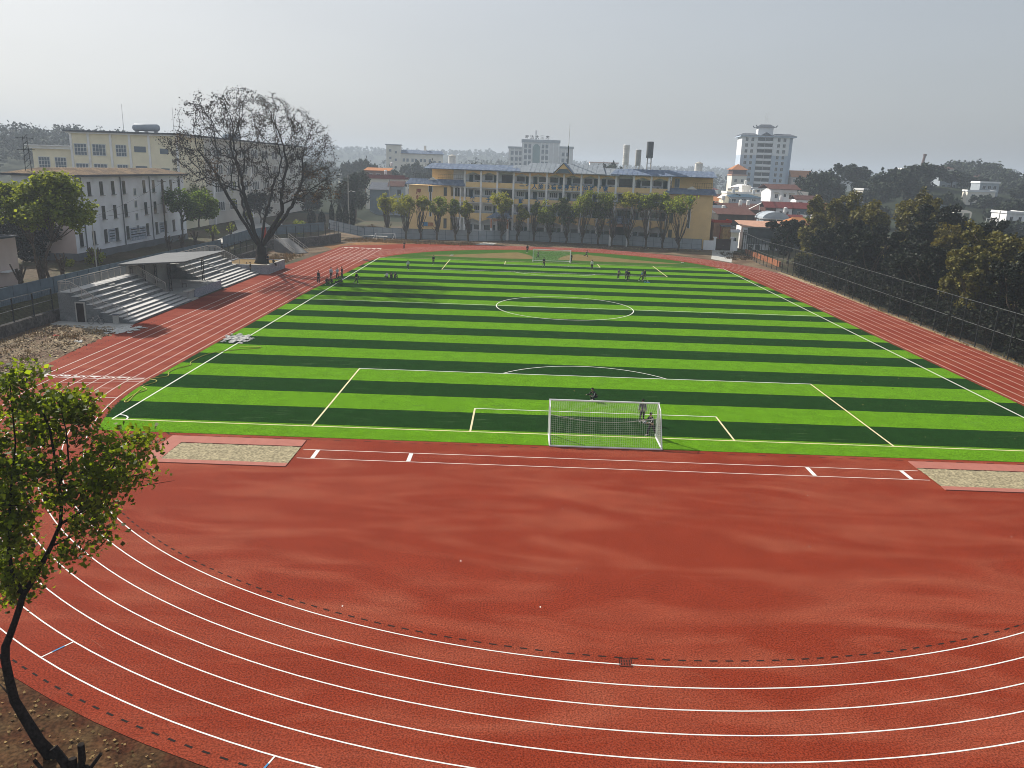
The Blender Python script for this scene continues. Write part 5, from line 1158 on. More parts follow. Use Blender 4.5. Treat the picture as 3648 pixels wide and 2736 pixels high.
for i, (x, y, x0, x1, z1, z0, k) in enumerate(ROW):
    rnd = random.Random(i+40); cx, cz = (x0+x1)/2-x, (z0+z1)/2; rx, rz_ = (x1-x0)/2*.95, (z1-z0)/2*.88
    bl = [((cx, 0, cz), (rx, rx, rz_))]+[((cx+rnd.uniform(-.8, .8)*rx, rnd.uniform(-.5, .5)*rx, cz+rnd.uniform(-.7, .75)*rz_), (rx*.5, rx*.5, rz_*.5)) for _ in range(4)]
    t = tree('pollard_tree', x, y, 0, (rnd.uniform(-.2, .2), 0, 2.1), 3, bl, RM[k], 2500, .36, '%s crowned pollard tree, %s from the left in the row before the hoarding' % (RW[k], ORD[i]), 60+i, .2, 'pollard trees before the school', k=16, spread=.34)
    mb = MB()
    for q in range(9):
        a = rnd.uniform(0, 2*pi); h = rnd.uniform(1.6, 2.6); mb.bar((0, 0, h-.4), (cos(a)*rnd.uniform(.5, 1.3), sin(a)*.8, h+rnd.uniform(.8, 1.7)), .09)
    mb.build('cut_stub', M_bark, t)
# -- trees of the campus on the left
tree('broadleaf_tree', -61.4, 40.8, 1.8, (.5, 0, 6.0), 3, [((1.9, 0, 10.6), (3.7, 3.2, 2.6)), ((-1.9, 1, 10.0), (2.8, 2.7, 2.3)), ((4.2, -.5, 8.8), (1.9, 1.8, 1.4)), ((.5, 0, 12.2), (2.7, 2.3, 1.3))], M_leaf_row, 6500, .42, 'large olive green tree before the white building, its trunk forked low', 91, .15, k=24)
tree('broadleaf_tree', -65.4, 44.9, 1.8, (-.4, 0, 5.4), 3, [((-1.8, -1, 9.8), (3.2, 3.0, 2.5)), ((1.0, -.6, 8.2), (1.8, 1.8, 1.2)), ((-3.6, -1, 10.8), (2.5, 2.3, 1.7))], M_leaf_row, 5000, .42, 'olive green tree at the left edge of the photo, beside the larger forked one', 92, .13, k=20)
tree('broadleaf_tree', -79.5, 60, 2.2, (0, 0, 3), 3, [((0, 0, 4.6), (4.2, 3, 3.6)), ((3.5, 2, 3.6), (3, 3, 2.8))], M_leaf_dark, 4500, .45, 'dense dark tree filling the shade behind the left edge trees', 93, .2)
tree('broadleaf_tree', -68.3, 94.5, 2.4, (.2, 0, 4.2), 3, [((-1.0, 0, 8.0), (2.2, 2.2, 2.2)), ((2.4, 1.4, 7.2), (2.9, 2.8, 2.8)), ((4.2, 3, 6.2), (2.2, 2.2, 2.0))], mat('fresh_green_leaf', (.10, .16, .03), .6, .2, .25, island=.4, trans=.28), 5200, .4, 'fresh green tree at the right end of the white building', 94, .14, k=20)
for i, (x, y, z, w, h, m, lab) in enumerate(((-83.2, 155.8, 2, 2.8, 11.4, M_leaf_yel, 'yellow green tree seen through the left limbs of the bare tree'), (-92, 188, 2, 3.4, 11.5, M_leaf_yel, 'yellow green tree farther back beside the long cream wing'), (-78.5, 128, 2.2, 3, 9.6, M_leaf_row, 'olive tree beyond the end of the white building'), (-72, 150, 2.2, 3.6, 8.5, M_leaf_dark, 'dark tree behind the trunk of the bare tree'), (-66, 176, 2, 3.5, 8, M_leaf_dark, 'dark tree right of the bare tree trunk, before the red banded house'))):
    tree('broadleaf_tree', x, y, z, (0, 0, h*.3), 3, [((0, 0, h*.62), (w, w, h*.32)), ((w*.5, 0, h*.8), (w*.6, w*.6, h*.18)), ((-w*.5, .5, h*.72), (w*.6, w*.6, h*.2))], m, 2600, .45, lab, 100+i, .16)
tree('broadleaf_tree', -56.5, 190, 1.2, (0, 0, 4), 4, [((0, 0, 8.6), (5.4, 4.5, 4.4)), ((1.5, 0, 12), (3.6, 3, 2.4)), ((-2.5, 0, 6), (3.4, 3, 3.4))], M_leaf_far, 6500, .55, 'big dense dark green tree between the bare tree and the school', 110, .3, k=26)
for i, (x, y, w, h) in enumerate(((-53.9, 150, .62, 6.6), (-52.0, 150, .75, 6.4), (-50.4, 150, .8, 6.4), (-48.7, 150, .72, 7.0), (-59, 150, 1.1, 4.6), (-56.4, 150, .9, 4.2))):
    rs = np.random.RandomState(200+i); n = 1500; t = rs.rand(n); a = rs.rand(n)*2*pi; r = w*np.sin(np.clip(t*1.05+.08, 0, 1)*pi)**.6*(.75+.25*rs.rand(n))
    root = empty('cypress', (x, y, 2.2), 0, '%s clipped dark conifer, %s from the left in the line behind the campus fence' % ('narrow' if w < .9 else 'broad', ORD[[2, 3, 4, 5, 0, 1][i]]), 'conifer', 'clipped conifers')
    mb = MB(); mb.tube([(0, 0, 0), (0, 0, h*.9)], [.12, .03], 6); mb.build('trunk', M_bark, root)
    quads_mesh('crown', leaf_quads(np.stack([r*np.cos(a), r*np.sin(a), .35+t*(h-.35)], 1), .3, rs, .1, -.5, .4), M_leaf_cyp, root)
for i, (x, y, z, r, m, lab) in enumerate(((-68.4, 63.5, 2.2, 1.5, M_leaf_yel, 'yellow green bush at the foot of the white building, above the canopy'), (-69.5, 58.6, 2.2, .8, M_leaf_yel, 'small yellow bush beside the lamp post'), (-84, 157, 2.2, 1.6, mat('golden_leaf', (.25, .19, .02), .7, .2, .4, island=.4, trans=.25), 'golden bush left of the bare tree trunk'), (-79, 163, 2.2, 1.5, M_leaf_yel, 'yellow green bush close to the golden one'), (-59.6, 140, 2.2, 1.4, M_leaf_row, 'olive bush behind the campus fence right of the staircase'), (-40.6, 152.6, 0, 1.5, M_leaf_yel, 'yellow green bush at the left end of the grey hoarding'), (-57, 133, 2, 1.2, M_leaf_row, 'small olive bush beside the campus fence'), (-44.6, 154.5, .6, 1.4, M_leaf_dead, 'brown withered bush on the ramp left of the school'))):
    rs = np.random.RandomState(300+i); root = empty('bush', (x, y, z), 0, lab, 'bush')
    mb = MB(); [mb.bar((0, 0, -.1), (r*.6*cos(a), r*.6*sin(a), r*.9), .07) for a in np.linspace(0, 2*pi, 6)[:-1]]; mb.build('stem', M_bark, root)
    quads_mesh('crown', leaf_quads(blob_points((0, 0, r*.8), (r, r, r*.7), 900, rs, 12, .4), .28, rs), m, root)
def pollard_stub(x, y, z, h, lab, seed, leaves=0, k=8, r=.28):
    rnd = random.Random(seed); root = empty('pruned_tree', (x, y, z), 0, lab, 'pruned tree', 'hard pruned trees'); mb = MB()
    mb.tube([(0, 0, -.2), (0, 0, h*.35), (.05, 0, h*.5)], [r, r*.85, r*1.1], 8)
    for q in range(k): a = 2*pi*q/k+rnd.uniform(-.3, .3); d = rnd.uniform(.25, .6); mb.tube([(0, 0, h*.42), (cos(a)*d*.7, sin(a)*d*.7, h*.68), (cos(a)*d*1.5, sin(a)*d*1.5, h*rnd.uniform(.85, 1.15))], [r*.55, r*.4, r*.28], 6)
    mb.build('trunk', M_bark, root)
    if leaves: rs = np.random.RandomState(seed); quads_mesh('crown', leaf_quads(blob_points((0, 0, h*.8), (1.1, 1.1, .8), leaves, rs, 10, .35), .28, rs), M_leaf_row, root)
for i, (x, y, h, lv, lab) in enumerate(((-63.6, 38.2, 3.2, 0, 'behind the left fence, nearest the pink building'), (-63.8, 43.0, 3.4, 0, 'behind the left fence, middle of three'), (-64.2, 47.8, 3.4, 0, 'just left of the grandstand back railing'), (-65.5, 58.5, 3.0, 120, 'with a few leaves behind the near seating block'), (-64.8, 80.5, 3.0, 0, 'behind the canopy, left one'), (-65, 86, 3.0, 0, 'behind the far seating block'), (-65, 92, 3.2, 0, 'behind the far seating block, rightmost of three'), (-64.5, 99, 3.4, 260, 'with sparse green leaves left of the bare tree'), (-64, 107, 3.6, 150, 'with sparse leaves close to the bare tree trunk'), (-62.5, 133, 3.2, 200, 'leafy topped, right of the bare tree trunk'))):
    pollard_stub(x, y, 1.9, h, 'hard pruned dark tree stump %s' % lab, 400+i, lv)
# -- the dark grove along the right fence
def grove_tree(x, y, ztop, w, m, lab, seed, size=.46, n=17000, z0=None, low=None):
    z0 = hz(x, y) if z0 is None else z0; h = ztop-z0; rnd = random.Random(seed)
    bl = [((0, 0, h*.6), (w*.62, w*.62, h*.3))]+[((rnd.uniform(-.85, .85)*w, rnd.uniform(-.85, .85)*w, h*rnd.uniform(.25, .86)), (w*.36, w*.36, h*.12)) for _ in range(14)]
    return tree('grove_tree', x, y, z0, (rnd.uniform(-.3, .3), rnd.uniform(-.3, .3), h*.32), 2, bl, m, n, size, lab, seed, .22, 'trees of the dark grove on the right', k=10, spread=.30, droop=.7, narrow=.38)
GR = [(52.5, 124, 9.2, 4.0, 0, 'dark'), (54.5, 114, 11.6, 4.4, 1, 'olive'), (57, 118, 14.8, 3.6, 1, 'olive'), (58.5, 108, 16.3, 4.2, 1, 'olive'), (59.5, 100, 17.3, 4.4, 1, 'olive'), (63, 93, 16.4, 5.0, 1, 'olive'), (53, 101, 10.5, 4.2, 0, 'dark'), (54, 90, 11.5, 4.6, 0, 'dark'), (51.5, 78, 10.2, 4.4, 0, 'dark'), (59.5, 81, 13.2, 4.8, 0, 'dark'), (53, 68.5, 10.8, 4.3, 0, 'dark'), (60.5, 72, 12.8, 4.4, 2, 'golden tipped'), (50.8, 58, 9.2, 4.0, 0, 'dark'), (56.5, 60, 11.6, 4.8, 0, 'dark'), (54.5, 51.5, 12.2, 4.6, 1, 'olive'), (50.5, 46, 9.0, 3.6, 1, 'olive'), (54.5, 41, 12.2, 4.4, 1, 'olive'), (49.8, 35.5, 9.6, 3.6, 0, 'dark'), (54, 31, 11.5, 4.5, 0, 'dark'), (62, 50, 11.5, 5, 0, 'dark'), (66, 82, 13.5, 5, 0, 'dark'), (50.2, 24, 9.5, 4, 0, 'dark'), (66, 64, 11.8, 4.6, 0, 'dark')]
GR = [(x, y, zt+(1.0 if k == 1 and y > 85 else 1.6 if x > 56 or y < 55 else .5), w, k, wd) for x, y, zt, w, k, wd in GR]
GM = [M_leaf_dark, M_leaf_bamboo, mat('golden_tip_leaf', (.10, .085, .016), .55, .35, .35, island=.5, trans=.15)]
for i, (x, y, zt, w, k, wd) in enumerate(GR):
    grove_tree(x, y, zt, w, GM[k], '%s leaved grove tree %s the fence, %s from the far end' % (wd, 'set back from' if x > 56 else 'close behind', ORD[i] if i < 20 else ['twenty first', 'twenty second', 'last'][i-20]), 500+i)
for i, (x, y) in enumerate(((46.6, 100), (46.7, 92), (46.6, 83), (46.8, 75), (46.7, 66.5), (46.6, 58), (46.8, 50), (46.6, 43), (46.8, 36), (46.6, 29))):
    rs = np.random.RandomState(700+i); root = empty('shrub', (x, y, hz(x, y)), 0, 'loose dark shrub pressed against the tall mesh fence, %s from its far end' % ORD[i], 'shrub', 'shrubs behind the mesh fence'); r = 2.1
    mb = MB(); [mb.bar((0, 0, -.1), (r*.5*cos(a), r*.5*sin(a), 2.2), .06) for a in np.linspace(0, 2*pi, 6)[:-1]]; mb.build('stem', M_bark, root)
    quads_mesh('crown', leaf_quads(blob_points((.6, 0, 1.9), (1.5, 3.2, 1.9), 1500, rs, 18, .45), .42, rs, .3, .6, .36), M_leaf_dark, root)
tree('broadleaf_tree', 58.2, 149.5, -.5, (0, 0, 1.6), 3, [((0, 0, 3.6), (2.4, 2, 1.8)), ((1.2, 0, 2.4), (1.8, 1.6, 1.2))], M_leaf_dark, 2200, .4, 'dark round tree in front of the glazed house', 120, .14)
tree('broadleaf_tree', 64.0, 150, -.8, (0, 0, 2.2), 3, [((0, 0, 5.0), (2.8, 2.4, 2.6)), ((1.6, 0, 3.2), (2, 2, 1.6))], M_leaf_purple, 2600, .36, 'purple brown leafless looking tree before the orange roof', 121, .16)
tree('broadleaf_tree', 71, 168, -1, (0, 0, 3), 3, [((0, 0, 7), (4.2, 3, 1.8)), ((5, 0, 7), (3.6, 3, 1.8))], M_leaf_row_d, 2600, .45, 'low spreading green tree behind the orange roof', 122, .16)
# -- hazy trees in the middle distance
MID = [(100, 250, 20, 7), (112, 262, 19, 7), (128, 255, 21.5, 8), (141, 262, 22.5, 8), (118, 285, 21, 8), (152, 285, 24.5, 9), (165, 300, 25, 9), (136, 300, 24, 9), (182, 310, 22.5, 8), (196, 318, 20, 8), (152, 215, 13, 6), (163, 222, 13, 6), (176, 228, 12, 7), (134, 215, 14, 6), (205, 260, 14, 7), (170, 160, 10, 6), (148, 178, 9.5, 5), (112, 152, 8, 5), (126, 140, 8, 5), (104, 178, 10.5, 5)]
proto = []
for v in range(4):
    rs = np.random.RandomState(800+v); bl = [((0, 0, .58), (.42, .42, .26))]+[((rs.uniform(-.3, .3), rs.uniform(-.3, .3), rs.uniform(.35, .8)), (.24, .24, .16)) for _ in range(7)]
    P = np.concatenate([blob_points(c, r, 480, rs, 14, .38) for c, r in bl]); Q = leaf_quads(P, .075, rs, .35, .3, .5)
    o = quads_mesh('crown', Q, M_leaf_far); mb = MB(); mb.tube([(0, 0, -.03), (0, 0, .3), (.05, 0, .6)], [.03, .022, .008], 6)
    for a in range(5): mb.tube([(0, 0, .28), (cos(a*1.3)*.25, sin(a*1.3)*.25, .6)], [.014, .004], 4)
    t = mb.build('trunk', M_bark); proto.append((o.data, t.data)); bpy.data.objects.remove(o); bpy.data.objects.remove(t)
def far_tree(x, y, ztop, w, lab, i, group='hazy trees in the middle distance', name='broadleaf_tree'):
    z0 = hz(x, y)-.2; h = ztop-z0; rnd = random.Random(i); root = empty(name, (x, y, z0), rnd.uniform(0, 6), lab, 'tree', group); c, t = proto[i % 4]
    for nm, me in (('crown', c), ('trunk', t)): o = link(nm, me, root); o.scale = (w*1.15, w*1.15, h)
    return root
for i, (x, y, zt, w) in enumerate(MID): far_tree(x, y, zt+1.5, w*1.5, 'hazy grey green tree %s, %s from the left' % ('in the wood right of the tower' if i < 10 else 'low beyond the dark grove', ORD[i % 10]), i)
rs = np.random.RandomState(17)
for nm_, (xa, xb, ya, yb) in (('nearer', (112, 215, 195, 300)), ('farther', (190, 300, 270, 400))):
    for i, (x, y) in enumerate(sorted([(rs.uniform(xa, xb), rs.uniform(ya, yb)) for _ in range(19)], key=lambda p: (p[0]+6)/(p[1]+52))):
        far_tree(x, y, hz(x, y)+rs.uniform(5.5, 9), rs.uniform(7, 11), 'hazy round tree among the %s houses beyond the grove, %s from the left' % (nm_, ORD[i]), 200+i, 'hazy trees among the far houses')
LEFTT = [(-62+9*k+(k % 3)*2, 300+(k*37) % 60, 17.5+(k*7) % 4, 5) for k in range(0, 5)]+[(-108+8*k, 330+(k*53) % 70, 19+(k*5) % 4, 5.5) for k in range(9)]
for i, (x, y, zt, w) in enumerate(LEFTT): far_tree(x, y, zt, w*1.3, 'hazy blue green tree before the apartment block, %s of that line from the left' % ORD[(i-5) if i >= 5 else i+9], i+30)
for i, (x, y, zt, w, lab) in enumerate(((34, 330, 23.5, 13, 'broad dark tree crown right behind the school water tanks'), (27, 340, 20, 8, 'smaller tree left of the broad crown behind the water tanks'), (-34, 420, 21.5, 16, 'rounded tree behind the left end of the school roof'), (-25, 330, 21, 9, 'dark tree beside the squat tank at the left of the school roof'), (62, 330, 16, 9, 'low tree between the school and the tower'), (70, 240, 12, 8, 'grey green tree at the right end of the school'), (56, 215, 11, 7, 'grey green tree close to the right end of the school'), (136, 182, 8.6, 9, 'dark bushy tree in front of the bright white house at the right edge'), (146, 186, 8.8, 9, 'dark bushy tree at the right edge beside the bright white house'), (216, 366, 11.6, 14, 'hazy tree before the villa with white roof tanks'), (229, 366, 11.4, 14, 'hazy tree before the long cream villa, left'), (240, 368, 11.6, 14, 'hazy tree before the long cream villa, right'), (124, 188, 8.0, 9, 'dark bushy tree before the arcaded pale blue house'), (-110, 150, 19, 9, 'feathery dark tree standing left of the yellow classroom block'))):
    far_tree(x, y, zt, w, lab, i+60)
# far-off woods on the hills: masses nobody could count
def wood(name, pts, hgt, m, lab, seed, n=70, size=1.3):
    rs = np.random.RandomState(seed); P = []
    for x, y in pts:
        z = hz(x, y); h = hgt*rs.uniform(.6, 1.2); P.append(blob_points((x, y, z+h*.5), (h*.42, h*.42, h*.5), n, rs, 9, .4))
    o = quads_mesh(name, leaf_quads(np.concatenate(P), size, rs, .35, .2, .6), m); return tag(o, kind='stuff')
rs = np.random.RandomState(21)
wood('hillside_wood', [(-262+rs.normal()*75, 395+rs.normal()*60) for _ in range(420)], 11, M_leaf_far, '', 1)
wood('hillside_wood', [(249+rs.normal()*12, 425+rs.normal()*42) for _ in range(420)], 7, M_leaf_far, '', 2)
wood('hillside_wood', [(-420+rs.normal()*110, 600+rs.normal()*80) for _ in range(300)], 14, M_leaf_far, '', 3, 50, 2)
wood('distant_wood', [(x+rs.normal()*s, y+rs.normal()*s*.5) for x, y, s, n in ((110, 760, 80, 130), (-20, 900, 50, 110), (470, 1000, 70, 150), (640, 1050, 100, 170), (-160, 700, 90, 130)) for _ in range(n)], 15, M_leaf_far, '', 4, 36, 2.6)
wood('distant_wood', [(x+rs.normal()*s, y+rs.normal()*s*.4) for x, y, s, n in ((-330, 1700, 220, 180), (-60, 1560, 220, 220), (240, 1650, 300, 260), (520, 1850, 300, 200), (-620, 1450, 240, 180), (900, 1450, 200, 180)) for _ in range(n)], 10, M_leaf_far, '', 5, 20, 4)
# -- foreground tree leaning in from the lower left
def foreground_tree():
    rs = np.random.RandomState(77); rnd = random.Random(77); Y = -32.0; bx, bz = -19.75, -.05
    root = empty('young_tree', (bx, Y, 0), 0, 'slender young tree with a crooked dark trunk and glossy leaves in the lower left foreground', 'tree')
    R = lambda x, z, y=0: (x-bx, y, z)
    mb = MB()
    mb.tube([R(-19.75, -.1), R(-20.1, .46), R(-20.42, 1.24), R(-20.68, 1.9), R(-20.74, 2.6), R(-20.77, 3.3), R(-20.7, 3.74), R(-20.5, 4.15), R(-20.32, 4.55), R(-20.13, 5.0), R(-20.0, 5.35), R(-19.8, 5.7)], [.21, .165, .145, .132, .125, .12, .112, .1, .092, .088, .084, .072], 10)
    def br(pts, r0, r1): n = len(pts); mb.tube(pts, [r0+(r1-r0)*i/(n-1) for i in range(n)], 6)
    br([R(-19.85, 5.6), R(-19.5, 6.15, .1), R(-19.1, 6.9, .2), R(-18.75, 7.6, .2), R(-18.6, 8.3, .15), R(-18.6, 9.3, .1), R(-18.58, 10.5, 0), R(-18.8, 11.3, 0)], .085, .02)
    br([R(-19.95, 5.5), R(-20.05, 6.2, -.2), R(-19.9, 7.2, -.4), R(-19.6, 8.6, -.5), R(-19.3, 10.2, -.4), R(-19.3, 11.8, -.3)], .07, .015)
    br([R(-20.05, 5.5), R(-20.4, 6.3, .3), R(-20.7, 7.5, .5), R(-20.8, 9, .5)], .055, .012)
    br([R(-18.75, 7.6, .2), R(-18.1, 8.0, .4), R(-17.3, 8.65, .5), R(-16.8, 9.0, .5), R(-16.2, 9.1, .5)], .045, .012)
    br([R(-17.5, 8.5, .5), R(-17.25, 9.25, .5), R(-17.0, 9.7, .4), R(-16.6, 10.15, .4)], .03, .01)
    br([R(-18.6, 8.8, .1), R(-18.0, 9.6, -.3), R(-17.9, 10.6, -.4), R(-18.0, 11.4, -.4)], .035, .01)
    br([R(-19.1, 6.9, .2), R(-18.4, 7.2, .6), R(-17.8, 7.5, .8)], .035, .01)
    br([R(-20.75, 3.2), R(-21.3, 3.9, 0), R(-21.9, 4.6, 0)], .05, .02); br([R(-20.7, 1.95), R(-21.2, 2.3, .2)], .04, .02)
    br([R(-20.05, .5), R(-20.6, .9, .3), R(-21, 1.4, .4)], .03, .01)
    C = [(-19.29, 11.94), (-19.57, 11.8), (-19.19, 11.5), (-19.08, 11.25), (-18.86, 11.1), (-18.14, 11.45), (-17.95, 11.4), (-17.94, 11.1), (-17.85, 10.8), (-18.11, 10.7), (-18.53, 10.8), (-18.89, 10.4), (-19.5, 10.3), (-19.73, 10.6), (-19.95, 10.1), (-19.25, 10), (-18.81, 9.8), (-18.05, 10.15), (-18.79, 9.5), (-19.3, 9.5), (-19.7, 9.6),
         (-17, 10.2), (-16.6, 10.15), (-16.35, 10.15), (-16.1, 9.93), (-16.71, 9.93), (-16.4, 9.65), (-16.65, 9.4), (-16.94, 9.16), (-16.5, 9.2), (-16.85, 8.95), (-16.68, 8.8), (-16.15, 9.05), (-17.35, 9.3), (-17.63, 9.65), (-17.8, 9.4), (-17.98, 8.8), (-18.67, 9.1), (-18.35, 8.69), (-17.8, 8.55), (-17.6, 8.2), (-19.7, 8.9), (-19.98, 8.4), (-19.43, 8.58), (-19.5, 8.08), (-19.92, 7.9), (-20.3, 8.6), (-20.2, 9.3), (-18.15, 7.75), (-17.75, 7.6), (-18.34, 7.45), (-20.21, 7.5), (-19.72, 7.45), (-19.0, 8.2), (-20.4, 6.5), (-20.1, 6.1), (-20.55, 5.6), (-20.35, 5.4), (-20.7, 5.0), (-19.4, 6.45), (-20.6, 7.0), (-20.0, 6.9), (-17.72, 7.15), (-18.0, 7.2), (-20.8, 8.0), (-20.9, 6.3)]
    P = []; T = mb
    for cx, cz in C:
        if cx > -17.5: cx -= .22
        cy = rnd.uniform(-.6, .7); n = rnd.randint(110, 210) if cx < -17.9 else rnd.randint(70, 130)
        c = np.array([cx-bx, cy, cz]); q = rs.normal(size=(n, 3))*np.array([.27, .3, .16]); P.append(c+q)
        for _ in range(3):
            e = Vector(c)+Vector((rnd.gauss(0, .3), rnd.gauss(0, .3), rnd.gauss(0, .12))); T.tube([Vector(c)+Vector((-.1, 0, -.3)), e], [.012, .005], 4, False)
    mb.build('trunk', M_bark_d, root, smooth=True, fix=False)
    quads_mesh('crown', leaf_quads(np.concatenate(P), .165, rs, .25, .9, .38), M_leaf_fg, root)
foreground_tree()
def near_stump():
    root = empty('pruned_tree', (-18.55, -33.05, 0), 0, 'black silhouetted pruned stump with cut stubs at the lower left corner', 'pruned tree', 'hard pruned trees'); mb = MB()
    mb.tube([(0, 0, -.1), (0, 0, .25)], [.45, .38], 10)
    for pts, r in (([(-.1, 0, .2), (-.25, .1, .6), (-.55, .15, 1.05)], .14), ([(.15, 0, .2), (.28, .1, .7), (.3, .1, 1.25)], .11), ([(.05, 0, .2), (.0, .1, .75)], .12), ([(.2, 0, .15), (.5, 0, .45), (.85, .1, .95)], .06), ([(-.2, 0, .15), (-.8, 0, .3), (-1.2, .2, .55)], .06), ([(.35, 0, .2), (.42, 0, .55)], .12)): mb.tube(pts, [r, r*.95, r*.85][:len(pts)], 8)
    mb.build('trunk', M_bark_d, root)
near_stump()
# leaf litter: loose leaves on the bank and bits on the turf
def litter(name, P, size, m, seed):
    rs = np.random.RandomState(seed); Q = leaf_quads(np.array(P), size, rs, 2.5, 0, .4); o = quads_mesh(name, Q, m); tag(o, kind='stuff')
rs = np.random.RandomState(31); P = []
for _ in range(2200):
    a = rs.uniform(radians(-150), radians(-95)); r = 45.2+abs(rs.normal())*3.2+.1; P.append((r*cos(a), CY0+r*sin(a), rs.uniform(.0, .05)))
litter('leaf_litter', P, .11, M_litter, 1)
litter('leaf_litter', [(rs.normal()*10+24, rs.uniform(2, 70), .04) for _ in range(260)], .13, M_litter, 2)
P = [(rs.uniform(-56, -47.5), rs.uniform(9, 31), .02+.03*rs.rand()) for _ in range(1500)]+[(rs.uniform(-48, 44), 142+rs.normal()*1.2+4*rs.rand(), .03) for _ in range(1200)]
litter('dry_litter', P, .3, mat('dry_debris', (.28, .22, .14), .9, 0, island=.6), 3)
def grass(name, pts, h, m, seed, n):
    rs = np.random.RandomState(seed); V = []
    for x, y in pts:
        for _ in range(n):
            px_, py_ = x+rs.normal()*.35, y+rs.normal()*.35; a = rs.uniform(0, pi); w = .05; hh = h*rs.uniform(.4, 1.2); lx, ly = rs.normal()*hh*.3, rs.normal()*hh*.3
            V.append([(px_-w*cos(a), py_-w*sin(a), -.02), (px_+w*cos(a), py_+w*sin(a), -.02), (px_+lx+.01, py_+ly, hh), (px_+lx-.01, py_+ly, hh)])
    o = quads_mesh(name, np.array(V), m); tag(o, kind='stuff')
grass('dry_grass', [(rs.uniform(-48, -18), 139.6+rs.uniform(-3, 3)+(-.0)) for _ in range(130)]+[(rs.uniform(-54, -49), rs.uniform(87, 105)) for _ in range(90)], .55, mat('dry_straw', (.26, .17, .07), .9, .3, .4, island=.4), 5, 22)
grass('dry_grass', [(rs.uniform(-56.5, -49), rs.uniform(12, 29)) for _ in range(90)]+[(45.5+rs.normal()*.15, rs.uniform(16, 100)) for _ in range(120)], .22, mat('dry_straw', (.26, .17, .07)), 6, 14)
grass('weeds', [(rs.uniform(-67, -58.5), rs.uniform(60, 130)) for _ in range(0)]+[(rs.uniform(40, 46), rs.uniform(124, 141)) for _ in range(50)], .4, M_leaf_dead, 7, 20)
HAZE = 0.0005
# ---------------------------------------------------------------- people
def skin_mesh(chains, name, m, sub=1):
    """chains: lists of (point, radius); points shared by position are welded -> one continuous skinned surface"""
    V = []; Rr = []; E = []; key = {}
    def vid(p, r):
        k = tuple(round(c, 4) for c in p)
        if k not in key: key[k] = len(V); V.append(p); Rr.append(r)
        return key[k]
    for ch in chains:
        ids = [vid(p, r) for p, r in ch]; E += [(a, b) for a, b in zip(ids, ids[1:]) if a != b]
    me = bpy.data.meshes.new(name); me.from_pydata(V, E, []); o = bpy.data.objects.new(name, me); COL.objects.link(o)
    o.modifiers.new('skin', 'SKIN').use_smooth_shade = True
    if sub: o.modifiers.new('sub', 'SUBSURF').levels = sub; o.modifiers['sub'].render_levels = sub
    for i, r in enumerate(Rr): me.skin_vertices[0].data[i].radius = (r, r) if not hasattr(r, '__len__') else r
    me.skin_vertices[0].data[0].use_root = True
    out = bpy.data.meshes.new_from_object(o.evaluated_get(bpy.context.evaluated_depsgraph_get())); bpy.data.objects.remove(o)
    out.materials.clear(); out.materials.append(m); out.name = name
    return out
def merge(me, extra):
    b = bmesh.new(); b.from_mesh(me)
    t = bpy.data.meshes.new('t'); t.from_pydata(extra.v, [], extra.f); b.from_mesh(t); b.to_mesh(me); b.free(); bpy.data.meshes.remove(t)
    me.polygons.foreach_set('use_smooth', [True]*len(me.polygons)); return me
POSES = {}
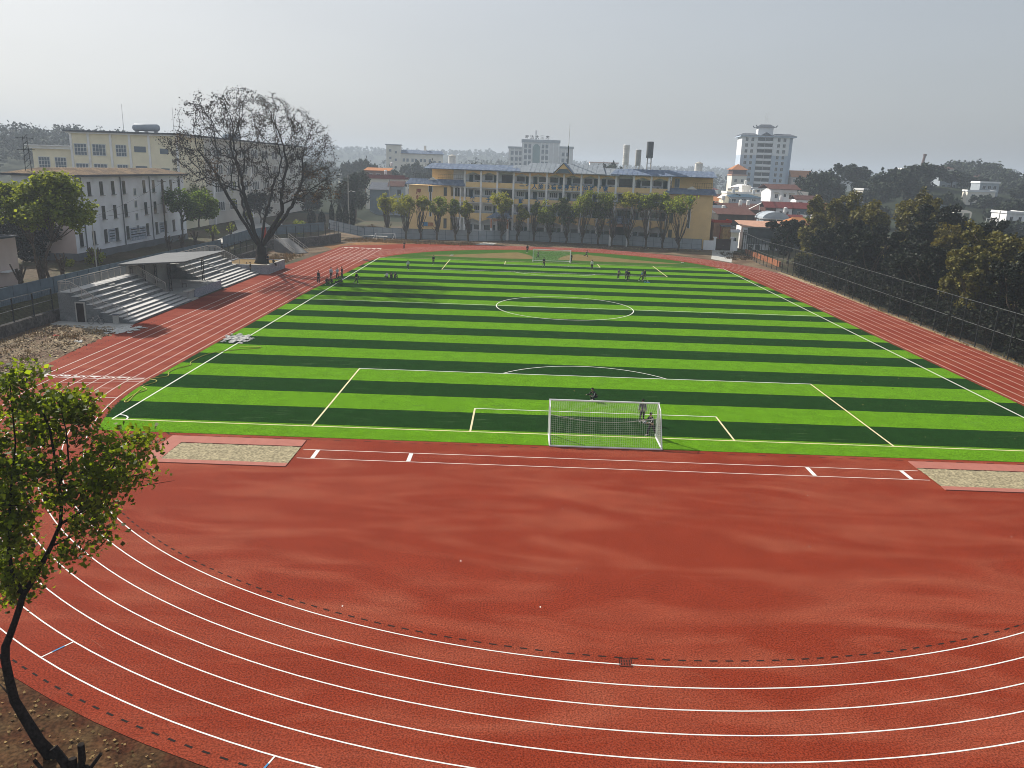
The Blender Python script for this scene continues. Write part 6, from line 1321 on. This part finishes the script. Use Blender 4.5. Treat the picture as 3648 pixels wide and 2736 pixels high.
def pose_meshes(pose):
    """facing local -Y. Angles in degrees: hip swing (forward +), knee bend, shoulder swing, elbow bend, arm spread; lean of the trunk"""
    if pose in POSES: return POSES[pose]
    pz, lean, legs, arms, head = dict(
        stand=(.86, 2, [(3, 4, 3), (-3, 3, 4)], [(-4, 8, 8), (4, 12, 8)], 0),
        hands_front=(.86, 4, [(2, 3, 4), (-2, 3, 4)], [(25, 70, 6), (25, 75, 6)], 15),
        walk=(.85, 5, [(26, 10, 2), (-24, 16, 2)], [(-24, 18, 7), (24, 22, 7)], 0),
        run=(.86, 14, [(42, 50, 2), (-30, 60, 2)], [(-40, 75, 10), (40, 80, 10)], 0),
        kick=(.85, -6, [(38, 22, 4), (-8, 6, 3)], [(-30, 20, 25), (30, 25, 25)], 10),
        reach=(.83, 12, [(22, 16, 6), (-20, 12, 6)], [(40, 40, 10), (30, 50, 10)], 8),
        crouch=(.34, 38, [(98, 128, 10), (92, 126, 10)], [(34, 48, 14), (28, 66, 12)], -5),
        sit=(.14, 14, [(108, 104, 14), (104, 100, 14)], [(38, 42, 10), (44, 46, 10)], 10),
        perch=(.12, 6, [(84, 78, 6), (80, 72, 6)], [(18, 30, 8), (14, 25, 8)], 5))[pose]
    lean = radians(lean)
    P = Vector((0, 0, pz)); up = Vector((0, -sin(lean), cos(lean)))
    sp = P+up*.18; ch = P+up*.38; nk = P+up*.50; hd0 = nk+up*.05
    hu = Vector((0, -sin(lean*.4+radians(head)), cos(lean*.4+radians(head)))); hd1 = hd0+hu*.09; hd2 = hd0+hu*.2; fwd = Vector((0, -hu.z, hu.y)) if True else None
    body = [[(P, .11), (sp, .105), (ch, .12), (nk, .055), (hd0, .05), (hd1+fwd*.012, .078), (hd1+hu*.07, .084), (hd2, .055)]]
    jack = [[(P+up*.0, .145), (sp, .14), (ch, .15), (nk-up*.01, .07)]]; trou = [[(P+up*.08, .125), (P, .135)]]
    shoes = MB(); hands = MB(); stripe = MB()
    for s, (hip, knee, spread) in zip((-1, 1), legs):
        h0 = P+Vector((s*.085, 0, -.03)); a = radians(hip); b = radians(hip-knee); sx = s*sin(radians(spread))
        kn = h0+Vector((sx*.4, -sin(a)*.40, -cos(a)*.40)); an = kn+Vector((sx*.3, -sin(b)*.40, -cos(b)*.40))
        fd = Vector((0, -cos(b), -sin(b)*.3 if knee < 60 else 0)).normalized() if pose in ('stand', 'hands_front', 'walk', 'run', 'kick', 'reach') else Vector((0, -1, -.05))
        if pose in ('perch',): fd = Vector((0, -1, -.1))
        body.append([(P, .11), (h0, .088), (kn, .056), (kn.lerp(an, .35), .052), (an, .036), (an+fd*.10+Vector((0, 0, -.035)), .032)])
        trou.append([(P, .135), (h0, .102), (h0.lerp(kn, .5), .09), (kn, .074), (an-(an-kn)*.08, .062)])
        q = an+Vector((0, 0, -.035)); w = Vector((.042, 0, 0)); bk = q-fd*.07; t = q+fd*.17
        vs = [bk-w, bk+w, t+w*.8, t-w*.8]; shoes.add([v+Vector((0, 0, -.03)) for v in vs]+[v+Vector((0, 0, .055)) for v in vs[:2]]+[v+Vector((0, 0, .02)) for v in vs[2:]], [(3, 2, 1, 0), (4, 5, 6, 7), (0, 1, 5, 4), (1, 2, 6, 5), (2, 3, 7, 6), (3, 0, 4, 7)])
    for s, (sh, el, spd) in zip((-1, 1), arms):
        s0 = ch+up*.07+Vector((s*.17, 0, 0)); a = radians(sh)-lean*.0; b = radians(sh+el); sx = s*sin(radians(spd))
        e = s0+Vector((sx*.27, -sin(a)*.27, -cos(a)*.27)); w = e+Vector((sx*.12, -sin(b)*.24, -cos(b)*.24)); d = (w-e).normalized()
        body.append([(ch, .12), (s0, .06), (e, .042), (w, .027), (w+d*.07, .03)]); jack.append([(ch, .15), (s0, .078), (s0.lerp(e, .5), .066), (e, .057), (w-d*.01, .047)])
        x = Vector((1, 0, 0)); n = d.cross(x).normalized(); x = n.cross(d)
        for k, L_ in enumerate((.062, .07, .066, .052)):
            o = w+d*.085+x*(.013*(k-1.5))*s; c1 = o+d*L_*.55+n*.006; hands.tube([o, c1, c1+d*L_*.45+n*.022], [.009, .0085, .006], 5)
        th = w+d*.035-x*s*.022; hands.tube([th, th-x*s*.018+d*.025, th-x*s*.02+d*.05+n*.01], [.011, .0095, .007], 5)
        for u in (0, 1):
            A_, B_ = (s0, e) if u == 0 else (e, w); off = Vector((s*.068 if u == 0 else s*.056, 0, .0)); stripe.bar(A_+off, B_+off, .02, .03)
    hands.tube([hd1+fwd*.07+hu*.035, hd1+fwd*.108+hu*.012, hd1+fwd*.085], [.008, .014, .008], 5)     # nose
    for s in (-1, 1): hands.tube([hd1+Vector((s*.078, 0, 0))+hu*.0, hd1+Vector((s*.09, .015, 0))+hu*.03, hd1+Vector((s*.08, .01, 0))+hu*.06], [.008, .014, .01], 5)   # ears
    me_b = merge(skin_mesh(body, 'body', M_skin), hands)
    me_j = skin_mesh(jack, 'jacket', M_cl['black']); me_t = skin_mesh(trou, 'trousers', M_cl['black'])
    def conv(mb, nm, m, sm=False):
        o = mb.build(nm, m, smooth=sm); me = o.data; bpy.data.objects.remove(o); return me
    face = MB()
    for s in (-1, 1): c = hd1+fwd*.083+hu*.045+Vector((s*.032, 0, 0)); face.tube([c-Vector((.013, 0, 0)), c, c+Vector((.013, 0, 0))], [.002, .007, .002], 6)
    c = hd1+fwd*.086-hu*.028; face.tube([c-Vector((.022, 0, 0)), c, c+Vector((.022, 0, 0))], [.002, .005, .002], 6)
    hair = MB(); cc = hd1+hu*.05-fwd*.012; n1, n2 = 12, 6; vs = []; fs = []
    X = Vector((1, 0, 0))
    for i in range(n2+1):
        th = i/n2*radians(105)
        for k in range(n1):
            ph = 2*pi*k/n1; f_ = cos(ph)  # cap reaches lower at the back than over the face
            t2 = th*(1-.42*max(0, f_)); r = .098+.006*((k*7+i*5) % 3)
            vs.append(cc+hu*(r*1.02*cos(t2))+fwd*(r*1.08*sin(t2)*f_)+X*(r*.97*sin(t2)*sin(ph)))
    fs = [(i*n1+k, i*n1+(k+1) % n1, (i+1)*n1+(k+1) % n1, (i+1)*n1+k) for i in range(n2) for k in range(n1)]; hair.add(vs, fs)
    POSES[pose] = (me_b, me_j, me_t, conv(shoes, 'shoes', M_cl['shoe']), conv(hair, 'hair', M_hair, True), conv(face, 'eyes_and_mouth', M_eye), conv(stripe, 'sleeve_stripe', M_cl['white']))
    return POSES[pose]
def person(x, y, rz, pose, jac, trs, lab, z=.025, s=1.0, stripe=False, shoe='shoe', group=None):
    root = empty('person', (x, y, z), radians(rz), lab, 'person', group); root.scale = (s, s, s)
    P = pose_meshes(pose); zo = {'sit': -.0}.get(pose, 0)
    for nm, me, m in zip(('body', 'jacket', 'trousers', 'shoes', 'hair', 'eyes_and_mouth', 'sleeve_stripe'), P, (None, jac, trs, shoe, None, None, 'white' if stripe else 0)):
        if m == 0: continue
        o = link(nm, me, root)
        if m: o.material_slots[0].link = 'OBJECT'; o.material_slots[0].material = M_cl[m]
    return root
S_ = 1.06
# rz: 0 faces the camera (-Y), 180 faces away, 90 faces +X (right)
person(.32, 8.9, -60, 'crouch', 'black', 'black', 'person in a black tracksuit crouching on the turf just beyond the near goal', s=S_, stripe=True)
person(3.24, 3.6, 180, 'stand', 'black', 'black', 'person in black with their back to the camera inside the near goal mouth', s=S_, stripe=True)
person(3.45, .5, -70, 'reach', 'black', 'black', 'person in black with white sleeve stripes striding left beside the near goal post', s=S_, stripe=True)
person(-31.9, 123.7, 60, 'hands_front', 'black', 'black', 'person in black standing alone on the far track bend at left', 0, S_)
person(-25.9, 87.6, 40, 'walk', 'paleblue', 'navy', 'person in a pale top and dark trousers walking near the far left penalty corner', s=S_)
person(-22.4, 96.5, 10, 'walk', 'black', 'black', 'person in black walking towards the camera left of the far penalty box', s=S_)
person(-31.1, 68.6, 70, 'walk', 'black', 'black', 'person in black walking right on the turf near the left sideline', s=S_*1.05)
person(-36.87, 68.4, 150, 'stand', 'black', 'black', 'person in black standing on the inner lane line beside the squatting pair', 0, S_*1.08)
person(-36.05, 73.1, 170, 'stand', 'paleblue', 'black', 'person in a pale jacket standing behind the squatting pair, left one', 0, S_*1.05)
person(-35.1, 73.3, 190, 'hands_front', 'paleblue', 'black', 'person in a pale vest with dark sleeves standing behind the dark bag', s=S_*1.02)
person(-34.5, 73.9, 120, 'stand', 'black', 'black', 'person in black standing at the right of the pair in pale tops', s=S_*1.08)
person(-35.3, 67.2, 20, 'crouch', 'black', 'black', 'person in black squatting by the left sideline, left of the pair', s=S_)
person(-34.6, 67.6, -20, 'crouch', 'navy', 'black', 'person in navy squatting by the left sideline, right of the pair', s=S_)
for x, y, jac, rz, w in ((-27.68, 76.4, 'white', -140, 'in black and white, leftmost'), (-27.05, 76.3, 'black', 180, 'in black, in the middle'), (-26.5, 76.65, 'navy', 160, 'in navy, rightmost')): person(x, y, rz, 'sit', jac, 'black', 'person %s of three sitting together on the turf' % w, s=S_)
person(-1.7, 99.4, 170, 'walk', 'black', 'black', 'person in black walking in front of the far goal', s=S_)
person(-4.73, 124.6, 10, 'stand', 'black', 'black', 'person in black standing behind the far goal to its left', s=S_)
person(-2.6, 112.2, 90, 'walk', 'black', 'black', 'person in black walking behind the net of the far goal', s=S_)
person(4.1, 108.9, 60, 'stand', 'black', 'black', 'person in black leaning by the right post of the far goal', s=S_)
person(7.7, 117.2, 80, 'run', 'grey', 'black', 'person in dark grey running on the bare patch right of the far goal', s=S_)
person(7.3, 97.6, 175, 'stand', 'white', 'black', 'person in a white shirt and black trousers in the far penalty box', s=S_)
person(10.8, 84.7, 30, 'hands_front', 'grey', 'black', 'person in dark grey standing left of the far group of five', s=S_)
person(12.25, 82.6, 180, 'stand', 'black', 'black', 'person in black in front, middle of the far group of five', s=S_*1.05)
person(12.2, 84.9, 0, 'stand', 'grey', 'black', 'person hidden behind the middle one of the far group of five', s=S_)
person(14.6, 83.2, -60, 'kick', 'teal', 'black', 'person kicking a leg forward in the far group of five', s=S_)
person(15.35, 85.2, -30, 'stand', 'black', 'black', 'person in black at the right end of the far group of five', s=S_)
person(-50.6, 76.6, 60, 'stand', 'black', 'black', 'person in black standing by the planter wall, farther left', 0, S_)
person(-49.6, 76.2 - .9, 100, 'stand', 'black', 'black', 'person in a long dark coat on the lowest steps by the planter wall', .21, S_)
person(-46.95, 78.8, 80, 'perch', 'black', 'black', 'person in black perched on the planter edge with legs hanging over', 1.42, S_)
person(-47.9, 79.0, 160, 'stand', 'black', 'black', 'person in black with a white collar standing against the bare tree trunk', 1.3, S_*.95, True)
# ---------------------------------------------------------------- balls, sheets, hose, bags
def ball(x, y, lab, r=.12, z=.027):
    b = bmesh.new(); bmesh.ops.create_icosphere(b, subdivisions=3, radius=r); me = bpy.data.meshes.new('football'); b.to_mesh(me); b.free()
    me.materials.append(M_white_steel); me.materials.append(M_dash); ico = [Vector(v).normalized() for v in ((0, .526, .851), (0, -.526, .851), (.851, 0, .526), (-.851, 0, .526), (.526, .851, 0), (-.526, .851, 0), (.526, -.851, 0), (-.526, -.851, 0), (.851, 0, -.526), (-.851, 0, -.526), (0, .526, -.851), (0, -.526, -.851))]
    for p in me.polygons: p.use_smooth = True; p.material_index = int(max(p.center.normalized().dot(v) for v in ico) > .93)
    o = link('football', me); o.location = (x, y, z+r); tag(o, lab, 'ball', 'footballs')
ball(3.42, 3.2, 'black and white football at the feet of the person inside the near goal'); ball(13.6, 91.2, 'football lying on the turf above the far group of five'); ball(15.5, 82.2, 'football by the kicking person')
def crumpled(name, pts, h, m, lab, cat, seed, z=.03, n=26):
    """a thin cloth with an irregular edge, thrown down in folds"""
    rs = np.random.RandomState(seed); P = np.array(pts); lo, hi = P.min(0)-.1, P.max(0)+.1; N = 30
    W = [(rs.normal(size=2)*rs.uniform(2.0, 6.5), rs.uniform(0, 6)) for _ in range(7)]
    def ins(x, y):
        c = False; j = len(P)-1
        for i in range(len(P)):
            if (P[i][1] > y) != (P[j][1] > y) and x < (P[j][0]-P[i][0])*(y-P[i][1])/(P[j][1]-P[i][1])+P[i][0]: c = not c
            j = i
        return c
    vs = []; fs = []; idx = {}
    def v(i, j):
        if (i, j) not in idx:
            x, y = lo+(hi-lo)*np.array([i, j])/N; f = np.mean([1-abs(math.sin(k[0]*x+k[1]*y+p)) for k, p in W])
            idx[(i, j)] = len(vs); vs.append((x+rs.normal()*.03, y+rs.normal()*.03, z+.005+h*2.6*max(0, f-.22)+h*.12*rs.rand()))
        return idx[(i, j)]
    for i in range(N):
        for j in range(N):
            c = lo+(hi-lo)*np.array([i+.5, j+.5])/N; w = np.array([math.sin(c[1]*5+seed), math.cos(c[0]*6+seed)])*.16*(hi-lo)
            if ins(*(c+w)): fs.append((v(i, j), v(i+1, j), v(i+1, j+1), v(i, j+1)))
    mb = MB(); mb.add(vs, fs); o = mb.build(name, m); tag(o, lab, cat, 'loose sheets and bags'); return o
crumpled('plastic_sheet', [(-36.2, 27.4), (-35.7, 29.2), (-34.2, 28.6), (-33.3, 27.0), (-33.6, 25.0), (-35.0, 24.8)], .14, M_plastic, 'crumpled white plastic sheet lying across the left sideline', 'sheet', 1, n=9)
crumpled('plastic_sheet', [(-48.7, 27.4), (-49.3, 30.6), (-47.4, 31.4), (-45.8, 31.6), (-46.7, 28.1)], .10, M_plastic, 'torn white sheet on the ground at the near corner of the grandstand', 'sheet', 2, .005, n=9)
crumpled('cloth_sheet', [(-50.2, 57.0), (-50.0, 59.6), (-48.9, 59.4), (-48.9, 55.2)], .05, M_plastic, 'white cloth spread on the right end of the stage', 'sheet', 3, 1.125, n=8)
crumpled('dark_bag', [(-34.4, 68.8), (-34.4, 69.7), (-33.5, 69.8), (-33.4, 68.8)], .35, M_cl['black'], 'black bag heap on the left sideline beside the squatting pair', 'bag', 4, n=6)
crumpled('dark_bag', [(-36.2, 99.3), (-36.1, 100.2), (-34.9, 100.1), (-35.0, 99.2)], .16, M_cl['grey'], 'grey bundle lying at the far left edge of the turf', 'bag', 5, n=6)
crumpled('white_bag', [(-20.9, 113.2), (-20.5, 113.9), (-19.9, 113.8), (-20.2, 113.1)], .14, M_plastic, 'small white bag on the far turf left of the bare patch', 'bag', 6, n=5)
crumpled('white_bag', [(26.8, 113.6), (27.1, 114.1), (27.7, 114.0), (27.5, 113.5)], .14, M_plastic, 'small white bag on the far turf at the right tip of the bare patch', 'bag', 7, n=5)
crumpled('blue_jacket', [(14.9, 81.3), (15.1, 81.9), (15.9, 81.8), (15.8, 81.3)], .08, M_blue_sign, 'blue jacket dropped on the turf before the far group', 'jacket', 8, n=5)
crumpled('rag', [(-53.2, 25.4), (-53.0, 25.9), (-52.4, 25.8), (-52.5, 25.4)], .08, M_red_sign, 'small red rag on the dirt yard at left', 'rag', 9, 0, n=5)
crumpled('rag', [(-49.5, 23.1), (-49.3, 23.9), (-48.6, 23.7), (-48.8, 23.0)], .08, M_plastic, 'pale rag on the dirt yard close to the track edge', 'rag', 10, 0, n=5)
mb = MB(); hp_ = [(-33.3, 23.2), (-31.4, 23.5), (-31.6, 22.9), (-33.2, 22.0), (-35.0, 20.1), (-35.4, 17.0), (-35.0, 15.6), (-35.6, 14.2), (-35.7, 12.8), (-35.3, 11.6), (-36.3, 10.6), (-35.6, 10.2), (-35.4, 9.6), (-35.8, 8.3), (-35.1, 7.4), (-35.4, 6.1), (-35.25, 4.2), (-34.95, 4.1), (-35.3, 5.8), (-35.6, 7.6)]
def smooth_path(p, k=6):
    out = []; p = [p[0]]+p+[p[-1]]
    for i in range(1, len(p)-2):
        for j in range(k):
            t = j/k; out.append(tuple(.5*(2*p[i][c]+(p[i+1][c]-p[i-1][c])*t+(2*p[i-1][c]-5*p[i][c]+4*p[i+1][c]-p[i+2][c])*t*t+(3*p[i][c]-p[i-1][c]-3*p[i+1][c]+p[i+2][c])*t**3) for c in (0, 1)))
    return out
mb.tube([(x, y, .06) for x, y in smooth_path(hp_)], .032, 5)
plain_thing('water_hose', mb, M_hose, (0, 0, 0), 'thin yellow hose winding along the left edge of the striped turf', 'hose')
for k, (x, y, lab) in enumerate(((-44.2, 146.2, 'concrete table tennis table left of the two on the far verge'), (-40.6, 145.4, 'concrete table tennis table right of the two on the far verge'))):
    root = empty('table_tennis_table', (x, y, 0), .1, lab, 'table', 'concrete tables'); mb = MB(); mb.box(-1.4, 1.4, -.75, .75, .7, .8); mb.build('tabletop', M_conc_l, root)
    for s in (-1, 1): mb = MB(); mb.box(s*.8-.15, s*.8+.15, -.5, .5, 0, .7); mb.build('leg', M_conc, root)
root = empty('folded_goal_frame', (-40, 147.4, 0), 0, 'white tubular frame with sloping legs on the far verge before the hoarding', 'frame'); mb = MB()
for s in (-2.4, 2.4): mb.tube([(s-.6, -.4, 0), (s, 0, 1.35)], .06, 6); mb.tube([(s+.1, .4, 0), (s, 0, 1.35)], .05, 6)
mb.tube([(-2.4, 0, 1.35), (2.4, 0, 1.35)], .05, 6); mb.build('frame', M_white_steel, root)
bk = empty('bicycle', (-51.9, 31.9, 0), .15, 'old bicycle leaning by the side wall of the grandstand', 'bicycle')
for sx in (-.52, .52):
    mb = MB(); mb.tube([(sx+.33*cos(a), 0, .34+.33*sin(a)) for a in np.linspace(0, 2*pi, 20)], .022, 5); w = mb.build('wheel', M_black_steel, bk)
    mb = MB(); [mb.bar((sx, 0, .34), (sx+.32*cos(a), 0, .34+.32*sin(a)), .006) for a in np.linspace(0, 2*pi, 10)]; mb.build('spoke', M_steel, w)
mb = MB()
for a, b in (((-.52, .34), (-.15, .36)), ((-.15, .36), (-.25, .85)), ((-.52, .34), (-.25, .8)), ((-.25, .8), (.33, .82)), ((-.15, .36), (.35, .75)), ((.33, .9), (.52, .34))): mb.tube([(a[0], 0, a[1]), (b[0], 0, b[1])], .02, 6)
mb.build('frame', M_steel, bk); mb = MB(); mb.tube([(.25, -.26, .98), (.33, 0, 1.0), (.25, .26, .98)], .016, 6); mb.build('handlebar', M_steel, bk); mb = MB(); mb.box(-.38, -.14, -.07, .07, .86, .92); mb.build('saddle', M_stone, bk)
mb = MB(); mb.bar((-.6, -.2, .02), (2.2, .4, .02), .12, .04)
plain_thing('plank', mb, M_conc_l, (-50.5, 30.5, 0), 'long plank lying on the path by the grandstand side wall', 'plank')
root = empty('electrical_box', (-50.1, 32.7, 0), 0, 'short concrete post with a dark cap at the near corner of the grandstand', 'post'); mb = MB(); mb.box(-.25, .25, -.2, .2, 0, .95); mb.build('post', M_conc_l, root); mb = MB(); mb.box(-.3, .3, -.25, .25, .95, 1.02); mb.build('cap', M_dark_roof, root)
mb = MB(); mb.box(-.45, .45, -.03, .03, 0, 2.6); mb.box(-.5, .5, -.2, .2, -.1, .0)
plain_thing('red_banner', mb, M_red_sign, (-56.5, 104.5, 2.6), 'upright red board behind the bare tree trunk', 'sign')
mb = MB(); mb.box(-.3, .3, -.05, .05, .6, 2.2); mb.tube([(0, 0, 0), (0, 0, .6)], .05, 6)
plain_thing('notice_sign', mb, M_white_wall, (-60.5, 129, 2.0), 'small white notice board right of the bare tree trunk', 'sign')
root = empty('motor_scooter', (-63.9, 40.4, 1.9), .6, 'dark motor scooter parked behind the left hoarding', 'scooter')
for sx in (-.55, .55): mb = MB(); mb.tube([(sx+.22*cos(a), 0, .26+.22*sin(a)) for a in np.linspace(0, 2*pi, 16)], .06, 6); mb.build('wheel', M_black_steel, root)
mb = MB(); mb.prism([(-.7, -.15, .35), (-.65, -.15, .75), (-.05, -.15, .78), (.05, -.15, .35), (.35, -.15, .35), (.45, -.15, .95), (.55, -.15, .95), (.6, -.15, .45), (.3, -.15, .25), (-.5, -.15, .25)], (0, .3, 0)); mb.build('body', M_cl['grey'], root); mb = MB(); mb.box(-.65, -.05, -.14, .14, .79, .87); mb.build('saddle', M_cl['black'], root); mb = MB(); mb.tube([(.42, -.3, 1.05), (.48, 0, 1.0), (.42, .3, 1.05)], .02, 6); mb.build('handlebar', M_steel, root)
litter('dropped_bits', [(rs_.uniform(-16, 22), rs_.uniform(-24, -8), .012) for rs_ in [np.random.RandomState(91)] for _ in range(9)], .12, M_frame, 9)
# campus road behind the bare tree and white house there
sheet('campus_road', [(-64, 96), (-70, 128), (-88, 175), (-82, 178), (-62, 130), (-61.5, 96)], 2.62, M_conc_l)
# ---------------------------------------------------------------- haze: one closed box of even, thin mist
mb = MB(); mb.box(-3950, 3950, -3950, 3950, -8, 82)
hzo = mb.build('haze', bpy.data.materials.new('thin_haze')); tag(hzo, kind='stuff'); hm = hzo.data.materials[0]; hm.use_nodes = True; t = hm.node_tree; t.nodes.clear()
pv = nd(t, 'ShaderNodeVolumePrincipled'); pv.inputs['Color'].default_value = (.58, .66, .77, 1); pv.inputs['Density'].default_value = HAZE; pv.inputs['Anisotropy'].default_value = .2
o_ = nd(t, 'ShaderNodeOutputMaterial'); t.links.new(pv.outputs[0], o_.inputs['Volume'])
